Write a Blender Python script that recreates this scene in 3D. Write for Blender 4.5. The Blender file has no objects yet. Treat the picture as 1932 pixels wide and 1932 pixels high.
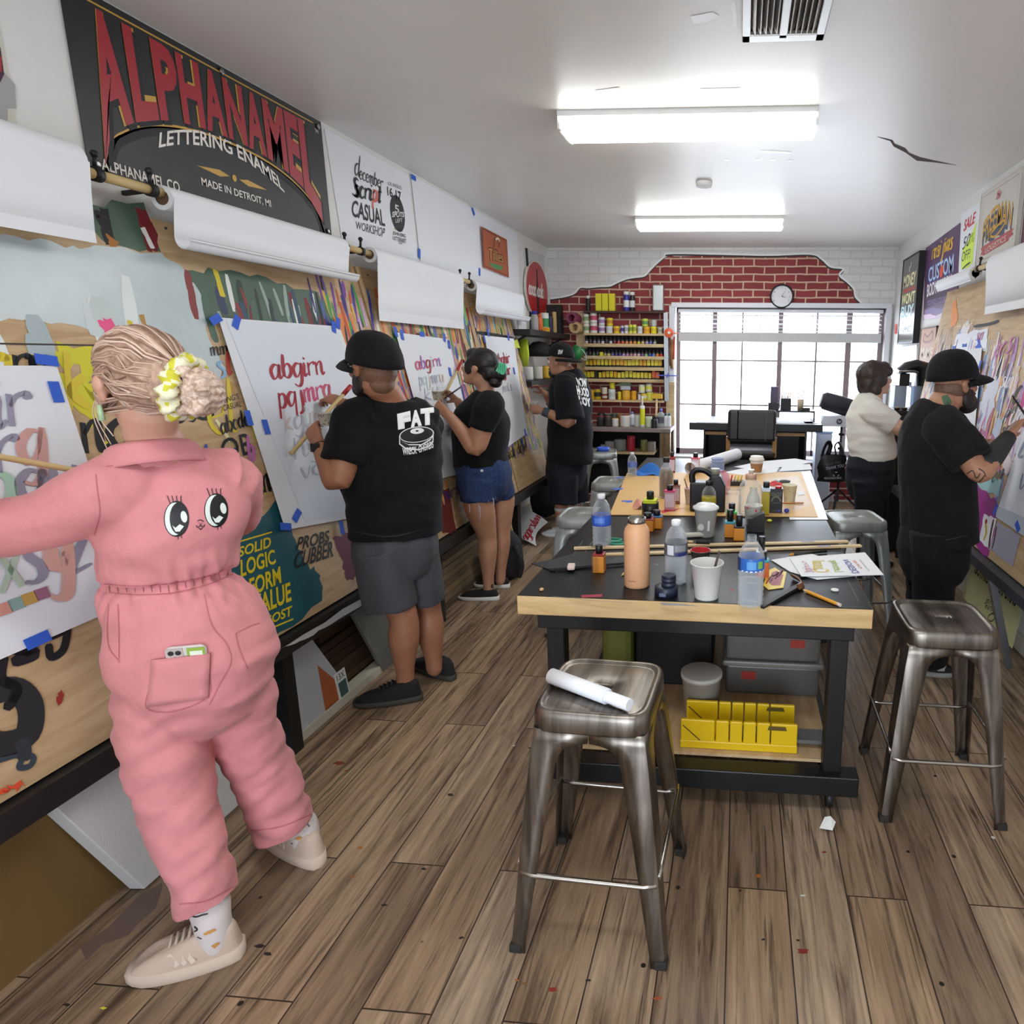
import bpy, bmesh, math, random
import numpy as np
from mathutils import Vector, Matrix
from mathutils.bvhtree import BVHTree
R_ = random.Random(7)
SC = bpy.context.scene
COL = SC.collection
PI = math.pi
# ------------------------------------------------------------------ camera
W_ = 1932.0
CF, CX, CY, CP, CYAW, CR = 1210.13, 1301.11, 922.96, .2042, -.0775, .0108
CAMH = 1.58
ROOM_L, ROOM_R, ROOM_B, ROOM_H, ROOM_N = -2.126, 1.583, 7.15, 2.708, -2.2
_f = Vector((math.sin(CYAW)*math.cos(CP), math.cos(CYAW)*math.cos(CP), -math.sin(CP)))
_r = Vector((math.cos(CYAW), -math.sin(CYAW), 0)); _u = _r.cross(_f)
_R = _r*math.cos(CR) + _u*math.sin(CR); _U = -_r*math.sin(CR) + _u*math.cos(CR)
cam = bpy.data.objects.new('camera', bpy.data.cameras.new('camera')); COL.objects.link(cam)
cam.matrix_world = Matrix(((_R.x, _U.x, -_f.x, 0), (_R.y, _U.y, -_f.y, 0), (_R.z, _U.z, -_f.z, CAMH), (0, 0, 0, 1)))
cam.data.sensor_width = 36; cam.data.lens = CF*36/W_
cam.data.shift_x = (W_/2-CX)/W_; cam.data.shift_y = (CY-W_/2)/W_
cam.data.clip_start = .05
SC.camera = cam
# ------------------------------------------------------------------ world, exposure
SC.view_settings.view_transform = 'Standard'; SC.view_settings.look = 'None'
SC.view_settings.exposure = 0.78; SC.view_settings.gamma = 1.0; SC.view_settings.use_curve_mapping = False
wd = bpy.data.worlds.new('sky'); SC.world = wd; wd.use_nodes = True
wd.node_tree.nodes['Background'].inputs['Color'].default_value = (.80, .89, 1.0, 1)
wd.node_tree.nodes['Background'].inputs['Strength'].default_value = 6.5
LAMP_W = 11.0
def portal(name, loc, rot, sx, sy):
 l = bpy.data.lights.new(name, 'AREA'); l.shape = 'RECTANGLE'; l.size = sx; l.size_y = sy; l.cycles.is_portal = True
 o = bpy.data.objects.new(name, l); COL.objects.link(o); o.location = loc; o.rotation_euler = rot
portal('window_portal', (.42, ROOM_B+.05, 1.33), (-PI/2, 0, 0), 2.3, 1.7)
portal('rear_fill_portal', (-.2, ROOM_N-.05, 1.25), (PI/2, 0, 0), 1.8, 2.3)  # guides daylight through the added opening behind the viewer
SC.cycles.use_denoising = True
SC.cycles.max_bounces = 8; SC.cycles.diffuse_bounces = 4; SC.cycles.transparent_max_bounces = 16
SC.cycles.caustics_reflective = False; SC.cycles.caustics_refractive = False
SC.cycles.sample_clamp_indirect = 6
# ------------------------------------------------------------------ pixel -> point
def ray(u, v): return _f + _R*((u-CX)/CF) - _U*((v-CY)/CF)
CAM = Vector((0, 0, CAMH))
def pz(u, v, z=0.0): d = ray(u, v); return CAM + d*((z-CAMH)/d.z)
def py(u, v, y): d = ray(u, v); return CAM + d*(y/d.y)
def px(u, v, x): d = ray(u, v); return CAM + d*(x/d.x)
# ------------------------------------------------------------------ materials
def lin(h):
 h = h.lstrip('#'); o = []
 for i in (0, 2, 4):
  c = int(h[i:i+2], 16)/255; o.append(c/12.92 if c <= .04045 else ((c+.055)/1.055)**2.4)
 return (*o, 1)
_MC = {}
def M(hexc, rough=.6, metal=0.0, var=.06, bump=0.0, bscale=60, emis=0, spec=.5):
 k = (hexc, rough, metal, var, bump, bscale, emis, spec)
 if k in _MC: return _MC[k]
 m = bpy.data.materials.new('paint_'+hexc); m.use_nodes = True
 nt = m.node_tree; b = nt.nodes['Principled BSDF']
 b.inputs['Roughness'].default_value = rough; b.inputs['Metallic'].default_value = metal
 b.inputs['Specular IOR Level'].default_value = spec
 c = lin(hexc); b.inputs['Base Color'].default_value = c; m.diffuse_color = c
 if emis: b.inputs['Emission Color'].default_value = c; b.inputs['Emission Strength'].default_value = emis
 if var or bump:
  tc = nt.nodes.new('ShaderNodeTexCoord'); n = nt.nodes.new('ShaderNodeTexNoise')
  n.inputs['Scale'].default_value = bscale if bump else 9; n.inputs['Detail'].default_value = 3
  nt.links.new(tc.outputs['Object'], n.inputs['Vector'])
  if var:
   mx = nt.nodes.new('ShaderNodeMix'); mx.data_type = 'RGBA'
   mx.inputs[6].default_value = (*[x*(1-var) for x in c[:3]], 1); mx.inputs[7].default_value = (*[min(1, x*(1+var)) for x in c[:3]], 1)
   nt.links.new(n.outputs['Fac'], mx.inputs[0]); nt.links.new(mx.outputs[2], b.inputs['Base Color'])
  if bump:
   bp = nt.nodes.new('ShaderNodeBump'); bp.inputs['Strength'].default_value = bump; bp.inputs['Distance'].default_value = .01
   nt.links.new(n.outputs['Fac'], bp.inputs['Height']); nt.links.new(bp.outputs[0], b.inputs['Normal'])
 _MC[k] = m; return m
def glassy(name, tint='#ffffff', alpha=.82, rough=.05, body=None):
 """thin clear plastic or glass: mostly see-through, with a gloss that grows at grazing angles"""
 m = bpy.data.materials.new(name); m.use_nodes = True; nt = m.node_tree; nt.nodes.clear()
 o = nt.nodes.new('ShaderNodeOutputMaterial'); t = nt.nodes.new('ShaderNodeBsdfTransparent'); g = nt.nodes.new('ShaderNodeBsdfPrincipled')
 t.inputs['Color'].default_value = lin(tint); g.inputs['Base Color'].default_value = lin(body or tint); g.inputs['Roughness'].default_value = rough
 fr = nt.nodes.new('ShaderNodeLayerWeight'); fr.inputs['Blend'].default_value = .35
 mp = nt.nodes.new('ShaderNodeMapRange'); mp.inputs['To Min'].default_value = 1-alpha; mp.inputs['To Max'].default_value = min(1, 1-alpha+.55)
 mx = nt.nodes.new('ShaderNodeMixShader')
 nt.links.new(fr.outputs['Facing'], mp.inputs['Value']); nt.links.new(mp.outputs[0], mx.inputs[0])
 nt.links.new(t.outputs[0], mx.inputs[1]); nt.links.new(g.outputs[0], mx.inputs[2]); nt.links.new(mx.outputs[0], o.inputs[0])
 m.diffuse_color = (*lin(tint)[:3], .3)
 return m
def nodes(name):
 m = bpy.data.materials.new(name); m.use_nodes = True
 return m, m.node_tree, m.node_tree.nodes['Principled BSDF']
def N(nt, typ, **kw):
 n = nt.nodes.new('ShaderNode'+typ)
 for k, v in kw.items():
  if k.startswith('i_'):
   key = k[2:].replace('_', ' ')
   n.inputs[int(key) if key.isdigit() else key].default_value = v
  else: setattr(n, k, v)
 return n
def ramp(nt, stops):
 r = nt.nodes.new('ShaderNodeValToRGB'); e = r.color_ramp.elements
 while len(e) < len(stops): e.new(.5)
 for x, (p, c) in zip(e, stops): x.position = p; x.color = lin(c) if isinstance(c, str) else c
 return r
# ------------------------------------------------------------------ frames and the mesh collector
class Frame:
 """a plane in the room: origin o, right ux, up uy, facing n"""
 def __init__(s, o, ux, uy):
  s.o = Vector(o); s.ux = Vector(ux).normalized(); s.uy = Vector(uy).normalized(); s.n = s.ux.cross(s.uy).normalized()
 def p(s, x, y, z=0): return s.o + s.ux*x + s.uy*y + s.n*z
 def at(s, u, v):
  d = ray(u, v); t = (s.o-CAM).dot(s.n)/d.dot(s.n); q = CAM + d*t - s.o
  return (q.dot(s.ux), q.dot(s.uy))
 def pts(s, uv): return [s.at(*a) for a in uv]
WALLF = Frame((0, ROOM_B, 0), (1, 0, 0), (0, 0, 1))
LEFTF = Frame((ROOM_L, 0, 0), (0, 1, 0), (0, 0, 1))
RIGHTF = Frame((ROOM_R, 0, 0), (0, -1, 0), (0, 0, 1))
_TX = {}
def text_mesh(s, shear=0, bold=0, space=1.0):
 k = (s, shear, bold, space)
 if k in _TX: return _TX[k]
 c = bpy.data.curves.new('t', 'FONT'); c.body = s; c.shear = shear; c.offset = bold; c.space_character = space; c.resolution_u = 3
 o = bpy.data.objects.new('t', c); COL.objects.link(o)
 bpy.context.view_layer.update()
 me = o.evaluated_get(bpy.context.evaluated_depsgraph_get()).to_mesh()
 vs = np.array([v.co[:2] for v in me.vertices]) if me.vertices else np.zeros((1, 2)); fs = [tuple(p.vertices) for p in me.polygons]
 o.to_mesh_clear(); bpy.data.objects.remove(o); bpy.data.curves.remove(c)
 lo, hi = vs.min(0), vs.max(0); vs = (vs-lo)/np.maximum(hi-lo, 1e-6)
 _TX[k] = (vs, fs, (hi-lo)); return _TX[k]
def catmull(pts, n=6, closed=False):
 P = [Vector(p) for p in pts]; out = []; L = len(P)
 if L < 3 and not closed: return [P[0].lerp(P[1], i/n) for i in range(n+1)]
 for i in range(L if closed else L-1):
  a = P[(i-1) % L] if closed or i > 0 else P[0]*2-P[1]
  b, c = P[i], P[(i+1) % L]
  d = P[(i+2) % L] if closed or i+2 < L else P[-1]*2-P[-2]
  for j in range(n):
   t = j/n; out.append(.5*((2*b)+(c-a)*t+(2*a-5*b+4*c-d)*t*t+(3*b-a-3*c+d)*t**3))
 if not closed: out.append(P[-1])
 return out
class MB:
 def __init__(s): s.v = []; s.f = []; s.m = []; s.mats = []; s.sm = []
 def mi(s, m):
  if isinstance(m, str): m = M(m)
  if m not in s.mats: s.mats.append(m)
  return s.mats.index(m)
 def add(s, vs, fs, m, smooth=False):
  b = len(s.v); k = s.mi(m); s.v.extend(tuple(v) for v in vs)
  for f in fs: s.f.append(tuple(b+i for i in f)); s.m.append(k); s.sm.append(smooth)
  return s
 def box(s, c, size, m, rot=None, taper=1.0):
  c = Vector(c); hx, hy, hz = [a/2 for a in size]; vs = []
  for z in (-1, 1):
   t = taper if z > 0 else 1
   for x, y in ((-1, -1), (1, -1), (1, 1), (-1, 1)):
    v = Vector((x*hx*t, y*hy*t, z*hz)); vs.append(c + (rot @ v if rot else v))
  return s.add(vs, [(3, 2, 1, 0), (4, 5, 6, 7), (0, 1, 5, 4), (1, 2, 6, 5), (2, 3, 7, 6), (3, 0, 4, 7)], m)
 def bar(s, a, b, w, h, m, up=(0, 0, 1), w2=None, h2=None):
  """a square bar from a to b, w across and h along 'up'"""
  a, b = Vector(a), Vector(b); t = (b-a).normalized(); u = Vector(up); x = t.cross(u)
  if x.length < 1e-4: x = t.cross(Vector((0, 1, 0)))
  x.normalize(); u = x.cross(t); vs = []
  for p, ww, hh in ((a, w, h), (b, w2 or w, h2 or h)):
   for i, j in ((-1, -1), (1, -1), (1, 1), (-1, 1)): vs.append(p + x*(i*ww/2) + u*(j*hh/2))
  return s.add(vs, [(0, 1, 2, 3), (7, 6, 5, 4), (0, 4, 5, 1), (1, 5, 6, 2), (2, 6, 7, 3), (3, 7, 4, 0)], m)
 def tube(s, pts, r, m, n=12, side=None, cap=True, smooth=True, hollow=False):
  """round or elliptical tube; r a number, list, or list of (across, front) pairs"""
  P = [Vector(p) for p in pts]; L = len(P)
  rr = r if isinstance(r, (list, tuple)) else [r]*L
  vs = []; x = None
  for i, p in enumerate(P):
   t = (P[min(i+1, L-1)]-P[max(i-1, 0)])
   t = t.normalized() if t.length > 1e-9 else Vector((0, 0, 1))
   if side is not None: x = Vector(side) - t*Vector(side).dot(t)
   elif x is None: x = t.orthogonal()
   else: x = x - t*x.dot(t)
   x.normalize(); y = t.cross(x)
   a, b = rr[i] if isinstance(rr[i], (tuple, list)) else (rr[i], rr[i])
   for k in range(n):
    q = 2*PI*k/n; vs.append(p + x*(a*math.cos(q)) + y*(b*math.sin(q)))
  fs = [(i*n+k, i*n+(k+1) % n, (i+1)*n+(k+1) % n, (i+1)*n+k) for i in range(L-1) for k in range(n)]
  s.add(vs, fs, m, smooth)
  if cap: b0 = len(s.v)-L*n; k = s.mi(m); s.f += [tuple(b0+i for i in reversed(range(n))), tuple(b0+(L-1)*n+i for i in range(n))]; s.m += [k, k]; s.sm += [False, False]
  return s
 def cyl(s, a, b, r, m, r2=None, n=20, cap=True): return s.tube([a, b], [r, r if r2 is None else r2], m, n, cap=cap)
 def lathe(s, prof, m, c=(0, 0, 0), n=24, sx=1, sy=1, axis=None, squash=None, cap=True):
  """prof: (radius, height[, material]) from bottom to top"""
  c = Vector(c); L = len(prof); vs = []; rot = axis if axis is not None else None
  for q in prof:
   for k in range(n):
    a = 2*PI*k/n; ca, sa = math.cos(a), math.sin(a)
    if squash:
     d = (abs(ca)**squash+abs(sa)**squash)**(-1/squash); ca *= d; sa *= d
    v = Vector((q[0]*ca*sx, q[0]*sa*sy, q[1])); vs.append(c + (rot @ v if rot else v))
  b = len(s.v); s.v.extend(tuple(v) for v in vs)
  for i in range(L-1):
   mm = prof[i+1][2] if len(prof[i+1]) > 2 else m; k2 = s.mi(mm)
   for k in range(n): s.f.append((b+i*n+k, b+i*n+(k+1) % n, b+(i+1)*n+(k+1) % n, b+(i+1)*n+k)); s.m.append(k2); s.sm.append(True)
  k2 = s.mi(m)
  if cap and prof[0][0] > 1e-5: s.f.append(tuple(b+i for i in reversed(range(n)))); s.m.append(k2); s.sm.append(False)
  if cap and prof[-1][0] > 1e-5: s.f.append(tuple(b+(L-1)*n+i for i in range(n))); s.m.append(s.mi(prof[-1][2] if len(prof[-1]) > 2 else m)); s.sm.append(False)
  return s
 def ball(s, c, r, m, n=16, rot=None):
  c = Vector(c); r = r if isinstance(r, (tuple, list)) else (r, r, r); k = n//2; vs = [c + (rot @ Vector((0, 0, -r[2])) if rot else Vector((0, 0, -r[2])))]
  for i in range(1, k):
   a = -PI/2+PI*i/k
   for j in range(n):
    v = Vector((r[0]*math.cos(a)*math.cos(2*PI*j/n), r[1]*math.cos(a)*math.sin(2*PI*j/n), r[2]*math.sin(a))); vs.append(c + (rot @ v if rot else v))
  v = Vector((0, 0, r[2])); vs.append(c + (rot @ v if rot else v)); e = len(vs)-1
  fs = [(0, 1+(j+1) % n, 1+j) for j in range(n)] + [(1+i*n+j, 1+i*n+(j+1) % n, 1+(i+1)*n+(j+1) % n, 1+(i+1)*n+j) for i in range(k-2) for j in range(n)] + [(e, 1+(k-2)*n+j, 1+(k-2)*n+(j+1) % n) for j in range(n)]
  return s.add(vs, fs, m, True)
 def poly(s, fr, pts, m, z=0.0, thick=0.0):
  P = [fr.p(x, y, z) for x, y in pts]; n = len(P)
  ar = sum(pts[i][0]*pts[(i+1) % n][1]-pts[(i+1) % n][0]*pts[i][1] for i in range(n))
  if ar < 0: P.reverse()
  if not thick: return s.add(P, [tuple(range(n))], m)
  B = [p - fr.n*thick for p in P]
  return s.add(P+B, [tuple(range(n)), tuple(reversed(range(n, 2*n)))] + [(i, n+i, n+(i+1) % n, (i+1) % n) for i in range(n)], m)
 def ribbon(s, fr, pts, w, m, z=0.001, n=5, nib=None, taper=True, smooth=True):
  """a brush stroke: width w, or nib=(thin, thick) where down strokes are thick"""
  P = catmull([Vector((x, y, 0)) for x, y in pts], n) if smooth and len(pts) > 2 else [Vector((x, y, 0)) for x, y in pts]
  L = len(P); vs = []
  for i, p in enumerate(P):
   t = P[min(i+1, L-1)]-P[max(i-1, 0)]
   t = t.normalized() if t.length > 1e-9 else Vector((1, 0, 0))
   ww = w
   if nib: k = max(0, -t.y)**.8 if t.y < 0 else .12*abs(t.y); ww = nib[0]+(nib[1]-nib[0])*k
   if taper and i in (0, L-1): ww *= .6
   nrm = Vector((-t.y, t.x, 0)); a, b = p+nrm*(ww/2), p-nrm*(ww/2)
   vs += [fr.p(b.x, b.y, z), fr.p(a.x, a.y, z)]
  return s.add(vs, [(2*i, 2*i+2, 2*i+3, 2*i+1) for i in range(L-1)], m)
 def text(s, fr, t, x, y, w, h, m, z=.001, shear=0, bold=0, warp=None, space=1.0):
  vs, fs, ext = text_mesh(t, shear, bold, space)
  if w is None: w = h*ext[0]/ext[1]
  P = []
  for a, b in vs:
   q = warp(a, b) if warp else (x+a*w, y+b*h); P.append(fr.p(q[0], q[1], z))
  return s.add(P, fs, m)
 def tquad(s, fr, t, quad, m, z=.001, shear=0, bold=0, space=1.0):
  """text filling the photo quad bl, br, tr, tl given in pixels on the frame"""
  bl, br, tr, tl = [Vector((*fr.at(*q), 0)) for q in quad]
  def wp(a, b): q = bl.lerp(br, a).lerp(tl.lerp(tr, a), b); return q.x, q.y
  return s.text(fr, t, 0, 0, 1, 1, m, z, shear, bold, wp, space)
 def build(s, name, parent=None, world=False, smooth=None, bevel=0, solid=0, subsurf=0):
  me = bpy.data.meshes.new(name)
  vs = s.v
  if world and parent is not None:
   L = parent.location; q = parent
   while q.parent is not None: q = q.parent; L = L + q.location
   vs = [(v[0]-L.x, v[1]-L.y, v[2]-L.z) for v in vs]
  me.from_pydata(vs, [], s.f)
  for m in s.mats: me.materials.append(m)
  if s.f:
   me.polygons.foreach_set('material_index', s.m)
   me.polygons.foreach_set('use_smooth', [True]*len(s.f) if smooth else s.sm)
   if smooth and smooth is not True: me.set_sharp_from_angle(angle=math.radians(smooth))
  me.validate(); me.update()
  o = bpy.data.objects.new(name, me); COL.objects.link(o)
  if parent is not None: o.parent = parent
  if bevel:
   b = o.modifiers.new('bevel', 'BEVEL'); b.width = bevel; b.segments = 2; b.limit_method = 'ANGLE'; b.angle_limit = math.radians(40)
  if subsurf: b = o.modifiers.new('sub', 'SUBSURF'); b.levels = b.render_levels = subsurf
  return o
def tag(o, label=None, cat=None, group=None, kind=None):
 if label: o['label'] = label
 if cat: o['category'] = cat
 if group: o['group'] = group
 if kind: o['kind'] = kind
 return o
def thing(name, label, cat, loc=(0, 0, 0), rz=0, group=None):
 o = bpy.data.objects.new(name, None); COL.objects.link(o); o.empty_display_size = .05
 o.location = loc; o.rotation_euler = (0, 0, rz); return tag(o, label, cat, group)
def struct(name, mb, **kw): return tag(mb.build(name, **kw), kind='structure')
KIDS = {}
def dup(root, loc, rz=0, label=None, group=None, scale=None):
 def cp(o, par):
  c = o.copy(); COL.objects.link(c)
  if par is not None: c.parent = par
  for ch in [q for q in bpy.data.objects if q.parent == o]: cp(ch, c)
  return c
 r = cp(root, None); r.location = loc; r.rotation_euler = (0, 0, rz)
 if label: r['label'] = label
 if group: r['group'] = group
 if scale: r.scale = scale
 return r
ORD = 'first second third fourth fifth sixth seventh eighth ninth tenth eleventh twelfth thirteenth fourteenth fifteenth sixteenth seventeenth eighteenth nineteenth twentieth'.split()
def rz(a): return Matrix.Rotation(a, 3, 'Z')
# ------------------------------------------------------------------ materials of the room
def floor_mat():
 m, nt, b = nodes('floor_planks'); tc = N(nt, 'TexCoord'); mp = N(nt, 'Mapping'); mp.inputs['Rotation'].default_value = (0, 0, PI/2)
 nt.links.new(tc.outputs['Object'], mp.inputs['Vector'])
 br = N(nt, 'TexBrick', offset=.37, offset_frequency=2, i_Scale=1.0, i_Mortar_Size=.0022, i_Mortar_Smooth=.2, i_Brick_Width=1.22, i_Row_Height=.178)
 br.inputs['Color1'].default_value = (0, 0, 0, 1); br.inputs['Color2'].default_value = (1, 1, 1, 1); br.inputs['Mortar'].default_value = (.5, .5, .5, 1)
 nt.links.new(mp.outputs[0], br.inputs['Vector'])
 off = N(nt, 'VectorMath', operation='MULTIPLY_ADD'); off.inputs[1].default_value = (7, 7, 7)   # each plank its own grain
 nt.links.new(br.outputs['Color'], off.inputs[0]); nt.links.new(tc.outputs['Object'], off.inputs[2])
 st = N(nt, 'Mapping'); st.inputs['Scale'].default_value = (18, 1.3, 1); nt.links.new(off.outputs[0], st.inputs['Vector'])
 g1 = N(nt, 'TexNoise', i_Scale=1.6, i_Detail=7, i_Roughness=.66, i_Distortion=.5); nt.links.new(st.outputs[0], g1.inputs['Vector'])
 r1 = ramp(nt, [(.24, '#3f322b'), (.37, '#766352'), (.48, '#9a8570'), (.62, '#b39c84'), (.8, '#cab69f')]); nt.links.new(g1.outputs['Fac'], r1.inputs[0])
 st2 = N(nt, 'Mapping'); st2.inputs['Scale'].default_value = (42, 1.5, 1); nt.links.new(off.outputs[0], st2.inputs['Vector'])
 g2 = N(nt, 'TexNoise', i_Scale=1.2, i_Detail=5, i_Roughness=.6, i_Distortion=.8); nt.links.new(st2.outputs[0], g2.inputs['Vector'])
 r2 = ramp(nt, [(.36, '#241a16'), (.43, '#ffffff')]); nt.links.new(g2.outputs['Fac'], r2.inputs[0])
 mx = N(nt, 'Mix', data_type='RGBA', blend_type='MULTIPLY'); mx.inputs[0].default_value = .58; nt.links.new(r1.outputs[0], mx.inputs[6]); nt.links.new(r2.outputs[0], mx.inputs[7])
 tn = N(nt, 'Mix', data_type='RGBA', blend_type='MULTIPLY'); tn.inputs[0].default_value = 1; r3 = ramp(nt, [(0, '#c9c2bd'), (.5, '#efe6da'), (1, '#ffffff')])
 nt.links.new(br.outputs['Color'], r3.inputs[0]); nt.links.new(mx.outputs[2], tn.inputs[6]); nt.links.new(r3.outputs[0], tn.inputs[7])
 gap = N(nt, 'Mix', data_type='RGBA'); gap.inputs[7].default_value = lin('#33271f'); nt.links.new(br.outputs['Fac'], gap.inputs[0]); nt.links.new(tn.outputs[2], gap.inputs[6])
 # drips of paint
 vo = N(nt, 'TexVoronoi', i_Scale=9.0); nt.links.new(tc.outputs['Object'], vo.inputs['Vector'])
 rd = ramp(nt, [(.055, (1, 1, 1, 1)), (.075, (0, 0, 0, 1))]); nt.links.new(vo.outputs['Distance'], rd.inputs[0])
 rc = ramp(nt, [(.0, '#1b1512'), (.55, '#2a201b'), (.66, '#7d2318'), (.8, '#a4622d'), (.9, '#cfc8bb')]); rc.color_ramp.interpolation = 'CONSTANT'
 sp = N(nt, 'SeparateColor'); nt.links.new(vo.outputs['Color'], sp.inputs[0]); nt.links.new(sp.outputs[0], rc.inputs[0])
 th = N(nt, 'Math', operation='GREATER_THAN'); th.inputs[1].default_value = .45; nt.links.new(sp.outputs[1], th.inputs[0])
 mu = N(nt, 'Math', operation='MULTIPLY'); nt.links.new(th.outputs[0], mu.inputs[0]); nt.links.new(rd.outputs[0], mu.inputs[1])
 dr = N(nt, 'Mix', data_type='RGBA'); nt.links.new(mu.outputs[0], dr.inputs[0]); nt.links.new(gap.outputs[2], dr.inputs[6]); nt.links.new(rc.outputs[0], dr.inputs[7])
 nt.links.new(dr.outputs[2], b.inputs['Base Color'])
 b.inputs['Roughness'].default_value = .42; b.inputs['Specular IOR Level'].default_value = .35
 bp = N(nt, 'Bump', i_Strength=.25, i_Distance=.004); nt.links.new(g1.outputs['Fac'], bp.inputs['Height']); nt.links.new(bp.outputs[0], b.inputs['Normal'])
 return m
def brick_mat(name, c1, c2, mortar, rough=.8, bump=.6):
 m, nt, b = nodes(name); tc = N(nt, 'TexCoord'); sp = N(nt, 'SeparateXYZ'); cb = N(nt, 'CombineXYZ')
 nt.links.new(tc.outputs['Object'], sp.inputs[0]); nt.links.new(sp.outputs[0], cb.inputs[0]); nt.links.new(sp.outputs[2], cb.inputs[1])
 ns = N(nt, 'TexNoise', i_Scale=7.0, i_Detail=3); nt.links.new(cb.outputs[0], ns.inputs['Vector'])
 ad = N(nt, 'VectorMath', operation='MULTIPLY_ADD'); ad.inputs[1].default_value = (.018, .018, 0); nt.links.new(ns.outputs['Color'], ad.inputs[0]); nt.links.new(cb.outputs[0], ad.inputs[2])
 br = N(nt, 'TexBrick', offset=.5, i_Scale=1.0, i_Mortar_Size=.0085, i_Mortar_Smooth=.25, i_Brick_Width=.222, i_Row_Height=.079, i_Bias=-.1)
 br.inputs['Color1'].default_value = lin(c1); br.inputs['Color2'].default_value = lin(c2); br.inputs['Mortar'].default_value = lin(mortar)
 nt.links.new(ad.outputs[0], br.inputs['Vector']); nt.links.new(br.outputs['Color'], b.inputs['Base Color'])
 bp = N(nt, 'Bump', i_Strength=bump, i_Distance=.01, invert=True); nt.links.new(br.outputs['Fac'], bp.inputs['Height']); nt.links.new(bp.outputs[0], b.inputs['Normal'])
 b.inputs['Roughness'].default_value = rough; return m
def wood_mat(name, dark, light, sc=(1, 1, 14), rough=.55, scale=2.0):
 m, nt, b = nodes(name); tc = N(nt, 'TexCoord'); mp = N(nt, 'Mapping'); mp.inputs['Scale'].default_value = sc
 nt.links.new(tc.outputs['Object'], mp.inputs['Vector']); n = N(nt, 'TexNoise', i_Scale=scale, i_Detail=5, i_Roughness=.6, i_Distortion=.6)
 nt.links.new(mp.outputs[0], n.inputs['Vector']); r = ramp(nt, [(.3, dark), (.65, light)]); nt.links.new(n.outputs['Fac'], r.inputs[0])
 nt.links.new(r.outputs[0], b.inputs['Base Color']); b.inputs['Roughness'].default_value = rough; return m
PLY = wood_mat('plywood', '#b08f66', '#cdb089', (14, 2, 14))
PLYE = wood_mat('wood_edge', '#b99663', '#d3b482', (2, 14, 14))
PINE = wood_mat('pine', '#c2a273', '#dcc49b', (2, 12, 12))
OLDW = wood_mat('old_wood', '#5b4530', '#8f734f', (12, 12, 2))
WHITE = M('#e9e8e6', .7, var=.02); PAPER = M('#eceef3', .75, var=.015); WALLW = M('#e4e3e1', .65, var=.03, bump=.12, bscale=25)
BLACK = M('#131315', .5); BLKM = M('#0c0c0e', .42, var=.1); INK = M('#15141a', .6)
BTAPE = M('#2f5fd0', .7)
CEILM = M('#e2dfda', .38, var=.035, bump=.08, bscale=5)
STEEL = M('#8f8d8a', .3, 1.0)
# ------------------------------------------------------------------ floor, ceiling, walls
b = MB(); b.box(((ROOM_L+ROOM_R)/2, (ROOM_B+ROOM_N)/2, -.05), (ROOM_R-ROOM_L+.4, ROOM_B-ROOM_N+.4, .1), floor_mat()); FF = Frame((0, 0, 0), (1, 0, 0), (0, 1, 0)); FLOORB = b
CEIL = Frame((0, 0, ROOM_H), (1, 0, 0), (0, -1, 0))
b = MB(); b.box(((ROOM_L+ROOM_R)/2, (ROOM_B+ROOM_N)/2, ROOM_H+.05), (ROOM_R-ROOM_L+.4, ROOM_B-ROOM_N+.4, .1), CEILM)
crack = [(1652, 257), (1672, 261), (1684, 264), (1688, 271), (1708, 279), (1715, 288), (1735, 296), (1760, 302), (1808, 312), (1762, 306), (1730, 303), (1709, 288), (1686, 276), (1680, 266)]
b.poly(CEIL, CEIL.pts(crack), M('#4a3a33', .9), z=.001)
for q in ([(1303, 30), (1345, 22), (1358, 30), (1330, 42), (1308, 44)], [(1378, 0), (1388, 0), (1391, 48), (1383, 50)], [(1123, 170), (1168, 164), (1174, 180), (1127, 184)], [(1320, 167), (1398, 165), (1397, 172), (1322, 175)], [(1435, 283), (1492, 286), (1490, 290), (1436, 288)]):
 b.poly(CEIL, CEIL.pts(q), M('#e6e5e1', .25, var=.02), z=.0012)
for u, v in ((1430, 301), (1458, 302), (1490, 303), (1372, 302)):
 x, y = CEIL.at(u, v); b.poly(CEIL, [(x+.018*math.cos(t*PI/5), y+.02*math.sin(t*PI/5)) for t in range(10)], M('#e6e5e1', .25, var=.02), z=.0013)
struct('ceiling', b)
b = MB(); b.box((ROOM_L-.06, (ROOM_B+ROOM_N)/2, ROOM_H/2), (.12, ROOM_B-ROOM_N+.24, ROOM_H), WALLW); struct('wall_left', b)
b = MB(); b.box((ROOM_R+.06, (ROOM_B+ROOM_N)/2, ROOM_H/2), (.12, ROOM_B-ROOM_N+.24, ROOM_H), WALLW); struct('wall_right', b)
WX0, WX1, WZ0, WZ1 = -.735, 1.5, .50, 2.10
WB = brick_mat('white_painted_brick', '#dedddb', '#d6d5d3', '#cfcdca', .6, .25); RB = brick_mat('red_painted_brick', '#8f3236', '#7a282c', '#c9ad94', .7, .35)
b = MB(); T = .14
def wall_rect(mb, x0, x1, z0, z1, m): mb.box(((x0+x1)/2, ROOM_B+T/2, (z0+z1)/2), (x1-x0, T, z1-z0), m)
wall_rect(b, ROOM_L, WX0, 0, ROOM_H, WB); wall_rect(b, WX1, ROOM_R, 0, ROOM_H, WB); wall_rect(b, WX0, WX1, WZ1, ROOM_H, WB); wall_rect(b, WX0, WX1, 0, WZ0, WB)
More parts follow.
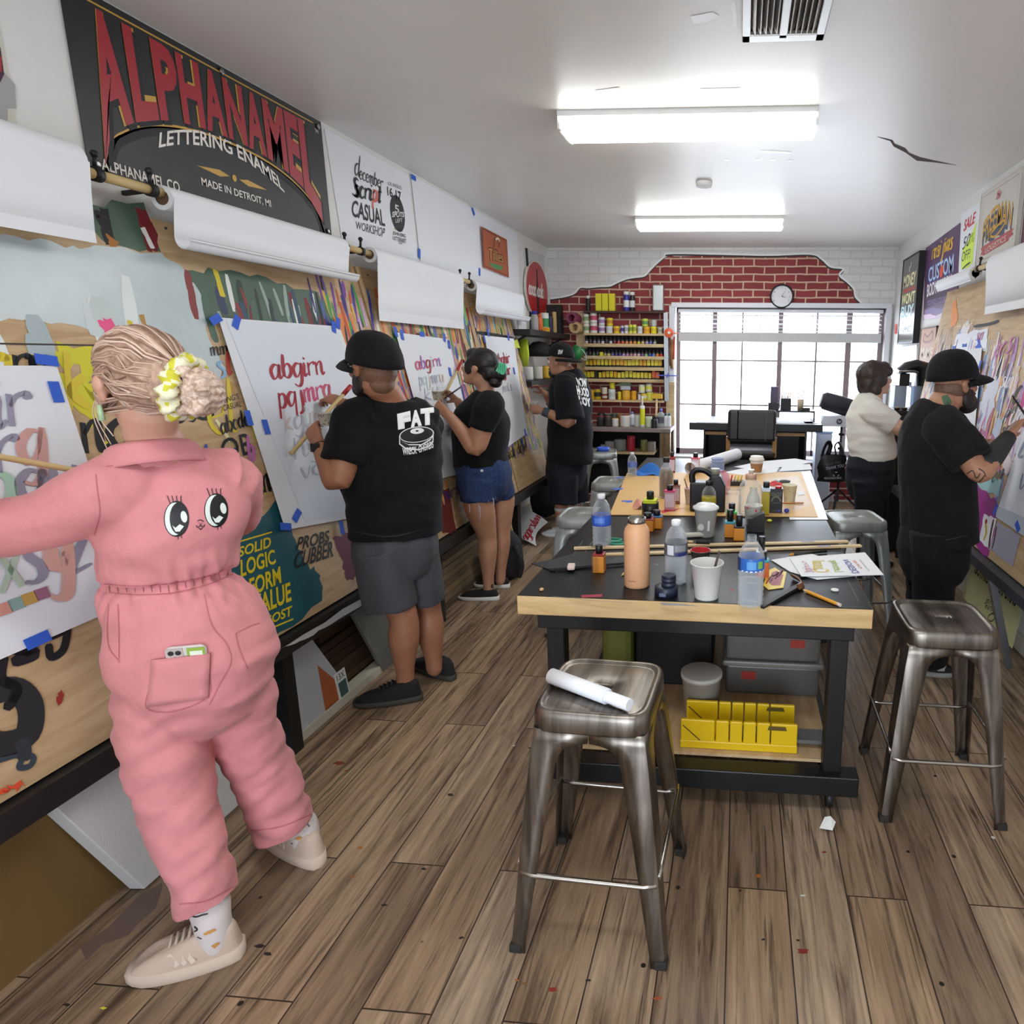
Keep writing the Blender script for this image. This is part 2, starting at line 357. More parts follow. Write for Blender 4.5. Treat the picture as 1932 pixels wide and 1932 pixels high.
# the red painted brickwork that shows below a broken edge of white
edge = [(1038, 566), (1065, 562), (1083, 556), (1094, 545), (1110, 545), (1130, 543), (1150, 542), (1163, 536), (1180, 529), (1195, 526), (1215, 523), (1226, 512), (1238, 500), (1252, 488), (1263, 481), (1350, 482), (1450, 484), (1528, 482), (1550, 492), (1566, 506), (1590, 510), (1583, 522), (1598, 535), (1610, 548), (1613, 562), (1622, 572), (1630, 580)]
E = WALLF.pts(edge)
low = [q for q in E]
NE = len(E); zi = [min(range(NE), key=lambda k: abs(E[k][0]-x)) for x in (WX0, WX1)]
k0 = min(k for k in range(NE) if E[k][0] > WX0)
left = E[:k0]+[(WX0-.01, E[k0][1]-.01), (WX0-.01, .02), (E[0][0], .02)]
b.poly(WALLF, left, RB, z=.0015)
b.poly(WALLF, [(WX0-.01, WZ1+.005)]+[(WX0-.01, E[k0][1]-.01)]+E[k0:], RB, z=.0015)
b.poly(WALLF, [(WX0-.01, .02), (WX1+.06, .02), (WX1+.06, WZ0-.05), (WX0-.01, WZ0-.05)], RB, z=.0015)
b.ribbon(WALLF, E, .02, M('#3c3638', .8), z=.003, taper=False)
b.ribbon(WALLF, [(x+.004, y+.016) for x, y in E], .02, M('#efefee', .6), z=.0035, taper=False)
b.ribbon(WALLF, WALLF.pts([(1690, 470), (1690, 560), (1690, 640)]), .004, M('#b5b2ae', .8), z=.001)
struct('wall_back', b)
b = MB(); z0, z1 = .1, 2.4   # unseen wall behind the viewer, with an added opening that lets in fill daylight
for x0, x1, a0, a1 in ((ROOM_L, -1.1, 0, ROOM_H), (.7, ROOM_R, 0, ROOM_H), (-1.1, .7, z1, ROOM_H), (-1.1, .7, 0, z0)):
 b.box(((x0+x1)/2, ROOM_N-.06, (a0+a1)/2), (x1-x0, .12, a1-a0), WALLW)
struct('wall_rear', b)
CLEAR = glassy('window_glass', '#ffffff', .97, .02)
b = MB()
for x in (-1.08, -.2, .68): b.box((x, ROOM_N-.03, (z0+z1)/2), (.05, .06, z1-z0), M('#3a3432', .5))
for z in (z0+.02, z1-.02): b.box((-.2, ROOM_N-.03, z), (1.8, .06, .05), M('#3a3432', .5))
w2 = struct('rear_fill_window', b); g = MB(); g.box((-.2, ROOM_N-.05, 1.25), (1.76, .004, 2.26), CLEAR); g.build('pane', w2)  # added window, out of view, for fill light from behind
# ------------------------------------------------------------------ window, blind, sill
FRM = M('#8a7a7b', .5); b = MB(); Y0 = ROOM_B+.07  # frame colour paled to carry the glare of the window
cols = [-.70, -.302, .0, .41, .80, 1.14, 1.475]
for i, x in enumerate(cols): b.box((x, Y0, (WZ0+WZ1)/2), ((.045, .05, .018, .05, .018, .06, .05)[i], .045, WZ1-WZ0), FRM)
for z in (1.055, 1.54): b.box((.39, Y0, z), (2.2, .03, .016), FRM)
for z in (WZ0+.03, WZ1-.02): b.box((.39, Y0, z), (2.22, .045, .06), FRM)
w1 = struct('window_1', b)
b = MB(); b.box((.39, Y0+.01, (WZ0+WZ1)/2), (2.18, .004, WZ1-WZ0-.04), CLEAR); b.build('pane', w1)
b = MB(); WT = M('#dfe0e6', .4, var=.02)
b.box((.39, ROOM_B-.02, WZ1+.02), (2.32, .06, .05), WT); b.box((WX0-.03, ROOM_B-.015, 1.3), (.06, .05, 1.62), WT); b.box((WX1+.03, ROOM_B-.015, 1.3), (.06, .05, 1.62), WT)
struct('trim_1', b, bevel=.004)
b = MB(); b.box((.39, ROOM_B-.03, WZ0-.03), (2.36, .2, .05), WT); struct('trim_2', b, bevel=.006)
bl = thing('window_blind', 'white slatted blind pulled up above the big grid window', 'blind', (.39, ROOM_B+.03, 2.08))
b = MB(); b.box((0, 0, -.015), (2.18, .05, .035), WT); b.build('head_rail', bl)
b = MB(); b.box((0, 0, -.29), (2.17, .05, .10), M('#c9c9c8', .5)); b.build('slat_stack', bl, bevel=.006)
sl = M('#e8e8ea', .4, var=.02)
for k, (z, t) in enumerate(((-.06, .3), (-.105, .2), (-.15, .35), (-.19, .1), (-.225, .2))):
 b = MB(); b.box((0, 0, z), (2.16, .05, .006), sl, rot=Matrix.Rotation(t, 3, 'X')); b.build('slat', bl)
for x in (-.78, -.2, .35, .9):
 b = MB(); b.cyl((x, -.02, -.34), (x, -.02, 0), .003, sl, n=6); b.build('cord', bl)
b = MB(); b.box((ROOM_L+.008, 3.4, .05), (.016, 7.4, .1), M('#c9c4b6', .6)); struct('baseboard_left', b)
b = MB(); b.box((ROOM_R-.008, 3.4, .05), (.016, 7.4, .1), M('#d2cfc8', .6)); struct('baseboard_right', b)
def fleck(uv, c, seed=0):
 r = random.Random(seed); P = FF.pts(uv); j = .012 if seed == 1 else .0012; FLOORB.poly(FF, [(x+r.uniform(-j, j), y+r.uniform(-j, j)) for x, y in P], M(c, .6, var=.3), z=.0004+.00002*seed)
fleck([(150, 1792), (205, 1745), (262, 1690), (300, 1668), (318, 1672), (290, 1712), (262, 1738), (240, 1768), (190, 1790), (165, 1805)], '#66524a', 1)
for i, (u, v, s, c) in enumerate(((262, 1620, 7, '#5c2a2c'), (195, 1902, 6, '#d8d23a'), (125, 1896, 7, '#33231f'), (490, 1785, 10, '#241d1b'), (505, 1800, 8, '#241d1b'), (680, 1600, 6, '#a0622f'), (665, 1655, 5, '#8f5a2c'), (725, 1708, 6, '#2a211d'), (640, 1440, 9, '#7d3a2c'), (1005, 1668, 6, '#6d2a26'), (990, 1856, 6, '#7d5a34'), (1043, 1867, 9, '#8a2a24'), (1515, 1795, 11, '#7d2a22'), (1505, 1774, 4, '#2a211d'), (1240, 1884, 8, '#9a4a30'), (1555, 1608, 4, '#8a2a24'), (1440, 1773, 4, '#2a211d'), (1110, 1850, 6, '#211a17'), (975, 1850, 5, '#a0622f'), (1515, 1690, 5, '#c9cfd2'), (870, 1770, 5, '#241d1b'), (560, 1480, 5, '#c9c6b9'), (800, 1640, 5, '#241d1b'), (850, 1500, 6, '#33281f'))):
 fleck([(u+s*(1+.4*math.sin(3*k+i))*math.cos(k*PI/4), v+.45*s*math.sin(k*PI/4)) for k in range(8)], c, 2+i)
struct('floor', FLOORB)
# ------------------------------------------------------------------ ceiling lights and vent
def fixture(loc, label):
 t = thing('ceiling_light', label, 'ceiling light', loc, 0, 'fluorescent lights on the ceiling')
 b = MB(); b.box((0, 0, -.012), (1.22, .26, .024), M('#dfe0de', .4)); b.build('housing', t)
 b = MB(); prof = [(-.125, -.024), (-.12, -.05), (-.075, -.082), (.075, -.082), (.12, -.05), (.125, -.024)]
 L = .6; vs = [(-L, y, z) for y, z in prof]+[(L, y, z) for y, z in prof]; n = len(prof)
 lm = M('#fdfffb', .5, var=0, emis=LAMP_W)
 b.add(vs, [(i, n+i, n+i+1, i+1) for i in range(n-1)]+[tuple(range(n)), tuple(reversed(range(n, 2*n)))], lm); b.build('diffuser', t)
 for x in (-.607, .607): b = MB(); b.box((x, 0, -.04), (.012, .24, .07), M('#e6e7e6', .4)); b.build('end_cap', t)
 return t
fixture((-.29, 3.39, ROOM_H), 'nearer fluorescent ceiling light with long bright diffuser')
fixture((-.30, 5.72, ROOM_H), 'farther fluorescent ceiling light by the brick wall')
fixture((-.28, .6, ROOM_H), 'fluorescent ceiling light overhead behind the vent')  # extra lamp added out of view to brighten the near end
v = thing('air_vent', 'metal air vent with two banks of fins in the ceiling', 'vent', (.115, 2.38, ROOM_H))
VM = M('#b5b1ac', .35, .6); b = MB()
for x, y, w, d in ((0, .2, .29, .05), (0, -.2, .29, .05), (-.13, 0, .03, .45), (.13, 0, .03, .45), (0, 0, .03, .4)): b.box((x, y, -.008), (w, d, .016), VM)
b.build('frame', v, bevel=.003)
b = MB(); b.box((0, 0, -.001), (.27, .4, .002), M('#26201f', .8)); b.build('duct', v)
for s in (-1, 1):
 for k in range(5): b = MB(); b.box((s*(.03+.019*k), -.02, -.012), (.004, .33, .03), VM, rot=Matrix.Rotation(s*.5, 3, 'Y')); b.build('fin', v)
b = MB(); b.lathe([(.05, -.03), (.055, -.01), (.055, 0)], WHITE); o = b.build('smoke_detector'); o.location = (-.28, 4.55, ROOM_H); tag(o, 'small flat white disc on the ceiling between the two lights', 'detector')
# ------------------------------------------------------------------ hand lettering
GL = {
 'a': ([[(7,9),(4,10),(1,7),(1,3),(3,0),(6,3),(8,10)],[(8,10),(7,3),(8,0),(10,2)]],10), 'b': ([[(2,17),(1,8),(1,1)],[(1,6),(4,10),(7,8),(7,3),(4,0),(1,2)]],9),
 'c': ([[(7,8),(4,10),(1,7),(1,3),(4,0),(7,2)]],8), 'd': ([[(7,9),(4,10),(1,7),(1,3),(3,0),(6,3)],[(8,17),(7,3),(8,0),(10,2)]],10),
 'e': ([[(1,5),(6,6),(6,9),(4,10),(1,7),(1,3),(4,0),(7,2)]],8), 'f': ([[(7,15),(5,17),(3,13),(3,-2)],[(0,9),(6,9)]],6),
 'g': ([[(7,9),(4,10),(1,7),(1,3),(3,0),(6,3),(8,10)],[(8,10),(7,-3),(4,-7),(0,-5)]],9), 'h': ([[(2,17),(1,0)],[(1,6),(4,10),(6,9),(6,3),(7,0),(9,2)]],9),
 'i': ([[(2,10),(1,3),(2,0),(4,2)],[(2.4,14),(2.2,12.5)]],4.5), 'j': ([[(4,10),(4,-4),(0,-7)],[(4.4,14),(4.2,12.5)]],6), 'k': ([[(2,17),(1,0)],[(6,10),(2,5),(7,0)]],8),
 'l': ([[(2,17),(1,3),(2,0),(4,2)]],4.5), 'm': ([[(1,10),(1,0)],[(1,6),(3,10),(5,9),(5,0)],[(5,6),(8,10),(10,9),(10,3),(11,0),(13,2)]],13),
 'n': ([[(1,10),(1,0)],[(1,6),(4,10),(6,9),(6,3),(7,0),(9,2)]],9), 'o': ([[(5,10),(1,7),(1,3),(4,0),(7,3),(7,7),(5,10)]],9),
 'p': ([[(2,11),(1,-7)],[(1,7),(4,10),(7,8),(7,3),(4,0),(1,2)]],9), 'q': ([[(7,9),(4,10),(1,7),(1,3),(3,0),(6,3),(8,10)],[(8,10),(7,-8)]],10),
 'r': ([[(1,10),(1,0)],[(1,6),(3,9),(6,10),(7,8)]],7.5), 's': ([[(7,9),(4,10),(2,8),(6,4),(6,1),(3,0),(0,1)]],8), 't': ([[(3,15),(2,3),(3,0),(5,2)],[(0,10),(6,10)]],6),
 'u': ([[(1,10),(1,3),(3,0),(6,4)],[(7,10),(6,3),(7,0),(9,2)]],9), 'v': ([[(1,10),(4,0),(7,10)]],8), 'w': ([[(1,10),(3,0),(6,8),(8,0),(11,10)]],12),
 'x': ([[(1,10),(7,0)],[(7,10),(0,0)]],8), 'y': ([[(1,10),(1,4),(4,2),(7,6)],[(8,10),(6,-4),(3,-7),(0,-5)]],9), 'z': ([[(1,10),(7,10),(0,0),(8,0)]],9), ' ': ([],5)}
def script(b, fr, t, x, y, h, m, nib=None, shear=.25, z=.002, sx=1.0, slope=0.0):
 """brush lettering, x-height h; m one colour or a list cycled by letter"""
 nib = nib or (h*.07, h*.27); k = h/10
 for i, c in enumerate(t):
  st, adv = GL.get(c, GL['o']); mm = m[i % len(m)] if isinstance(m, (list, tuple)) else m
  for s in st: b.ribbon(fr, [(x+(p[0]*sx+p[1]*shear)*k, y+p[1]*k+slope*p[0]*k) for p in s], nib[1]*.6, mm, z=z, nib=nib, n=4)
  x += adv*k*sx; y += slope*adv*k
 return x
def scriptpx(b, fr, t, p0, p1, hpx, m, **kw):
 """baseline from pixel p0 to p1, x-height in pixels at p0"""
 a = fr.at(*p0); e = fr.at(*p1); top = fr.at(p0[0], p0[1]-hpx); h = top[1]-a[1]
 w = sum(GL.get(c, GL['o'])[1] for c in t)*h/10; L = e[0]-a[0]
 return script(b, fr, t, a[0], a[1], h, m, sx=L/w, slope=(e[1]-a[1])/max(L, 1e-6)*L/w, **kw)
def strokes(b, fr, x0, x1, y0, y1, n, pal, ln=(.05, .2), wd=(.008, .02), slant=(-.3, .05), z0=.0004, seed=1):
 r = random.Random(seed)
 for i in range(n):
  x, y, L, s = r.uniform(x0, x1), r.uniform(y0, y1), r.uniform(*ln), r.uniform(*slant)
  w = r.uniform(*wd); c = r.choice(pal); j = r.uniform(-.006, .006)
  yb = max(y-L, y0-.02)
  b.ribbon(fr, [(x, y), (x+(y-yb)*s*.5+j, (y+yb)/2), (x+(y-yb)*s, yb)], w, c, z=z0+i*3e-6, n=2)
def blob(b, fr, uv, m, z=.0004, seed=3, rough=.012, pix=True):
 """a painted patch with a brushed, uneven border"""
 r = random.Random(seed); P = fr.pts(uv) if pix else uv; o = []
 for i in range(len(P)):
  a, c = P[i], P[(i+1) % len(P)]
  for k in range(5):
   t = k/5; o.append((a[0]+(c[0]-a[0])*t+r.uniform(-rough, rough), a[1]+(c[1]-a[1])*t+r.uniform(-rough, rough)))
 b.poly(fr, o, m, z=z)
PAL = ['#1d1a1f', '#26202c', '#2f2a86', '#3f3fa6', '#b8352f', '#d8682c', '#e39a3c', '#d7b43a', '#3f8f55', '#7ac06a', '#6a4a8c', '#b58ac8', '#8a2a34', '#e3d9cc', '#4a76b8', '#c95f3a', '#2b6f72', '#d2a06a']
PALB = ['#1d1a1f', '#23202a', '#1d1a1f', '#e3822f', '#e0b53b', '#8d4fa8', '#c97ac0', '#c43a30', '#4a5fb8', '#7fc8b4', '#d6c9b0', '#ede8e0']
# ------------------------------------------------------------------ the black enamel banner
fr = Frame((ROOM_L+.006, 0, 0), (0, 1, 0), (0, 0, 1))
def mapq(q):
 bl, br, tr, tl = [Vector((*a, 0)) for a in q]
 return lambda a, c: (lambda v: (v.x, v.y))(bl.lerp(br, a).lerp(tl.lerp(tr, a), c))
tl, tr, br_, bl_ = fr.at(108, -34), fr.at(598, 226), fr.at(632, 441), fr.at(174, 347)
x0, x1, y0, y1 = (tl[0]+bl_[0])/2, (tr[0]+br_[0])/2, (bl_[1]+br_[1])/2, min(tr[1], ROOM_H-.004)
ban = thing('banner', 'long black vinyl banner with red and gold arched lettering high on the left wall', 'banner', fr.p((x0+x1)/2, y0))
BV = M('#100f11', .45, var=.08, bump=.05, bscale=3); RED = M('#a3202f', .4); GOLD = M('#c49a3f', .4); CREAM = M('#e9e4dc', .5)
b = MB(); W, H = x1-x0, y1-y0; bf = Frame(fr.p(x0, y0), fr.ux, fr.uy)
b.poly(bf, [(0, 0), (W, 0), (W, H), (0, H)], BV, thick=.002)
def arch(a):  # lower edge of the big letters: a half ellipse; upper edge straight
 t = (a-.5)*2; return .05+.47*math.sqrt(max(0, 1-abs(t)**2.3)) if abs(t) < 1 else .05
LT = 'ALPHANAMEL'; wd = [1.3, .95, .95, 1, 1, 1, 1, 1.25, .85, 1.15]; tot = sum(wd)
def bigw(X0, X1, dx=0, dy=0):
 def wp(a, c):
  g = X0+(X1-X0)*a; lo = arch(g); lo = max(.04, lo - .10*0); hi = .93
  return (W*(.045+.91*g)+dx, H*(lo+(hi-lo)*c)+dy)
 return wp
acc = 0
for i, ch in enumerate(LT):
 X0, X1 = acc/tot, (acc+wd[i]*.94)/tot; acc += wd[i]
 for mm, bo, z, dx, dy in ((GOLD, .075, .0012, 0, 0), (INK, .05, .0018, .012, -.012), (RED, .038, .0024, 0, 0)):
  vs, fs, ext = text_mesh(ch, 0, bo); me = MB()
  # subdivide along the height so that the arch bends the letters
  P = [bigw(X0, X1, dx, dy)(q[0], q[1]) for q in vs]
  b.add([bf.p(p[0], p[1], z) for p in P], fs, mm)
# gold double arc under the letters
for r0, m_ in ((0, GOLD), (.03, INK)):
 b.ribbon(bf, [(W*(.045+.91*(k/24)), H*(arch(k/24)-.035-r0)) for k in range(25)], .014 if r0 == 0 else .03, m_, z=.001)
b.ribbon(bf, [(W*(.05+.9*k/12), H*.955) for k in range(13)], .006, GOLD, z=.001)
def arcw(y, amp):
 return lambda a, c: (W*(.22+.52*a) + (a-.5)*-.03*c, H*(y+amp*(1-(2*a-1)**2)+.1*c))
b.text(bf, 'LETTERING ENAMEL', 0, 0, 1, 1, CREAM, z=.0015, bold=.02, warp=arcw(.27, .14))
b.text(bf, 'MADE IN DETROIT, MI', W*.36, H*.115, W*.30, H*.06, CREAM, z=.0015, bold=.015)
b.text(bf, 'ALPHANAMEL CO', W*.035, H*.03, W*.24, H*.065, CREAM, z=.0015, bold=.02)
b.text(bf, 'TM', W*.955, H*.885, W*.02, H*.03, CREAM, z=.0015)
for s in (-1, 1): b.poly(bf, [(W*(.5+s*.02), H*.25), (W*(.5+s*.06), H*.27), (W*(.5+s*.15), H*.245), (W*(.5+s*.06), H*.225)], GOLD, z=.0015)
b.poly(bf, [(W*.5+.012*math.cos(t*PI/5), H*.248+.014*math.sin(t*PI/5)) for t in range(10)], GOLD, z=.0016)
b.build('vinyl', ban, world=True)
for x, y in ((.02, H-.03), (W*.5, H-.02), (W-.03, H-.03), (.03, .03), (W-.03, .04)):
 g = MB(); g.lathe([(.005, 0), (.012, .001), (.012, .004), (.005, .004)], STEEL, c=(0, 0, 0), n=12, axis=Matrix.Rotation(PI/2, 3, 'Y')); g.v = [tuple(bf.p(x, y, .003)+Vector(q)) for q in g.v]; g.build('grommet', ban, world=True)
# cream poster at the far left
fr = Frame((ROOM_L+.004, 0, 0), (0, 1, 0), (0, 0, 1)); b = MB(); a0 = fr.at(112, 255)[0]-.12
b.poly(fr, [(1.0, 1.95), (a0, 1.95), (a0, ROOM_H-.01), (1.0, ROOM_H-.01)], M('#d3cfc2', .7), thick=.002)
b.poly(fr, fr.pts([(-40, 190), (2, 130), (28, 160), (30, 205), (14, 205), (14, 245), (-40, 260)]), M('#a9a7a6', .7), z=.001)
b.poly(fr, fr.pts([(-30, 60), (0, 90), (7, 140), (0, 155), (-30, 150)]), M('#42213a', .6), z=.0015); b.poly(fr, fr.pts([(-20, 90), (2, 108), (2, 135), (-20, 140)]), M('#a52c30', .6), z=.002)
tag(b.build('poster'), 'cream poster with a dark red corner left of the black banner', 'poster')
def sheet(name, label, cat, fr, P, z=.002, m=None, group=None, curl=0):
 t = thing(name, label, cat, fr.p(*P[0], z), 0, group); b = MB(); b.poly(fr, P, m or PAPER, z=z, thick=.0008); return t, b
def tapes(t, fr, uvs, z=.005, w=.03, l=.06):
 for i, (u, v, a) in enumerate(uvs):
  x, y = fr.at(u, v); c, s = math.cos(a), math.sin(a); b = MB()
  b.poly(fr, [(x+c*i_*l/2-s*j*w/2, y+s*i_*l/2+c*j*w/2) for i_, j in ((-1, -1), (1, -1), (1, 1), (-1, 1))], BTAPE, z=z, thick=.0006); b.build('blue_tape', t, world=True)
fw = Frame((ROOM_L+.003, 0, 0), (0, 1, 0), (0, 0, 1))
P = fw.pts([(612, 242), (771, 331), (792, 520), (648, 470)]); t, b = sheet('workshop_poster', 'white poster of black brush lettering for a December lettering workshop', 'poster', fw, P, z=.0004)
fw0 = fw; fw = Frame(fw0.p(0, 0, .001), fw0.ux, fw0.uy)
scriptpx(b, fw, 'd', (668, 330), (679, 334), 24, INK, nib=(.004, .009)); scriptpx(b, fw, 'ecember', (677, 337), (722, 357), 16, INK, nib=(.004, .008))
scriptpx(b, fw, 'script', (667, 370), (719, 383), 22, [INK, INK, INK, INK, M('#e0685a'), INK], nib=(.008, .024)); scriptpx(b, fw, 's', (664, 368), (676, 371), 34, INK, nib=(.008, .022))
b.tquad(fw, 'CASUAL', [(663, 408), (727, 428), (722, 396), (664, 376)], INK, shear=.1, bold=.02); b.tquad(fw, 'WORKSHOP', [(672, 432), (724, 448), (727, 431), (671, 417)], M('#2d2c33'), shear=.1)
b.tquad(fw, 'LOS ANGELES', [(732, 349), (758, 358), (757, 351), (731, 342)], M('#55545a')); b.tquad(fw, '16 17', [(731, 369), (757, 381), (756, 362), (730, 351)], INK, bold=.02)
cx, cy = fw.at(750, 403); b.poly(fw, [(cx+.085*math.cos(k*PI/14), cy+.105*math.sin(k*PI/14)) for k in range(28)], INK, z=.001)
b.tquad(fw, '5', [(745, 401), (753, 403), (752, 388), (744, 385)], WHITE, z=.0016, bold=.02); b.tquad(fw, 'SPOTS', [(739, 410), (762, 410), (762, 400), (740, 399)], WHITE, z=.0016, bold=.03); b.tquad(fw, 'LEFT', [(746, 420), (759, 419), (759, 412), (746, 413)], WHITE, z=.0016)
b.tquad(fw, 'BOOK AT', [(744, 434), (760, 438), (760, 433), (744, 429)], M('#9dae3d')); b.tquad(fw, 'JOHN KING', [(741, 444), (765, 451), (765, 442), (741, 436)], INK, bold=.01); b.tquad(fw, 'LETTERART', [(741, 452), (766, 460), (766, 451), (741, 445)], INK, bold=.01); b.tquad(fw, '.COM', [(751, 460), (759, 462), (759, 458), (751, 456)], INK)
b.build('sheet', t, world=True); tapes(t, fw, [(779, 335, 0), (790, 478, 1.4)])
P = fw.pts([(775, 330), (976, 441), (980, 560), (796, 520)]); t, b = sheet('blank_paper', 'large blank white paper taped up between the lettered poster and the orange sign', 'paper', fw, P, z=.001); b.build('sheet', t, world=True); tapes(t, fw, [(892, 399, -.9), (904, 513, 1.4)])
fo = Frame((ROOM_L+.02, 0, 0), (0, 1, 0), (0, 0, 1)); P = fo.pts([(908, 427), (956, 452), (960, 524), (913, 505)]); t, b = sheet('painted_sign', 'orange painted sign board with brown lettering over a green swash', 'sign', fo, P, m=M('#b5603c', .5))
b.ribbon(fo, fo.pts([(910, 431), (954, 454), (958, 521), (914, 502), (910, 431)]), .008, M('#6e2f22'), z=.004, smooth=False); b.tquad(fo, 'Tillies', [(920, 490), (950, 497), (949, 474), (920, 466)], M('#5b2a22'), z=.0045, bold=.03); b.tquad(fo, 'Tillies', [(921, 489), (949, 496), (948, 476), (921, 468)], M('#d9a35f'), z=.005)
blob(b, fo, [(922, 495), (948, 502), (946, 509), (930, 507)], M('#4e8c56'), z=.0045, rough=.004); b.ribbon(fo, fo.pts([(930, 468), (933, 452), (940, 452), (942, 466)]), .03, M('#8a5136'), z=.0042); b.ribbon(fo, fo.pts([(934, 452), (939, 450), (942, 456)]), .02, M('#e6d7b8'), z=.0044)
b.build('board', t, world=True)
# ------------------------------------------------------------------ leaning plywood painting boards
BF = Frame((-1.75, 0, .5), (0, 1, 0), (-.33, 0, 1.48)); BL = 1.575
def easel_board(name, label, ya, yb, paint):
 t = thing(name, label, 'board', BF.p((ya+yb)/2, 0), 0, 'plywood painting boards along the left wall'); b = MB()
 b.poly(BF, [(ya, .008), (yb, .008), (yb, BL), (ya, BL)], PLY, thick=.018); paint(b); b.build('panel', t, world=True)
 for k in range(int((yb-ya)/.25)):
  s = MB(); q = BF.p(ya+.1+k*.25, BL-.035+.01*(k % 3), .001); s.ball(q, (.005, .005, .005), M('#2b2522'), n=8); s.build('screw', t, world=True)
 return t
SILV = M('#bcc8cb', .32, var=.12); GREEN = M('#46604f', .5, var=.2); TEAL = M('#1f5560', .45, var=.15); YEL = M('#d9c21f', .5); ORG = M('#e58a45', .6, var=.15)
def paintA(b):
 blob(b, BF, [(140, 388), (265, 380), (300, 470), (205, 468), (150, 410)], GREEN, z=.0003); blob(b, BF, [(178, 398), (200, 392), (218, 460), (200, 465)], INK, z=.0005, rough=.006); blob(b, BF, [(256, 392), (272, 395), (296, 440), (297, 478), (275, 470)], M('#7c2028'), z=.0005, rough=.006)
 blob(b, BF, [(265, 430), (272, 428), (292, 468), (284, 470)], WHITE, z=.0006, rough=.002); blob(b, BF, [(200, 440), (222, 455), (220, 468), (208, 468)], M('#b0702f'), z=.0006, rough=.004)
 blob(b, BF, [(-60, 450), (0, 440), (120, 462), (190, 468), (300, 476), (340, 505), (380, 560), (395, 640), (425, 700), (400, 720), (330, 700), (200, 625), (60, 600), (-60, 610)], SILV, z=.0008, rough=.01)
 blob(b, BF, [(345, 512), (430, 508), (520, 530), (600, 555), (628, 618), (560, 640), (395, 600)], GREEN, z=.0006)
 strokes(b, BF, 2.3, 3.15, 1.16, 1.42, 60, ['#4f6a5c', '#6c8573', '#8a3a3a', '#39405f', '#e8ebe8', '#7d2a2d', '#2d3f38', '#9db0a4', '#33506a'], (.08, .22), (.015, .04), z0=.001, seed=5)
 strokes(b, BF, 1.2, 2.2, .95, 1.45, 26, ['#d3dcde', '#aebcc1', '#c9d3d4', '#e4eaea'], (.1, .4), (.03, .08), z0=.0012, seed=8)
 blob(b, BF, [(185, 605), (205, 600), (235, 640), (205, 645)], M('#f0588f'), z=.0014, rough=.006); blob(b, BF, [(262, 594), (270, 593), (280, 630), (272, 632)], M('#b98a45'), z=.0014, rough=.002)
 blob(b, BF, [(400, 505), (410, 512), (425, 560), (415, 560)], YEL, z=.0014, rough=.002)
 for p in ([(60, 655), (160, 650), (190, 690), (210, 760), (170, 760), (150, 700), (70, 690)], [(110, 700), (190, 740), (185, 800), (150, 790)]): blob(b, BF, p, M('#d6cf2b'), z=.0009, rough=.02)
 strokes(b, BF, 1.75, 2.4, .5, 1.0, 26, ['#d6cf2b', '#3c57a8', '#c6b09a', '#e8dfae', '#b98f4a'], (.04, .10), (.012, .03), (-.5, .4), z0=.0016, seed=11)
 for i, (tx, x, y, h, c, w) in enumerate((('nry', 1.45, 1.0, .09, YEL, .03), ('kfa', 1.72, .93, .10, YEL, .03), ('ry', 1.62, 1.03, .06, INK, .022), ('nos', 1.72, .80, .09, INK, .028), ('aft', 1.8, .68, .09, YEL, .026), ('obc', 1.86, .60, .10, INK, .03), ('as', 2.05, .86, .10, INK, .028), ('el', 2.18, .80, .12, YEL, .02), ('ou', 2.02, .70, .07, M('#3c57a8'), .016), ('mt', 2.15, .52, .08, INK, .02), ('k', 1.95, 1.0, .12, YEL, .03))):
  script(b, BF, tx, x, y, h, c, nib=(w*.4, w), z=.002+i*2e-5)
 strokes(b, BF, 3.02, 3.43, .9, 1.52, 80, ['#34276e', '#3d2f86', '#1d1a1f', '#3f9a4b', '#c8a7cf', '#e0843a', '#d8b13a', '#7a3fa0', '#c4532f', '#4768b0'], (.08, .26), (.010, .026), z0=.0012, seed=13)
 blob(b, BF, [(618, 600), (660, 590), (690, 680), (640, 690)], ORG, z=.0009); strokes(b, BF, 3.05, 3.44, .7, 1.0, 60, PALB, (.06, .2), (.01, .025), z0=.0022, seed=14)
 for tx, p0, p1, h in (('mm', (397, 672), (432, 668), 16), ('abcde', (417, 820), (470, 802), 20), ('mn', (478, 938), (512, 925), 34)): scriptpx(b, BF, tx, p0, p1, h, INK, z=.003, shear=.2)
 b.tquad(BF, 'OB', [(420, 872), (478, 855), (468, 815), (413, 830)], INK, z=.003, bold=.01); b.tquad(BF, "KING'S", [(418, 762), (450, 752), (448, 742), (417, 751)], INK, z=.003); b.tquad(BF, 'CASUAL', [(420, 776), (455, 767), (453, 756), (419, 765)], INK, z=.003)
 scriptpx(b, BF, 'b', (470, 872), (482, 868), 30, M('#c06ab0'), z=.0034); scriptpx(b, BF, 'st', (410, 715), (440, 705), 30, [M('#8fb4d8'), M('#b83a34')], z=.0034)
 blob(b, BF, [(400, 1010), (440, 1000), (475, 985), (525, 945), (545, 955), (552, 1015), (572, 1062), (604, 1082), (606, 1140), (507, 1205), (400, 1260)], TEAL, z=.0010)
 for i, (tx, q) in enumerate((('SOLID', [(449, 1052), (512, 1032), (508, 1012), (446, 1034)]), ('LOGIC', [(453, 1090), (523, 1062), (516, 1036), (448, 1058)]), ('FORM', [(470, 1127), (534, 1098), (527, 1068), (464, 1094)]), ('VALUE', [(480, 1165), (553, 1132), (546, 1098), (474, 1126)]), ('COST', [(498, 1182), (553, 1160), (550, 1142), (495, 1166)]))):
  b.tquad(BF, tx, q, YEL, z=.003, shear=.25, bold=.025)
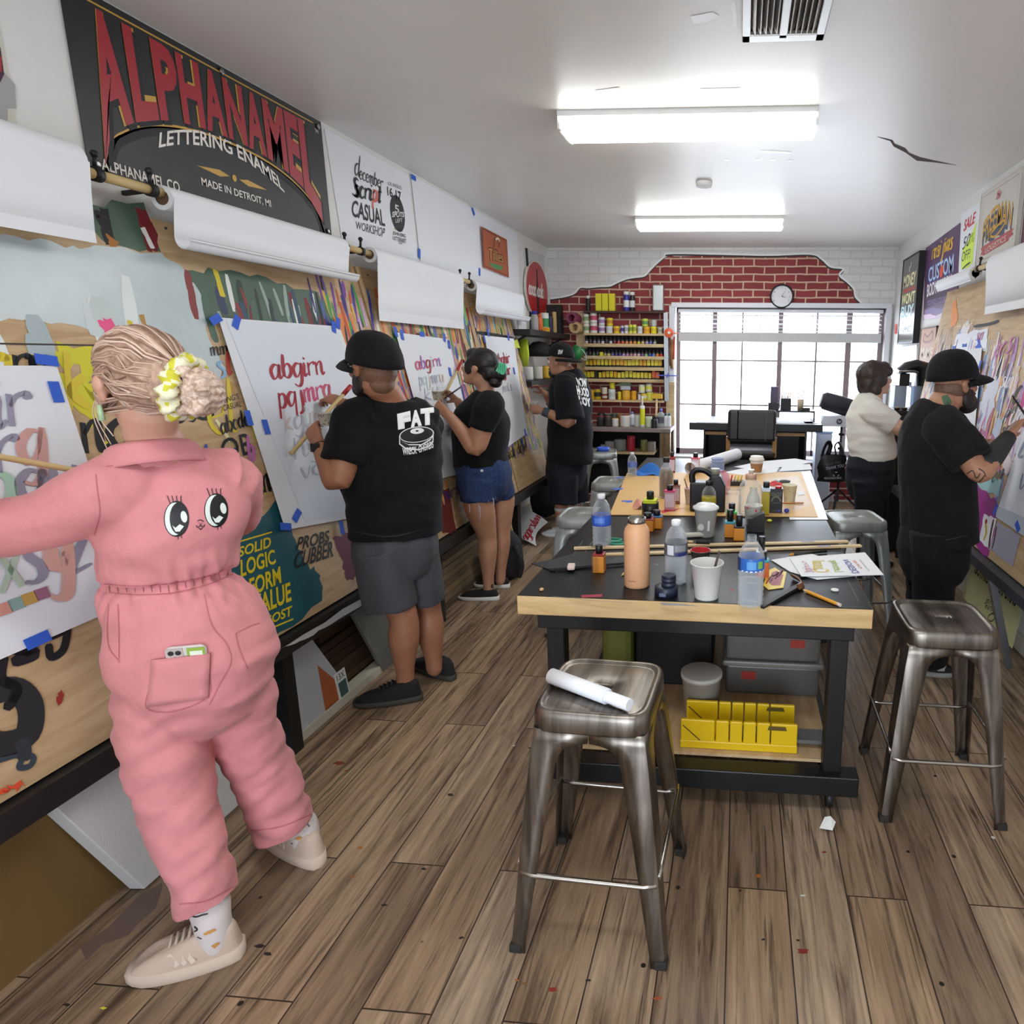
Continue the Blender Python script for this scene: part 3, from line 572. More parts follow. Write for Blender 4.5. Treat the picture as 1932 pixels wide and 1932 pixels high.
 for q in ([(451, 1022), (512, 1004)], [(500, 1190), (552, 1168)]): b.ribbon(BF, BF.pts(q), .01, YEL, z=.003)
 for tx, q in (('PROBS', [(557, 1040), (622, 1022), (620, 1000), (560, 1014)]), ('CUBBER', [(553, 1075), (628, 1050), (626, 1020), (557, 1042)])): b.tquad(BF, tx, q, INK, z=.003, shear=.2, bold=.02)
 blob(b, BF, [(628, 1015), (665, 1000), (672, 1085), (655, 1100), (645, 1060)], M('#6d2440'), z=.0012)
 b.ribbon(BF, BF.pts([(70, 1210), (110, 1195), (125, 1185), (118, 1225), (95, 1240), (90, 1215)]), .02, INK, z=.003); b.ribbon(BF, BF.pts([(-30, 1225), (40, 1225), (62, 1235), (20, 1250)]), .03, INK, z=.003); b.ribbon(BF, BF.pts([(5, 1235), (0, 1280), (30, 1300), (10, 1340)]), .025, INK, z=.003)
 b.ribbon(BF, BF.pts([(-50, 1320), (20, 1300), (55, 1330), (50, 1385), (0, 1405), (-50, 1390)]), .06, M('#27282b'), z=.003); b.ribbon(BF, BF.pts([(-20, 1440), (30, 1425), (60, 1428), (55, 1445), (35, 1448), (40, 1432)]), .014, M('#35404c'), z=.003); b.ribbon(BF, BF.pts([(38, 1395), (45, 1420), (40, 1435)]), .03, M('#2e343b'), z=.0032)
 blob(b, BF, [(0, 1490), (30, 1475), (42, 1480), (10, 1500)], M('#e2502c'), z=.003, rough=.01); blob(b, BF, [(105, 1318), (112, 1302), (118, 1310), (114, 1330), (106, 1330)], M('#9c2f28'), z=.003, rough=.003)
 b.poly(BF, [(1.2, 1.118), (2.05, 1.118), (2.05, 1.123), (1.2, 1.123)], M('#3a2f26'), z=.0015)
easel_board('painted_board', 'leaning plywood board with silver, green and teal painted patches', -.3, 3.455, paintA)
def paintB(b):
 strokes(b, BF, 3.5, 4.86, .75, 1.50, 210, PAL, (.08, .28), (.012, .040), z0=.0005, seed=21)
 strokes(b, BF, 3.48, 4.88, .55, .85, 200, PALB, (.05, .16), (.01, .022), (-.6, .5), z0=.0021, seed=22)
 blob(b, BF, [(820, 930), (845, 920), (860, 1000), (835, 1010)], M('#6d2a24'), z=.001); strokes(b, BF, 3.5, 3.75, .2, .5, 30, ['#c96a2f', '#8a4a2a', '#d68c4a'], (.05, .15), (.02, .03), z0=.003, seed=25)
 scriptpx(b, BF, 'purpl', (837, 945), (870, 930), 16, M('#34307c'), z=.004); b.tquad(BF, 'MAN', [(825, 925), (845, 918), (844, 907), (825, 912)], ORG, z=.004)
easel_board('painted_board', 'leaning plywood board covered in upright brush strokes, second along', 3.475, 4.885, paintB)
def paintC(b):
 strokes(b, BF, 4.9, 5.72, .7, 1.52, 220, PAL+PALB, (.06, .2), (.01, .026), z0=.0005, seed=31)
 strokes(b, BF, 4.9, 5.72, .28, .75, 120, ['#cbb04a', '#a08bc0', '#6e5a86', '#7fa05a', '#8a6a45', '#d1b57a'], (.06, .18), (.02, .05), z0=.0018, seed=32)
 b.ribbon(BF, [(4.9, 1.27), (5.3, 1.262), (5.72, 1.245)], .03, INK, z=.003); blob(b, BF, [(948, 648), (975, 640), (980, 655), (950, 662)], M('#d8e04a'), z=.003)
 scriptpx(b, BF, 'side dope', (957, 868), (994, 848), 14, INK, z=.004)
easel_board('painted_board', 'leaning plywood board with strokes and yellow marks, farthest along', 4.905, 5.73, paintC)
# black ledge with posts under the boards
t = thing('easel_ledge', 'long black ledge with posts carrying the leaning painted boards', 'ledge', (-1.74, 2.7, 0)); b = MB()
b.bar((-1.735, -.3, .472), (-1.735, 5.74, .472), .075, .055, M('#1c1b1c', .5, var=.3)); b.bar((-1.70, -.3, .505), (-1.70, 5.74, .505), .008, .02, M('#1c1b1c', .5, var=.3)); b.build('ledge', t, world=True)
for y in (.25, 2.19, 3.48, 4.85): b = MB(); b.bar((-1.765, y, 0), (-1.765, y, .445), .06, .05, BLACK, up=(1, 0, 0)); b.build('post', t, world=True)
b = MB(); blob(b, Frame((-1.695, 0, 0), (0, 1, 0), (0, 0, 1)), [(2.1, .49), (2.75, .49), (2.74, .462), (2.4, .455), (2.2, .475)], M('#b9bcc0'), z=.002, rough=.006, pix=False); b.build('paint_drip', t, world=True)
# ------------------------------------------------------------------ practice sheets on the left boards
RD, PK, GY, LV, PE, GN = M('#a81f33'), M('#cf4f7c'), M('#b9bccb'), M('#9490a6'), M('#dfa79c'), M('#a9cdb9')
PF = Frame(BF.p(0, 0, .012), BF.ux, BF.uy)
def psheet(label, quad, tp, fill, extra=None):
 t, b = sheet('practice_sheet', label, 'paper', PF, PF.pts(quad), m=M('#e6e9f0', .7, var=.015), group='lettering practice sheets on the left boards')
 if extra: b.poly(PF, PF.pts(extra), M('#dfe5f0', .6, var=.015), z=.0035, thick=.0005)
 fill(b); b.build('sheet', t, world=True); tapes(t, PF, tp, z=.006)
def f1(b):
 for tx, p0, p1, h, cs in (('ir', (-15, 808), (60, 800), 62, [LV, LV]), ('rg', (-10, 895), (88, 862), 62, [LV, M('#cf9d97')]), ('pay', (-30, 960), (150, 930), 62, [GN, LV, LV]), ('xsyz', (0, 1120), (175, 1062), 72, [M('#b7ccb8'), LV, M('#d3a79f'), LV])): scriptpx(b, PF, tx, p0, p1, h, cs, z=.005, nib=(.01, .026))
 scriptpx(b, PF, 'y', (100, 1092), (140, 1078), 66, [M('#d9a49a')], z=.0052, nib=(.01, .026))
 for u, v, c in ((5, 1150, '#d99a8c'), (30, 1140, '#8fb0ac'), (54, 1130, '#c9a455'), (78, 1121, '#a06a86')): x, y = PF.at(u, v); b.poly(PF, [(x-.018, y-.014), (x+.016, y-.014), (x+.016, y+.016), (x-.018, y+.016)], M(c), z=.005)
psheet('practice sheet of big pastel letters beside the person in pink', [(-70, 690), (106, 690), (250, 1135), (-70, 1275)], [(85, 680, -.15), (103, 740, 1.5), (68, 1208, .05)], f1)
def f2(b):
 scriptpx(b, PF, 'abgirn', (510, 716), (612, 706), 27, [RD], z=.005, nib=(.006, .02)); scriptpx(b, PF, 'pqjmra', (524, 772), (626, 748), 27, [RD, RD, RD, PK, PK, M('#c5586e')], z=.005, nib=(.006, .02))
 scriptpx(b, PF, 'kglm', (535, 815), (610, 795), 24, [M('#d9c9c9'), GY, M('#c9d6d0')], z=.005, nib=(.005, .016)); scriptpx(b, PF, 'hy', (552, 868), (610, 850), 24, [GY], z=.005, nib=(.005, .016)); scriptpx(b, PF, 'vo', (566, 905), (612, 892), 22, [GY], z=.005, nib=(.005, .016))
psheet('practice sheet with two rows of red brush letters before the man in glasses', [(411, 599), (640, 616), (760, 960), (538, 1000)], [(405, 603, .4), (444, 608, .9), (636, 610, 1.1), (628, 617, 1.2), (500, 806, 1.5), (467, 789, 1.5), (558, 973, .6), (537, 994, -.3), (643, 996, 1.4)], f2, [(425, 604), (634, 620), (742, 945), (575, 985)])
def f3(b):
 scriptpx(b, PF, 'abgirn', (784, 698), (832, 690), 15, [PK, M('#a565b0'), RD, GY], z=.005, nib=(.006, .018)); scriptpx(b, PF, 'pqjmra', (790, 728), (838, 720), 15, [GY, M('#c5d6d3'), M('#e3cfc2')], z=.005, nib=(.006, .016)); scriptpx(b, PF, 'klh', (800, 756), (840, 750), 14, [GY], z=.005, nib=(.005, .014)); scriptpx(b, PF, 'ons', (815, 818), (850, 812), 12, [GY], z=.005, nib=(.005, .014))
psheet('practice sheet with pink and faint letters before the person with green hair clip', [(746, 627), (846, 640), (905, 885), (822, 905)], [(745, 626, 1.4), (757, 632, 1.4), (795, 631, 0), (837, 637, 1.2), (846, 650, 1.2), (848, 702, 1.3)], f3)
def f4(b):
 scriptpx(b, PF, 'abghir', (936, 690), (962, 684), 13, [RD], z=.005, nib=(.007, .022)); scriptpx(b, PF, 'pqjmr', (942, 711), (963, 706), 12, [RD], z=.005, nib=(.007, .022)); scriptpx(b, PF, 'nnls', (948, 740), (966, 736), 10, [GY], z=.005, nib=(.006, .016))
psheet('practice sheet with red letters, farthest along the left boards', [(914, 633), (969, 639), (994, 818), (948, 850)], [(913, 640, 1.4), (920, 628, 1.2), (958, 636, 1.4), (969, 700, 1.3), (990, 816, 1.4), (984, 833, 1.4)], f4)
# ------------------------------------------------------------------ paper rolls and dowels on the wall
def roll(label, ya, yb, r, X, Z, drop, curl, ends=True, group='paper rolls along the left wall', sgn=1):
 t = thing('paper_roll', label, 'paper roll', (X, (ya+yb)/2, Z), 0, group); b = MB(); n = 28; vs = []
 prof = [(X+r*math.cos(q)*sgn, Z+r*math.sin(q)) for q in [k*2*PI/20 for k in range(21)]]
 sh = [(X+r*sgn*math.cos(q), Z+r*math.sin(q)) for q in (0, -.15)] + [(X+(r-.01)*sgn, Z-drop*.35), (X+(r-.02)*sgn, Z-drop*.8)]
 for k in range(9): q = PI+k*PI*1.1/8*(1 if curl else 0); sh.append((X+(r-.02+curl*(1+math.cos(q)))*sgn, Z-drop*.8-(curl*abs(math.sin(q))*1.4 if curl else drop*.02*k)))
 P = [(X+(r-.004)*math.cos(k*2*PI/24)*sgn, Z+(r-.004)*math.sin(k*2*PI/24)) for k in range(24)]
 b.add([(x, ya, z) for x, z in P]+[(x, yb, z) for x, z in P], [(k, (k+1) % 24, 24+(k+1) % 24, 24+k) for k in range(24)], PAPER, True)
 L = len(sh); b.add([(x, ya, z) for x, z in sh]+[(x, yb, z) for x, z in sh], [(k, k+1, L+k+1, L+k) for k in range(L-1)], PAPER, True)
 for y in (ya, yb):
  R1 = [(X+.55*r*math.cos(k*2*PI/24), y, Z+.55*r*math.sin(k*2*PI/24)) for k in range(24)]; R2 = [(x, y, z) for x, z in P]
  b.add(R1+R2, [(k, (k+1) % 24, 24+(k+1) % 24, 24+k) for k in range(24)], M('#d9d7d6', .8))
 b.build('paper', t, world=True)
 c = MB(); c.cyl((X, ya+.004, Z), (X, yb-.004, Z), .56*r, M('#5b4532', .8), n=16); c.build('core', t, world=True)
 return t
DOW = M('#cdb27d', .6)
def dowel(label, ya, yb, X, Z, clamps):
 t = thing('dowel_rod', label, 'rod', (X, (ya+yb)/2, Z), 0, 'wooden roll rods'); b = MB(); b.cyl((X, ya, Z), (X, yb, Z), .016, DOW, n=12); b.build('rod', t, world=True)
 for y in clamps:
  b = MB(); b.cyl((X, y-.012, Z), (X, y+.012, Z), .022, BLACK, n=14); b.bar((X, y, Z), (ROOM_L+.004 if X < 0 else ROOM_R-.004, y, Z-.01), .014, .014, BLACK); b.cyl((X, y, Z+.02), (X+.004, y, Z+.055), .006, BLACK, n=8); b.ball((X+.004, y, Z+.06), .012, BLACK, n=8); b.build('clamp', t, world=True)
roll('fat white paper roll at the left end under the cream poster', 1.0, 1.925, .062, -2.02, 2.13, .24, 0)
dowel('wooden rod with black clamps crossing the foot of the black banner', 1.93, 2.24, -2.02, 2.115, (2.0, 2.19))
roll('white paper roll with a curled hanging end below the banner lettering', 2.23, 3.25, .045, -2.02, 2.10, .16, .03)
dowel('wooden rod with black clamps between the second and third paper rolls', 3.25, 3.50, -2.02, 2.105, (3.28, 3.42))
roll('white paper roll with a long flat sheet hanging over the strokes', 3.50, 4.60, .045, -2.02, 2.10, .36, 0)
dowel('short wooden rod with black clamp below the orange sign', 4.60, 4.83, -2.02, 2.10, (4.64, 4.80))
roll('white paper roll with a curled end, farthest along the left wall', 4.83, 5.9, .045, -2.02, 2.08, .2, .035)
b = MB(); b.bar((-2.03, 3.30, 1.99), (-2.03, 3.30, 2.1), .03, .02, M('#7a6240', .7)); tag(b.build('wall_bracket'), 'small wooden bracket under the wooden rod by the lettered poster', 'bracket')
# ------------------------------------------------------------------ things stored under the boards
def slab(name, label, cat, uv, X, m, thick=.02, z0=None, lean=.0, extra=None):
 fr = Frame((X, 0, 0), (0, 1, 0), (-lean, 0, 1)); P = fr.pts(uv); b = MB(); b.poly(fr, P, m, thick=thick)
 if extra: extra(b, fr)
 return tag(b.build(name), label, cat)
slab('hardboard_panel', 'brown hardboard panel standing under the ledge at the far left', 'panel', [(-60, 1590), (285, 1395), (272, 1648), (-60, 1965)], -1.815, M('#73582f', .75, var=.12))
fr = Frame((-1.80, 0, 0), (0, 1, 0), (-.25, 0, 1))
CAN = M('#c9c8c6', .7, bump=.15, bscale=200)
fr = Frame((-1.735, 0, 0), (0, 1, 0), (-.08, 0, 1)); b = MB(); b.poly(fr, [(1.50, .005), (2.05, .005), (2.0, .44), (1.33, .44)], CAN, thick=.05); tag(b.build('canvas', bevel=.003), 'white stretched canvas leaning behind the legs in pink trousers', 'canvas')
def card(b, fr):
 b.poly(fr, [(2.42, .005), (2.62, .005), (2.44, .25)], M('#a85a2c', .7), z=.001); b.poly(fr, [(2.52, .03), (2.60, .03), (2.60, .16), (2.52, .16)], M('#dfe2e0'), z=.0015); b.poly(fr, [(2.535, .04), (2.592, .04), (2.592, .11), (2.535, .11)], M('#3c5a55'), z=.002); b.text(fr, '13X', 2.535, .12, .055, .03, INK, z=.002)
 b.text(fr, 'EXTURE', 2.43, .015, .08, .035, M('#7b3d1d'), z=.002)
fr = Frame((-1.775, 0, 0), (0, 1, 0), (-.12, 0, 1)); b = MB(); b.poly(fr, [(2.24, .005), (2.62, .005), (2.42, .42), (2.24, .42)], M('#b9bcc1', .6), thick=.01); card(b, fr); tag(b.build('board_offcut'), 'pale board with an orange corner and a label beside the black post', 'board')
fr = Frame((-1.765, 0, 0), (0, 1, 0), (-.05, 0, 1)); b = MB(); b.poly(fr, [(2.86, .005), (3.5, .005), (3.3, .46), (2.66, .44)], M('#6a6a64', .6, var=.3), thick=.015); tag(b.build('grey_slab'), 'scratched grey slab standing under the ledge by the bearded painter', 'slab')
r = random.Random(4)
for k in range(9):
 z = .03+.045*k; b = MB(); y0 = 2.5+r.uniform(-.05, .1); b.bar((-1.93+r.uniform(-.01, .01), y0, z), (-1.93, y0+.95, z+.004), .12, .038, M(r.choice(['#5d4a35', '#6f5a40', '#4d3c2b', '#7a6448']), .8, var=.2))
 o = tag(b.build('timber_offcut'), 'brown timber strip lying in the stack under the ledge, %s from the bottom' % ORD[k], 'timber', 'stacked timber strips behind the pale board')
for k in range(10):
 z = .02+.042*k; b = MB(); y0 = 3.55+r.uniform(0, .1); L = 1.42 if k < 8 else 1.3; b.bar((-1.86-.006*k, y0, z), (-1.86-.006*k, y0+L, z+.012), .10, .036, M(r.choice(['#7d6a55', '#6a5845', '#8d7a62', '#5b4a3a', '#967f60']), .8, var=.2))
 tag(b.build('timber_strip'), 'long weathered timber strip in the pile by the denim shorts, %s from the floor' % ORD[k], 'timber', 'long timber strips piled under the far boards')
b = MB(); b.bar((-1.80, 1.9, .02), (-1.80, 3.3, .02), .06, .04, M('#c5bfae', .7)); tag(b.build('floor_batten'), 'pale painted batten lying on the floor along the ledge posts', 'batten')
t = thing('lettered_paper', 'curled white paper with red brush letters lying on the floor near the far stool', 'paper', (-1.72, 5.2, 0)); b = MB()
A = pz(962, 1012); Bq = pz(1005, 1030); C_ = pz(1032, 990, .05)
vs = []; nx = 10; q00, q10, q11, q01 = pz(968, 1015, .01), pz(1012, 1030, .01), pz(1034, 985, .13), pz(985, 958, .2)
for i in range(nx+1):
 for j in range(nx+1):
  a, c = i/nx, j/nx; p = q00.lerp(q10, a).lerp(q01.lerp(q11, a), c); p = p+Vector((-.05*math.sin(c*PI), -.03*math.sin(a*PI), .03*math.sin(a*PI))); vs.append(p)
b.add(vs, [(i*(nx+1)+j, (i+1)*(nx+1)+j, (i+1)*(nx+1)+j+1, i*(nx+1)+j+1) for i in range(nx) for j in range(nx)], M('#d9d9dc', .7), True)
LPS = (t, b); b = MB(); p0, p1 = pz(972, 1005, .05), pz(965, 955, .28); b.cyl(p0, p1, .045, M('#d9d9dc', .7), n=16); b.cyl(p0+Vector((0, -.002, 0)), p0+Vector((0, .01, 0)), .03, M('#8d8a8a'), n=14); b.build('rolled_end', t, world=True)
b = MB(); p0, p1 = pz(981, 1055), pz(955, 965, .42); b.cyl(p0, p1, .011, DOW, n=10); tag(b.build('wooden_stick'), 'thin wooden stick standing beside the legs in denim shorts', 'stick')
t = thing('backpack', 'black backpack on the floor behind the legs in denim shorts', 'backpack', (-1.66, 4.3, 0)); b = MB(); b.tube([(0, 0, 0), (0, 0, .06), (0, 0, .2), (-.01, .01, .3), (-.02, .02, .36)], [(.13, .10), (.15, .12), (.15, .12), (.12, .10), (.05, .04)], M('#151417', .8, bump=.3, bscale=20), n=20, side=(.3, 1, 0)); b.build('bag', t, subsurf=1); b = MB(); b.tube(catmull([(.10, -.06, .26), (.15, -.08, .14), (.12, -.06, .03)], 5), (.018), M('#1d1c20', .8), n=8); b.build('strap', t)
# ------------------------------------------------------------------ right wall pictures and signs
RF = Frame((ROOM_R-.004, 0, 0), (0, -1, 0), (0, 0, 1))
def deep(name, label, cat, uv, depth, m_side, m_face, paint, border=.012):
 fr = Frame((ROOM_R-depth, 0, 0), (0, -1, 0), (0, 0, 1)); P = fr.pts(uv); xs = [p[0] for p in P]; ys = [p[1] for p in P]
 xs.sort(); ys.sort(); x0, x1, y0, y1 = (xs[0]+xs[1])/2, (xs[2]+xs[3])/2, (ys[0]+ys[1])/2, (ys[2]+ys[3])/2
 t = thing(name, label, cat, fr.p((x0+x1)/2, y0)); b = MB()
 for a in ((x0, y0, x1, y0+border), (x0, y1-border, x1, y1), (x0, y0, x0+border, y1), (x1-border, y0, x1, y1)): b.box(fr.p((a[0]+a[2])/2, (a[1]+a[3])/2, -depth/2+.002), (depth-.004, a[2]-a[0], a[3]-a[1]), m_side)
 b.build('frame', t, world=True); b = MB(); g = Frame(fr.p(x0+border, y0+border, -.004), fr.ux, fr.uy); w, h = x1-x0-2*border, y1-y0-2*border
 b.poly(g, [(0, 0), (w, 0), (w, h), (0, h)], m_face, thick=.006); paint(b, g, w, h); b.build('picture', t, world=True); return t
def pm(b, g, w, h):
 b.text(g, 'MONEY', w*.12, h*.66, w*.76, h*.15, M('#e6dfb0'), bold=.02); b.poly(g, [(w*.1, h*.60), (w*.9, h*.60), (w*.9, h*.645), (w*.1, h*.645)], M('#a04a42'), z=.001); b.text(g, "WON'T", w*.08, h*.46, w*.84, h*.13, M('#e8e4a8'), bold=.02); b.text(g, 'BUY', w*.1, h*.30, w*.8, h*.14, M('#bfe0e8'), bold=.02)
 b.ribbon(g, [(w*.5, h*.83), (w*.42, h*.87), (w*.55, h*.9), (w*.5, h*.94)], .02, M('#b8b4ac')); b.text(g, 'HAPPINESS', w*.15, h*.12, w*.7, h*.07, M('#c9ccd8'))
deep('framed_poster', 'tall black framed poster with stacked pale lettering on the right wall', 'picture', [(1697, 650), (1725, 646), (1732, 472), (1699, 496)], .06, BLKM, M('#57524c', .2), pm)
def poster(name, label, cat, uv, m, paint, fr=None, z=.001):
 fr = fr or RF; P = fr.pts(uv); t, b = sheet(name, label, cat, fr, P, z=z, m=m); paint(b, fr); b.build('sheet', t, world=True); return t
def pc(b, f):
 LG = M('#c8dcf2', .4); b.poly(f, f.pts([(1744, 583), (1788, 563), (1792, 545), (1750, 560)]), M('#3a1d3c'), z=.0014)
 scriptpx(b, f, 'rosi jims', (1758, 490), (1797, 468), 17, M('#e8b64a'), nib=(.012, .035), z=.003)
 b.tquad(f, 'CUSTOM', [(1751, 536), (1800, 514), (1801, 477), (1752, 505)], M('#3b6fc0', .4), z=.002, bold=.04); b.tquad(f, 'CUSTOM', [(1752, 533), (1799, 512), (1800, 479), (1753, 506)], LG, z=.0024, bold=.01)
 b.poly(f, [(f.at(1777, 512)[0]+.05*math.cos(k*PI/6), f.at(1777, 512)[1]+.05*math.sin(k*PI/6)) for k in range(12)], M('#e0552e'), z=.0028)
 b.tquad(f, 'BODY WORK', [(1749, 561), (1795, 541), (1797, 516), (1750, 537)], WHITE, z=.002, bold=.02); b.tquad(f, 'YOUR RIDE IS OUR PRIDE', [(1750, 578), (1788, 567), (1789, 557), (1751, 567)], M('#9d8cc0'), z=.002)
 blob(b, f, [(1744, 586), (1760, 580), (1775, 583), (1790, 572), (1790, 582), (1770, 594), (1745, 592)], M('#8a7aa6'), z=.0018, rough=.004); blob(b, f, [(1743, 594), (1755, 592), (1768, 597), (1788, 588), (1788, 596), (1743, 604)], M('#e6c9e6'), z=.002, rough=.004)
poster('purple_poster', 'purple car body shop poster with gold and chrome lettering', 'poster', [(1742, 604), (1806, 577), (1812, 420), (1747, 468)], M('#5a3a62', .35), pc)
def ps(b, f):
 blob(b, f, [(1838, 432), (1842, 420), (1835, 495), (1822, 510), (1813, 505), (1816, 475)], M('#d9f25a'), z=.0014, rough=.01); b.tquad(f, 'SALE', [(1818, 438), (1840, 420), (1842, 398), (1820, 416)], M('#d6323c'), z=.002, shear=.2, bold=.02); b.tquad(f, '50', [(1816, 472), (1830, 462), (1832, 438), (1818, 450)], INK, z=.002, shear=.2); b.tquad(f, '%', [(1830, 460), (1838, 455), (1840, 436), (1833, 440)], M('#8fae30'), z=.002); b.tquad(f, 'OFF!', [(1814, 495), (1830, 486), (1832, 468), (1816, 476)], M('#2b3a26'), z=.002); b.ribbon(f, f.pts([(1816, 508), (1824, 500), (1831, 495)]), .012, M('#2b3a26'), z=.002)
poster('sale_paper', 'white paper with red and neon hand lettered half price sale notice', 'paper', [(1808, 524), (1842, 506), (1850, 380), (1814, 404)], PAPER, ps, z=.0006)
def pf(b, g, w, h):
 NV, GO = M('#4a5570'), M('#d9a53a'); b.ribbon(g, [(w*.06, h*.05), (w*.94, h*.05), (w*.94, h*.95), (w*.06, h*.95), (w*.06, h*.05)], .004, M('#b8908c'), smooth=False, taper=False)
 arc = lambda dx, dy: (lambda a, c: (w*(.13+.74*a)+dx, h*(.40+.12*(2*a-1)**2*-1+.30*c+.05*a)+dy))
 b.text(g, 'FREEMAN', 0, 0, 1, 1, NV, z=.001, bold=.05, warp=arc(.012, -.03)); b.text(g, 'FREEMAN', 0, 0, 1, 1, GO, z=.002, bold=.01, warp=arc(0, 0))
 blob(b, g, [(w*.25, h*.32), (w*.4, h*.24), (w*.55, h*.3), (w*.72, h*.26), (w*.74, h*.42), (w*.5, h*.46), (w*.3, h*.42)], NV, z=.0008, pix=False, rough=.004); b.ribbon(g, [(w*.3, h*.36), (w*.5, h*.30), (w*.7, h*.40), (w*.66, h*.46), (w*.4, h*.38), (w*.28, h*.28)], .014, GO, z=.0022)
 script(b, g, 'the', w*.42, h*.8, h*.07, M('#d99a94'), nib=(.006, .02)); b.poly(g, [(w*.12, h*.12), (w*.2, h*.12), (w*.2, h*.1), (w*.85, h*.16), (w*.85, h*.19), (w*.95, h*.22), (w*.9, h*.26), (w*.95, h*.3), (w*.2, h*.24), (w*.12, h*.22), (w*.16, h*.17)], M('#b5555a'), z=.0012)
 b.text(g, 'LOGISTICS', 0, 0, 1, 1, M('#e9dccb'), z=.002, warp=lambda a, c: (w*(.26+.52*a), h*(.125+.05*a+.075*c)))
deep('lettered_sign', 'cream sign board with gold and navy arched lettering above a red ribbon', 'sign', [(1841, 503), (1913, 473), (1929, 310), (1849, 372)], .03, M('#cfcac0', .6), M('#d6d3cb', .5), pf, border=.004)
b = MB(); f = RF; b.poly(f, [(f.at(1926, 460)[0], f.at(1926, 460)[1]), (f.at(1926, 460)[0]+.5, f.at(1926, 460)[1]), (f.at(1926, 460)[0]+.5, 2.6), (f.at(1926, 460)[0], 2.6)], M('#5c2440', .5), z=.002, thick=.002); tag(b.build('maroon_poster'), 'maroon poster cut off at the right edge above the paper roll', 'poster')
b = MB(); P = RF.pts([(1697, 713), (1731, 710), (1732, 650), (1698, 656)]); b.poly(RF, P, M('#f4f4f6', .6), z=.012, thick=.012); tag(b.build('blank_canvas'), 'blank white canvas below the black framed poster', 'canvas')
def pw(b, g, w, h):
 b.ribbon(g, [(w*.25, h*.93), (w*.2, h*.83), (w*.5, h*.8), (w*.8, h*.84), (w*.75, h*.95), (w*.5, h*.88), (w*.25, h*.93)], .02, M('#8a4f3c')); b.text(g, "MUM'S", w*.12, h*.56, w*.76, h*.17, M('#e3d3c2'), bold=.01); b.text(g, 'BAKED', w*.12, h*.32, w*.76, h*.17, M('#d9d3d6'), bold=.01); b.text(g, 'GOODS', w*.15, h*.12, w*.7, h*.12, M('#a9b6cc'))
deep('wooden_sign', 'brown wooden sign with pale hand painted lettering behind the black cap', 'sign', [(1729, 752), (1758, 748), (1765, 613), (1734, 621)], .04, M('#5d4634', .6), M('#a9764f', .55, var=.15), pw)
b = MB(); P = RF.pts([(1688, 630), (1692, 630), (1693, 611), (1689, 612)]); b.poly(RF, P, M('#d0453c'), z=.002, thick=.001); tag(b.build('red_tag'), 'tiny red tag stuck on the wall left of the black framed poster', 'tag')
# rolls on the right wall
dowel('short wooden rod with black clamp at the right edge', 4.08, 4.42, ROOM_R-.11, 2.14, (4.36,))
roll('white paper roll hanging over the far right board', 4.42, 5.15, .045, ROOM_R-.11, 2.12, .05, 0, group='paper rolls along the right wall', sgn=-1)
roll('white paper roll with hanging sheet at the right edge', 2.9, 4.08, .06, ROOM_R-.11, 2.13, .30, 0, group='paper rolls along the right wall', sgn=-1)
# ------------------------------------------------------------------ right board
GF = Frame((1.285, 0, .58), (0, -1, 0), (.255, 0, 1.5)); GL_ = 1.52
t = thing('painted_board', 'plywood painting board with purple and pastel paint on the right side', 'board', GF.p(-3.8, 0)); b = MB()
b.poly(GF, [(-5.2, .006), (-1.9, .006), (-1.9, GL_), (-5.2, GL_)], PLY, thick=.018); g = GF
PST = ['#d9a9c4', '#b08fc0', '#8f9fd0', '#e6d9e0', '#cfd6e6', '#c95a8a', '#e09a5a', '#7f8fb8', '#e8dfd0', '#9a4f8a', '#5f7fb0', '#d8c07a', '#b9c4d4', '#23202a', '#e3e6ee', '#a9b4cc']
strokes(b, g, -5.15, -3.2, .45, 1.15, 260, PST, (.06, .26), (.012, .05), (-.1, .25), z0=.0006, seed=41); strokes(b, g, -5.1, -4.2, 1.0, 1.28, 60, ['#4a4550', '#8a6a7a', '#6a7ab0', '#c9a04a', '#b0a8b8'], (.05, .14), (.004, .010), (-.1, .3), z0=.0006, seed=42)
strokes(b, g, -3.4, -2.3, .3, 1.45, 260, PST+['#6d2440', '#e0843a', '#c43a8a'], (.1, .3), (.015, .04), (-.1, .25), z0=.0006, seed=43)
r = random.Random(9)
for k in range(26):
 x, y, s = r.uniform(-5.0, -2.4), r.uniform(.5, 1.15), r.uniform(.05, .13); blob(b, g, [(x+s*.8*math.cos(q*PI/4), y+s*1.3*math.sin(q*PI/4)) for q in range(8)], M(r.choice(['#cfd3e6', '#d9b6d0', '#e3d3dc', '#b9c6e0', '#d8c0a4', '#c9a0c4', '#e6e3ea', '#a9b6d6']), .6), z=.0021+k*2e-5, seed=k, pix=False, rough=.02)
strokes(b, g, -5.1, -2.5, .45, 1.2, 150, PST+['#23202a', '#c94a8a', '#4a5fb0', '#ffffff'], (.05, .2), (.008, .03), (-.25, .3), z0=.0027, seed=49)
for k in range(12): script(b, g, r.choice(['sun', 'rag', 'jo', 'hey', 'wok', 'pix']), r.uniform(-4.4, -2.6), r.uniform(.5, 1.15), r.uniform(.04, .08), M(r.choice(['#26222c', '#b0508f', '#ede8f0', '#3a4f8a'])), z=.0034+k*1e-5)
blob(b, g, [(1797, 575), (1803, 565), (1808, 600), (1801, 618), (1794, 615)], M('#e8924e'), z=.0022, rough=.012); blob(b, g, [(1806, 632), (1864, 618), (1862, 660), (1795, 668)], M('#dfe3ee', .5), z=.0024, rough=.012)
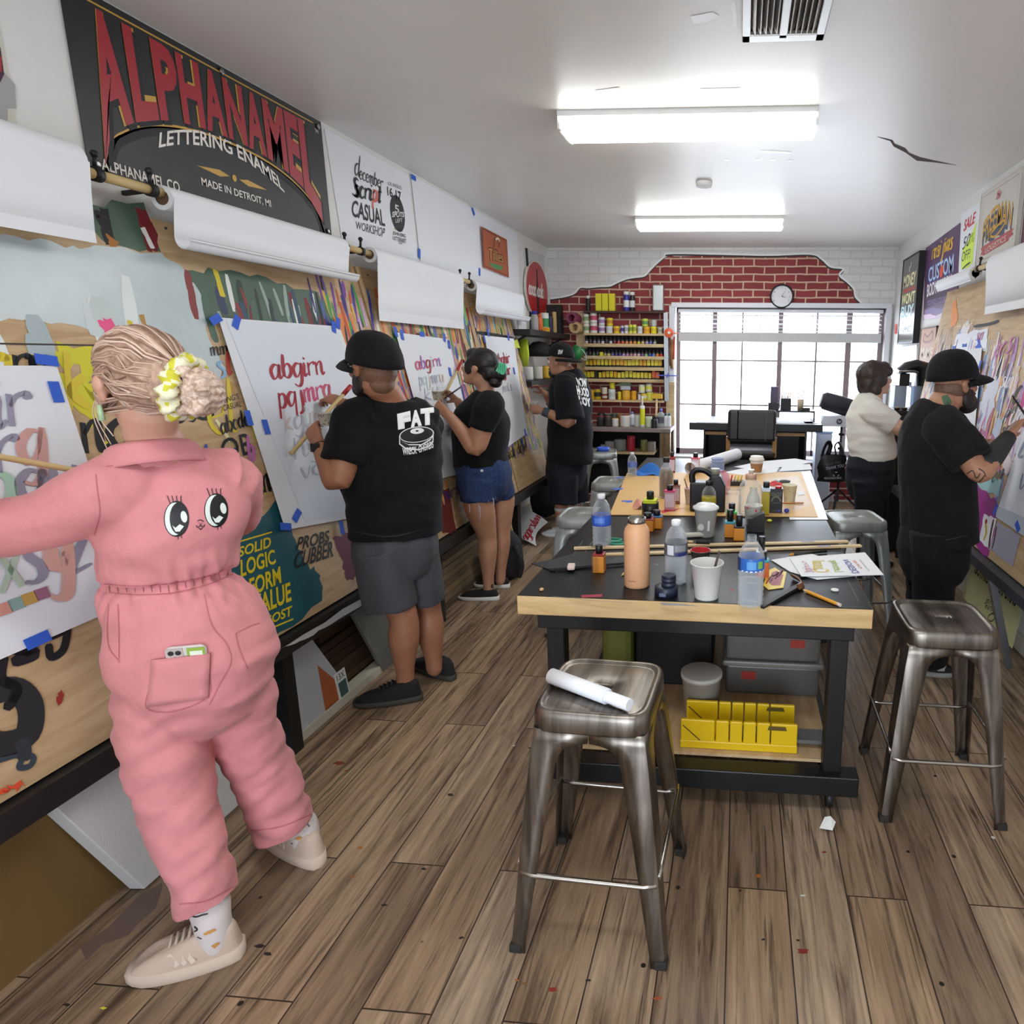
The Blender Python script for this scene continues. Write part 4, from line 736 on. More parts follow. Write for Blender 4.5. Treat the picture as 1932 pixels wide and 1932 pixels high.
b.tquad(g, 'gy met', [(1806, 622), (1836, 617), (1836, 608), (1806, 614)], M('#f0e6c8'), z=.003, bold=.02); b.ribbon(g, g.pts([(1838, 616), (1865, 612), (1885, 606)]), .02, INK, z=.003)
for q in ([(1816, 655), (1824, 654), (1825, 648), (1817, 650)], [(1798, 660), (1804, 657), (1804, 652), (1798, 654)], [(1840, 655), (1848, 660), (1853, 655), (1848, 640), (1845, 640), (1846, 650)]): blob(b, g, q, BTAPE, z=.0045, rough=.004)
for tx, p0, p1, h, c in (('kos', (1872, 680), (1908, 662), 26, M('#c06aa8')), ('c', (1908, 765), (1922, 758), 34, INK), ('pid', (1895, 790), (1920, 775), 14, INK), ('sau', (1888, 822), (1912, 815), 16, INK), ('on', (1870, 912), (1892, 902), 22, M('#2b4a55')), ('ys', (1870, 860), (1888, 852), 12, M('#3a4f7a'))): scriptpx(b, g, tx, p0, p1, h, c, z=.005)
blob(b, g, [(1826, 800), (1850, 812), (1852, 850), (1822, 845)], M('#9a5a90'), z=.0026, rough=.02); blob(b, g, [(1855, 812), (1888, 830), (1884, 860), (1850, 848)], M('#b46a98'), z=.0027, rough=.02); blob(b, g, [(1835, 880), (1890, 905), (1885, 935), (1833, 915)], M('#9fc8cc'), z=.0028, rough=.012)
blob(b, g, [(1826, 905), (1860, 925), (1885, 955), (1872, 1030), (1860, 1050), (1828, 1010)], M('#9a2f86', .5, var=.15), z=.003, rough=.02)
blob(b, g, [(1858, 970), (1881, 978), (1868, 1036), (1848, 1020)], M('#e8e6ea'), z=.0034, rough=.006); blob(b, g, [(1883, 985), (1926, 1010), (1912, 1068), (1868, 1037)], M('#a9a5b8'), z=.0033, rough=.006)
b.ribbon(g, g.pts([(1876, 980), (1870, 1010), (1867, 1035)]), .02, M('#4a1424'), z=.004); b.ribbon(g, g.pts([(1882, 992), (1878, 1015), (1873, 1036)]), .012, M('#4a1424'), z=.004); b.ribbon(g, g.pts([(1861, 985), (1862, 1005), (1857, 1020)]), .02, M('#cbb13f'), z=.004); x, y = g.at(1862, 984); b.poly(g, [(x+.014*math.cos(k*PI/5), y+.014*math.sin(k*PI/5)) for k in range(10)], M('#9c1f28'), z=.0042)
strokes(b, g, -2.95, -2.3, .1, .5, 50, ['#e2583a', '#d9463a', '#b5602f', '#8a4a2a', '#e27a5a'], (.05, .12), (.03, .06), z0=.0034, seed=45)
b.build('panel', t, world=True)
PG = Frame(g.p(0, 0, .012), g.ux, g.uy)
def rsheet(label, quad, tp, fill):
 t, b = sheet('practice_sheet', label, 'paper', PG, PG.pts(quad), m=M('#e6e9f0', .7, var=.015), group='lettering practice sheets on the right board'); fill(b); b.build('sheet', t, world=True); tapes(t, PG, tp, z=.006)
rsheet('white sheet taped up behind the bearded person in black cap', [(1793, 664), (1853, 656), (1836, 850), (1768, 832)], [(1850, 690, 1.5)], lambda b: None)
def fr2(b):
 b.poly(PG, PG.pts([(1884, 955), (1990, 1000), (1990, 1050), (1880, 975)]), M('#c3cbd8', .6), z=.0045)
 for tx, p0, p1, h in (('la', (1920, 860), (1960, 880), 34), ('vo', (1918, 920), (1960, 935), 32)): scriptpx(b, PG, tx, p0, p1, h, M('#8d97b0'), z=.006, nib=(.008, .018))
rsheet('practice sheet with grey letters at the right edge by the painted arm', [(1936, 800), (1880, 970), (1990, 1040), (2060, 800)], [(1880, 962, 1.3), (1922, 994, -.5)], fr2)
t = thing('easel_ledge', 'dark ledge with legs under the right painting board', 'ledge', (1.27, 3.6, 0)); b = MB()
b.bar((1.27, 1.9, .553), (1.27, 5.22, .553), .08, .05, M('#3b3c44', .5)); b.build('ledge', t, world=True); p = pz(1905, 1258)
for y, m in ((p.y, M('#8f9298', .3, .8)), (4.0, M('#6f655c', .6)), (5.1, BLACK)): b = MB(); b.bar((1.44 if y < 3.5 else 1.3, y, 0), (1.29, y, .53), .035, .035, m, up=(1, 0, 0)); b.build('leg', t, world=True)
GP = Frame((1.47, 0, 0), (0, -1, 0), (.06, 0, 1))
def pg(b, f):
 b.tquad(f, 'GOTHIC LETTERFORMS', [(1838, 1081), (1916, 1146), (1924, 1118), (1843, 1062)], INK, z=.002, bold=.025); b.tquad(f, 'with', [(1868, 1122), (1878, 1129), (1879, 1118), (1869, 1112)], M('#55564a'), z=.002)
 scriptpx(b, f, 'john', (1859, 1134), (1878, 1144), 8, INK, z=.002, nib=(.003, .006)); scriptpx(b, f, 'king', (1858, 1147), (1879, 1156), 9, INK, z=.002, nib=(.003, .007)); b.ribbon(f, f.pts([(1877, 1150), (1876, 1168), (1868, 1172), (1865, 1163), (1876, 1155)]), .006, INK, z=.002)
poster('gothic_poster', 'pale yellow lettering class poster standing under the right ledge', 'poster', [(1816, 1127), (1910, 1224), (1932, 1140), (1836, 1052)], M('#c9cb9a', .6), pg, fr=GP)
b = MB(); b.box((1.50, 2.55, .24), (.02, .9, .47), M('#c9cfc8', .6)); tag(b.build('grey_board', bevel=.002), 'pale grey board leaning beside the chrome leg at the lower right', 'board')
# ------------------------------------------------------------------ coffee corner
CB = M('#1a1a1d', .35); t = thing('cabinet', 'tall black cabinet carrying the coffee maker by the right wall', 'cabinet', (1.345, 5.66, 0))
b = MB(); b.box((0, 0, .57), (.44, .8, 1.14), CB); b.build('body', t, bevel=.008); b = MB(); b.box((-.225, -.2, .6), (.012, .38, 1.0), M('#131316', .3)); b.box((-.225, .2, .6), (.012, .38, 1.0), M('#131316', .3)); b.build('door', t, bevel=.003)
CT = 1.14
t = thing('coffee_maker', 'black pod coffee maker with rounded top and grey lever', 'coffee maker', (py(1722, 760, 5.55).x, 5.55, CT)); b = MB()
b.tube([(.09, 0, 0), (.09, 0, .2), (.09, 0, .3), (.05, 0, .36), (0, 0, .385), (-.07, 0, .37), (-.14, 0, .33)], [(.11, .08), (.11, .08), (.11, .09), (.11, .07), (.11, .05), (.11, .045), (.10, .03)], CB, n=20, side=(0, 1, 0)); b.box((-.04, 0, .015), (.24, .2, .03), CB); b.box((-.10, 0, .27), (.08, .16, .10), CB); b.build('body', t, smooth=40, bevel=.004)
b = MB(); b.tube([(-.16, -.11, .335), (-.05, -.115, .34), (.0, -.11, .33)], [(.008, .012), (.008, .014), (.006, .008)], M('#9a9a9e', .3, .8), n=10); b.build('lever', t)
b = MB(); b.box((-.0, -.02, .12), (.09, .16, .2), glassy('tank', '#c9d6ee', .6, .1)); b.build('water_tank', t, bevel=.01)
t = thing('pod_tray', 'black tray of gold topped coffee pods in front of the coffee maker', 'tray', (py(1712, 785, 5.34).x, 5.34, CT)); b = MB(); b.box((0, 0, .015), (.26, .1, .03), CB); b.build('tray', t, bevel=.004)
for k in range(4): b = MB(); b.lathe([(.018, .03), (.023, .05), (.023, .053), (.018, .054, M('#c9a860', .4))], M('#3a2f28'), n=14, c=(-.09+.06*k, -.01, 0)); b.build('pod', t)
b = MB(); b.box((1.42, 5.9, CT+.12), (.14, .14, .24), M('#c7d3e8', .5)); tag(b.build('pale_box', bevel=.006), 'pale blue box behind the coffee maker', 'box')
b = MB(); pts = [(1.06+.05*math.sin(k*.8)+.015*k, 4.72+.03*math.cos(k), 0) for k in range(8)]
vs = []; P0 = pz(1690, 1036)
for i in range(9):
 for j in range(9): vs.append((P0.x-.07+.26*i/8+.02*math.sin(j), P0.y+.02*math.sin(i*1.4)+.03*j/8, .01+.78*j/8*(1-.04*i)))
b.add(vs, [(i*9+j, (i+1)*9+j, (i+1)*9+j+1, i*9+j+1) for i in range(8) for j in range(8)], M('#d3d3d6', .7), True); o = b.build('paper_sheet'); md = o.modifiers.new('s', 'SOLIDIFY'); md.thickness = .004; tag(o, 'long white sheet hanging beside the person in black tee', 'paper')
b = MB(); b.box((1.118, 5.30, .92), (.004, .05, .3), M('#e6e7ec', .6)); tag(b.build('cabinet_note'), 'white paper strip stuck on the black cabinet side by the white tee', 'paper')
# ------------------------------------------------------------------ paint shelves on the brick wall
SY = ROOM_B-.13
def sz(v, y=SY): return py(1180, v, y).z
shelf_z = [sz(v) for v in (586.5, 629, 651, 674, 695, 717.5, 755)]
XS0, XS1 = py(1102, 650, SY).x, py(1253, 650, SY).x
t = thing('wall_shelves', 'wooden wall shelves full of paint pots left of the window', 'shelves', ((XS0+XS1)/2, ROOM_B-.002, 1.0)); MW = M('#8a6a48', .6, var=.15); SW = M('#4a3026', .7)
for i, z in enumerate(shelf_z):
 b = MB(); b.box(((XS0+XS1)/2, SY+.06, z-.011), (XS1-XS0, .13, .022), SW if i in (0,) else PINE); b.build('shelf', t, world=True)
 if 1 < i < 6: b = MB(); b.box(((XS0+XS1)/2, SY-.004, z-.002), (XS1-XS0, .008, .03), PINE); b.build('lip', t, world=True)
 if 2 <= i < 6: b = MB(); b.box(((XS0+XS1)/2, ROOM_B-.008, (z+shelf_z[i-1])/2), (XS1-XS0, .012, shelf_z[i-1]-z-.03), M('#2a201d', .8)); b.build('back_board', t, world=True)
b = MB(); b.box((XS0-.05, ROOM_B-.02, (sz(590)+sz(760))/2), (.12, .03, sz(590)-sz(760)), PINE); b.build('side_board', t, world=True); b = MB(); b.box((XS1+.012, SY+.06, (sz(590)+sz(755))/2), (.02, .13, sz(590)-sz(755)), SW); b.build('side_board', t, world=True)
K = 1/173.0
GLJ = glassy('jar_glass', '#e9eef0', .7, .06)
def can(h, r, m, band=None, lid=None):
 t = bpy.data.objects.new('paint_can', None); COL.objects.link(t); b = MB(); b.lathe([(r*.97, 0), (r, .003), (r, h*.28), (r, h*.30, band or m), (r, h*.72, band or m), (r, h*.74, m), (r, h-.003), (r*.94, h)], m, n=16); b.build('body', t)
 b = MB(); b.lathe([(r*.9, h), (r*.9, h+.003), (r*.8, h+.002)], M('#b9b7b4', .35, .8) if not lid else lid, n=16); b.build('lid', t); return t
def bottle(h, r, m, cap, capr=.45, name='paint_bottle', neck=.72, label=None):
 t = bpy.data.objects.new(name, None); COL.objects.link(t); b = MB(); b.lathe([(r*.95, 0), (r, .004), (r, h*.2), (r, h*.22, label or m), (r, h*.55, label or m), (r, h*.57, m), (r, h*neck), (r*capr*.9, h*.82), (r*capr*.9, h*.84)], m, n=16); b.build('body', t)
 b = MB(); b.lathe([(r*capr, h*.83), (r*capr, h), (r*capr*.8, h*1.005)], cap, n=14); b.build('cap', t); return t
def jar(h, r, m, cap=None):
 t = bpy.data.objects.new('paint_jar', None); COL.objects.link(t); b = MB(); b.lathe([(r, 0), (r, h*.42), (r*.98, h*.44, M('#3a3538', .3)), (r*.98, h*.68, M('#3a3538', .3))], m, n=12); b.build('jar', t); b = MB(); b.lathe([(r*1.02, h*.68), (r*1.02, h), (r*.9, h)], cap or M('#1c1a1c', .4), n=12); b.build('lid', t); return t
def boxp(name, w, d, h, m, m2=None, hh=.3):
 t = bpy.data.objects.new(name, None); COL.objects.link(t); b = MB(); b.box((0, 0, h*hh/2), (w, d, h*hh), m2 or m); b.build('base', t); b = MB(); b.box((0, 0, h*(1+hh)/2), (w, d, h*(1-hh)), m); b.build('carton', t); return t
def put(o, u, z, label, cat, group=None, y=SY+.055, rz_=0):
 o.location = (py(u, 700, y).x, y, z); o.rotation_euler = (0, 0, rz_); return tag(o, label, cat, group)
z = shelf_z[0]+.001; G0 = 'cans and bottles on the top wall shelf'
put(bottle(27*K, 4.2*K, M('#1c1a22', .4), WHITE, .8, label=M('#1c1a22')), 1112, z, 'small black bottle with white cap, leftmost on the top wall shelf', 'bottle', G0)
for i, u in enumerate((1132.5, 1144.5, 1157)): put(boxp('solvent_tin', 11*K, .06, 31*K, M('#e3d81f', .4), M('#d9cf20'), .12), u, z, '%s yellow rectangular tin on the top wall shelf' % ('first', 'second', 'third')[i], 'tin', G0)
put(bottle(35*K, 5.5*K, M('#2a2f9a', .4), WHITE, .9, label=M('#e6e6ea')), 1183, z, 'blue bottle with white cap on the top wall shelf', 'bottle', G0); put(bottle(34*K, 5*K, M('#1d1c20', .4), WHITE, .9, label=M('#dcdce0')), 1194, z, 'black bottle with white cap beside the blue bottle on top wall shelf', 'bottle', G0)
t2 = thing('metal_canister', 'brushed silver canister at the right end of the top wall shelf', 'canister', (py(1242, 600, SY+.05).x, SY+.055, z)); b = MB(); b.box((0, 0, 23.5*K), (20*K, .09, 47*K), M('#b9bbba', .3, .7)); b.build('body', t2, bevel=.012)
G1 = 'cans on the second wall shelf'; z = shelf_z[1]+.001; WY, CW = M('#dcd93c', .45), M('#d9d6cc', .5)
row = [(1108, 6, 17, '#d9d8c8', '#7f9a6a', 2), (1122, 6.8, 18, '#e3dcd6', '#c04a6a', 2), (1137, 6, 14, '#dcd8e0', '#9a7ab0', 2), (1151, 6.3, 13, '#d6d8d6', '#c9cbc8', 1), (1164.5, 5.6, 13, '#e3c61f', '#d08a1a', 1), (1175, 3, 14, '#c9cbe0', '#3a3f90', 1), (1182.5, 3.8, 15, '#dedee0', '#a9a9b0', 1), (1190.5, 3.7, 16, '#d3d34a', '#8a9a30', 1), (1198, 3.9, 16, '#dfe05a', '#a0a83a', 1), (1208, 5, 13, '#dcdce2', '#c4c4d0', 1), (1220.5, 6, 12, '#e8b01e', '#d9991a', 1), (1233.5, 5.6, 13, '#e6da2a', '#d9c520', 1), (1245.5, 4.8, 11, '#cfcbb8', '#a9a590', 1)]
cn = ['cream and green', 'cream and crimson', 'pale lilac', 'plain grey white', 'yellow and orange', 'slim blue and white', 'slim white', 'slim olive yellow', 'slim lime', 'white', 'amber', 'bright yellow', 'small beige']
for (u, r, h, c, bnd, n), nm in zip(row, cn):
 for k in range(n): put(can(h*K, r*K, M(c, .45), M(bnd, .5)), u, z+k*(h*K+.004), nm+' can on the second wall shelf'+((', lower of two', ', upper of two')[k] if n == 2 else ''), 'can', G1)
for u, r, h, c, bnd, zz, nm in ((1152, 6, 14, '#e3cf1f', '#c98a1a', 13, 'yellow can stacked on the plain grey white can'), (1217.5, 6.2, 14, '#c3cf4a', '#6a9a5a', 12, 'green and yellow can stacked on the amber can'), (1234, 5.4, 11, '#c9cbc8', '#c0c2c0', 13, 'grey can stacked on the bright yellow can')): put(can(h*K, r*K, M(c, .45), M(bnd, .5)), u, z+zz*K+.004, nm, 'can', G1)
cols3 = ['#d3c6cc', '#4a4448', '#8a8488', '#8f868c', '#d8d0dc', '#4a3a38', '#cfccd0', '#8a3a34', '#d95a58', '#d8683a', '#e3915a', '#e0964a', '#dfa04a', '#dcd83a', '#d9c27a', '#b0b0cc', '#6a70d0', '#a9b0b0']
n3 = ['pale pink', 'charcoal', 'mid grey', 'warm grey', 'lilac white', 'dark brown', 'off white', 'brick red', 'coral red', 'rust orange', 'light orange', 'orange', 'deep amber', 'lemon', 'tan', 'grey blue', 'violet blue', 'empty grey']
for i, (c, nm) in enumerate(zip(cols3, n3)): put(jar(16*K, 3.1*K, M(c, .4)), 1108+i*7.5, shelf_z[2]+.001, 'little jar of %s paint, %s from left on the third wall shelf' % (nm, ORD[i]), 'jar', 'jars on the third wall shelf')
cols4 = ['#3d4a44', '#39423c', '#5a7a5a', '#3a4a3a', None, '#a9a46a', '#cfc57a', '#6a6aa0', '#5a4a8a', '#4a4a9a', '#c9a0c9', '#b98ac0', '#c08a9a', '#d8b0b8', '#e0c4d4', '#8a5aa0', '#8ad08a', '#3a5fc0', '#6a8ad0', '#e8843a', '#e04a34']
n4 = ['dark green', 'blackish green', 'leaf green', 'olive', '', 'khaki', 'pale yellow', 'slate blue', 'purple', 'ink blue', 'orchid', 'mauve', 'dusty pink', 'blush', 'pale rose', 'plum', 'mint', 'cobalt', 'sky blue', 'orange', 'scarlet']
for i, (c, nm) in enumerate(zip(cols4, n4)):
 if c: put(jar(15*K, 3.1*K, M(c, .4)), 1107+i*7.02, shelf_z[3]+.001, 'little jar of %s paint, on the fourth wall shelf of jars' % nm, 'jar', 'jars on the fourth wall shelf')
 else: put(boxp('yellow_box', 6*K, .04, 9*K, M('#d9cf2a')), 1136, shelf_z[3]+.001, 'single small yellow box among the jars on the fourth wall shelf', 'box')
rr = random.Random(12); YS = ['#e0a51f', '#e3c92a', '#dcae1f', '#d9c93a', '#e6d23a', '#e0b52a', '#d3bb2a']
for j, (row_, word) in enumerate(((4, 'fifth'), (5, 'sixth'))):
 for i in range(20):
  u = (1109 if j == 0 else 1104)+i*7.2;
  if i == 3 and j: c, nm = '#2a2522', 'dark'
  elif i > 17 and j: c, nm = '#d9602a', 'orange red'
  else: c = rr.choice(YS); nm = 'yellow'
  put(boxp('boxed_paint', (5.2+rr.random()*1.6)*K, .045, (15+rr.random()*2)*K if j == 0 else (14+rr.random()*3)*K, M(c, .45), M('#26221f', .5), .34 if j == 0 else .3), u, shelf_z[row_]+.001, 'small %s boxed paint, %s from left on the %s wall shelf' % (nm, ORD[i], word), 'paint box', 'boxed paints on the %s wall shelf' % word)
z = shelf_z[6]+.001; G7 = 'cans and bottles on the lowest wall shelf'; AM = M('#d3a21f', .4)
put(can(18*K, 5*K, M('#d8a520', .4)), 1117, z, 'amber jar at the left end of the lowest wall shelf', 'jar', G7); put(can(19*K, 6.8*K, M('#c9a81f', .4), M('#3a3426')), 1126.5, z, 'yellow jar with dark band on the lowest wall shelf', 'jar', G7)
put(can(10*K, 5.6*K, M('#8a2a26', .5), M('#d8cfc0')), 1140, z, 'red and white tin, lower of two on the lowest wall shelf', 'tin', G7); put(can(12*K, 5.4*K, M('#d8cfb8', .5)), 1140, z+10*K+.004, 'cream tin stacked on the red and white tin', 'tin', G7)
put(can(20*K, 6.8*K, M('#d6d8d6', .5), M('#c4c8c4')), 1154, z, 'large white tin on the lowest wall shelf', 'tin', G7); put(bottle(16*K, 5.5*K, M('#dccf3a', .5), WHITE, .5), 1155, z+20*K+.004, 'yellow bottle standing on the large white tin', 'bottle', G7)
put(bottle(19*K, 3.6*K, M('#e0c81f', .4), M('#2a2622'), .7), 1168.5, z, 'slim yellow bottle with black cap on the lowest wall shelf', 'bottle', G7); put(can(18*K, 8*K, M('#dba327', .4), M('#dfb23f'), lid=M('#9a2f24')), 1181, z, 'wide amber can with red top on the lowest wall shelf', 'can', G7); put(can(17*K, 5.2*K, M('#e0a21f', .4)), 1195.5, z, 'narrow amber can on the lowest wall shelf', 'can', G7)
put(boxp('plastic_box', 18*K, .06, 7*K, M('#b3bac4', .4)), 1181, z+18*K+.006, 'grey plastic box on top of the wide amber can', 'box')
b = MB(); c = py(1176, 722, SY+.05); b.add([c+Vector(q) for q in ((-.09, -.02, -.035), (.09, -.02, -.03), (.07, 0, .05), (.03, .01, .07), (-.05, .0, .0), (.0, -.04, .0))], [(0, 5, 4), (0, 1, 5), (1, 2, 5), (2, 3, 5), (3, 4, 5)], glassy('green_film', '#a9c4a0', .45, .3)); tag(b.build('plastic_bag'), 'crumpled greenish clear plastic bag on the lowest wall shelf', 'bag')
put(can(11*K, 3*K, M('#d9d6dc', .5)), 1206, z, 'tiny white bottle under the pale tins on the lowest wall shelf', 'bottle', G7); put(can(15*K, 6.2*K, M('#d8d65a', .4)), 1226, z, 'lime yellow can below a pale tin on the lowest wall shelf', 'can', G7); put(can(12*K, 6*K, M('#e0c31f', .4), M('#e8e6d0')), 1215, z, 'yellow tape reel can on the lowest wall shelf', 'can', G7)
put(can(16*K, 6.3*K, M('#d9d9c8', .4), M('#e3df9a')), 1211, z+12*K+.008, 'pale yellow tin stacked high on the lowest wall shelf', 'tin', G7); put(can(15*K, 6.3*K, M('#dcdccf', .4), M('#dedc5a')), 1224.5, z+15*K+.006, 'white and yellow tin stacked on the lime yellow can', 'tin', G7)
put(boxp('tape_measure', 14*K, .05, 13*K, M('#dcb51f', .4), M('#2a2622'), .3), 1240, z, 'yellow and black tape measure at the right end of the lowest wall shelf', 'tape measure')
# rulers, saw and brushes hanging at the right of the shelves
b = MB(); p0, p1 = py(1258, 757, ROOM_B-.16), py(1256, 590, ROOM_B-.16); b.bar(p0, p1, .045, .004, M('#a9abae', .35, .7), up=(0, 1, 0)); tag(b.build('steel_ruler'), 'long steel ruler hanging at the right end of the paint shelves', 'ruler')
t2 = thing('hand_saw', 'orange handled tool hanging across the steel ruler', 'tool', py(1262, 628, ROOM_B-.19)); b = MB(); b.lathe([(.0, -.008), (.05, -.006), (.05, .006), (0, .008)], M('#e0602f', .4), n=18, axis=Matrix.Rotation(PI/2, 3, 'X')); b.bar((.03, 0, 0), (.10, 0, -.006), .035, .014, M('#e0602f', .4), w2=.018); b.build('handle', t2, bevel=.003); b = MB(); b.lathe([(.0, -.009), (.016, -.009), (.016, .009), (0, .009)], WHITE, n=12, axis=Matrix.Rotation(PI/2, 3, 'X')); b.build('dial', t2)
for i, (u0, v0, u1, v1, c, nm) in enumerate(((1264, 635, 1266, 690, '#8a5a34', 'brown'), (1268, 640, 1268, 695, '#b08a58', 'tan'), (1272, 635, 1270, 678, '#c0503a', 'red'))):
 b = MB(); a, e = py(u0, v0, ROOM_B-.05), py(u1, v1, ROOM_B-.05); b.tube([a, a.lerp(e, .5), e], [.008, .012, .018], M(c, .6), n=8); tag(b.build('hanging_brush'), '%s handled brush hanging between the shelves and the window' % nm, 'brush', 'brushes hanging by the window')
b = MB(); p = py(1258, 709, ROOM_B-.2); b.bar(p+Vector((-.10, 0, .005)), p+Vector((.12, 0, .0)), .02, .012, M('#4a5fc0', .4)); b.bar(p+Vector((0, 0, -.02)), p+Vector((.02, 0, .03)), .012, .012, M('#4a5fc0', .4)); tag(b.build('blue_clamp'), 'blue plastic clamp hooked over the steel ruler', 'clamp')
b = MB(); b.box((py(1265, 760, ROOM_B-.05).x, ROOM_B-.05, 1.05), (.09, .05, .5), PINE); tag(b.build('wooden_post'), 'upright pale wooden post beside the window frame above the bench', 'post')
# ------------------------------------------------------------------ workbench
BY0, BY1 = 6.66, ROOM_B-.02; BT = py(1180, 808, BY0).z; bx0, bx1 = py(1060, 808, BY0).x, py(1265, 808, BY0).x
t = thing('workbench', 'paint splashed workbench below the paint shelves', 'workbench', ((bx0+bx1)/2, (BY0+BY1)/2, 0)); b = MB(); b.box(((bx0+bx1)/2, (BY0+BY1)/2, BT-.02), (bx1-bx0, BY1-BY0, .04), M('#8a7a78', .5, var=.35)); b.build('top', t, world=True, bevel=.003)
strk = MB()
for x, m in ((bx1-.06, OLDW), (bx0+.05, OLDW)):
 for y in (BY0+.05, BY1-.06): b = MB(); b.box((x, y, (BT-.04)/2), (.11, .08, BT-.04), m); b.build('leg', t, world=True)
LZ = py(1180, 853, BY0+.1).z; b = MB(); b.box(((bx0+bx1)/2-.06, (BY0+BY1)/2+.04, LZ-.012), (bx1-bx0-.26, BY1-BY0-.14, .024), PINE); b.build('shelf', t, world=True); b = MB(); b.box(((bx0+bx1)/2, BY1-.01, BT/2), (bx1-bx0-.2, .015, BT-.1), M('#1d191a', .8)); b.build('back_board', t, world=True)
GB = 'pots and bottles on the workbench'; yb, yf = BY1-.14, BY0+.16; z = BT+.001; K2 = 1/165.
def putb(o, u, label, cat, y): o.location = (py(u, 790, y).x, y, z); return tag(o, label, cat, GB)
for i, (u, r, h, c, lid, nm, y) in enumerate(((1133, 7, 17, '#2a2826', '#c04a40', 'dark jar with red lid at the left of the workbench', yf), (1148, 7, 17, '#3a3630', '#b8584c', 'dark jar with red lid and cream label on the workbench', yf), (1161, 6, 14, '#d6d3cc', '#d8b060', 'white cup with yellow band on the workbench', yf), (1180, 9, 20, '#d9d6d0', '#a01f24', 'wide white tub with red lid on the workbench', yf), (1203, 6, 20, '#c9c8c2', '#d6d6d4', 'pale plastic pot left of the caulk tube', yf), (1225, 7.5, 18, '#c6d0b4', '#d6d8d6', 'pale green jar right of the caulk tube', yf), (1134, 7, 20, '#2b282c', '#3a3436', 'black pot at the back left of the workbench', yb), (1147, 6, 18, '#3f3c3a', '#6a6a66', 'grey jar at the back of the workbench', yb), (1159, 6, 19, '#35423a', '#4a5a52', 'green glass jar at the back of the workbench', yb), (1171, 6.5, 18, '#9a5a2a', '#b98a4a', 'amber jar at the back of the workbench', yb), (1229, 8, 14, '#d9d9dc', '#e6e6e8', 'white bowl tub at the back of the workbench', yb))):
 putb(can(h*K2, r*K2, M(c, .4), lid=M(lid, .5)), u, nm, 'pot', y)
putb(bottle(24*K2, 6*K2, M('#d3d6e0', .3), M('#8a94d0'), .4), 1193, 'white bottle with lilac cap at the back of the workbench', 'bottle', yb); putb(bottle(32*K2, 6*K2, GLJ, M('#6a7ad0'), .4, label=M('#5a5a6a')), 1247, 'clear water bottle at the right of the workbench', 'bottle', yf+.05); putb(bottle(20*K2, 6*K2, M('#2a2729', .4), M('#1b1a1c'), .7), 1235, 'small dark bottle at the front of the workbench', 'bottle', yf-.08)
for i, u in enumerate((1256, 1262.5)): putb(bottle(24*K2, 3.2*K2, M('#e3e6ea', .4), M('#3a6a8a'), .7), u, '%s slim white bottle at the right end of the workbench' % ('left', 'right')[i], 'bottle', yf+.05)
t2 = thing('caulk_tube', 'yellow caulk tube with tall white nozzle on the workbench', 'tube', (py(1212, 790, yf-.06).x, yf-.06, z)); b = MB(); b.lathe([(.026, 0), (.026, .03), (.026, .032, M('#dfe02a', .4)), (.026, .2, M('#dfe02a', .4)), (.026, .202, WHITE), (.026, .23, WHITE)], WHITE, n=16); b.build('barrel', t2); b = MB(); b.lathe([(.012, .23), (.004, .33)], WHITE, n=12); b.build('nozzle', t2)
t2 = thing('mallet', 'yellow headed mallet with pale wooden handle leaning on the workbench', 'mallet', (py(1237, 790, yf).x, yf+.01, z)); b = MB(); b.cyl((0, 0, 0), (.0, .08, .30), .012, PINE, n=10); b.build('handle', t2); b = MB(); b.bar((-.06, .085, .32), (.06, .085, .32), .05, .05, M('#d8b01f', .4)); b.build('head', t2, bevel=.006)
z2 = LZ+.001; yl = BY0+.22
for u, r, h, c, lid, nm in ((1139, 6, 10, '#b9b6b2', '#8a8683', 'grey lidded pot at the left of the bench shelf'), (1151, 9, 16, '#a9a4a0', '#b9b4b0', 'beige tub on the bench shelf'), (1171, 11, 20, '#8f9690', '#a9b0aa', 'large translucent tub on the bench shelf'), (1191, 7.5, 27, '#c02a3f', '#d04a58', 'red plastic canister on the bench shelf'), (1215, 6, 20, '#8a8a4a', '#a0a05a', 'olive jar on the bench shelf'), (1229, 8, 17, '#a0958c', '#8d857e', 'mottled jar at the right of the bench shelf')):
 o = can(h*K2, r*K2, M(c, .4), lid=M(lid, .5)); o.location = (py(u, 850, yl).x, yl, z2); tag(o, nm, 'pot', 'pots on the workbench shelf')
# ------------------------------------------------------------------ left wall shelf corner
def wallshelf(label, u0, u1, v, depth=.24, th=.05):
 y0, y1 = px(u0, v, ROOM_L+depth).y, 7.1; zt = px(u0+8, v, ROOM_L+depth).z; t = thing('corner_shelf', label, 'shelf', (ROOM_L, (y0+y1)/2, zt)); b = MB(); b.box((ROOM_L+depth/2+.001, (y0+y1)/2, zt-th/2), (depth, y1-y0, th), M('#1a191a', .5)); b.build('plank', t, world=True, bevel=.003)
 for y in (y0+.1, y1-.1): b = MB(); b.bar((ROOM_L+.01, y, zt-th-.10), (ROOM_L+depth*.7, y, zt-th), .02, .02, BLACK); b.build('bracket', t, world=True)
 return zt, y0, y1
S1, ya, yb2 = wallshelf('upper black corner shelf crowded with bottles on the left wall', 1000, 1065, 622)
S2, yc, yd = wallshelf('lower black corner shelf with white pots on the left wall', 1003, 1050, 718)
XL = ROOM_L+.12
def onsh(o, f, zt, label, cat, x=XL, g=None, y0=None): o.location = (x, (y0 or ya)+f*(yb2-(y0 or ya)), zt+.001); return tag(o, label, cat, g)
GS = 'bottles on the upper corner shelf'
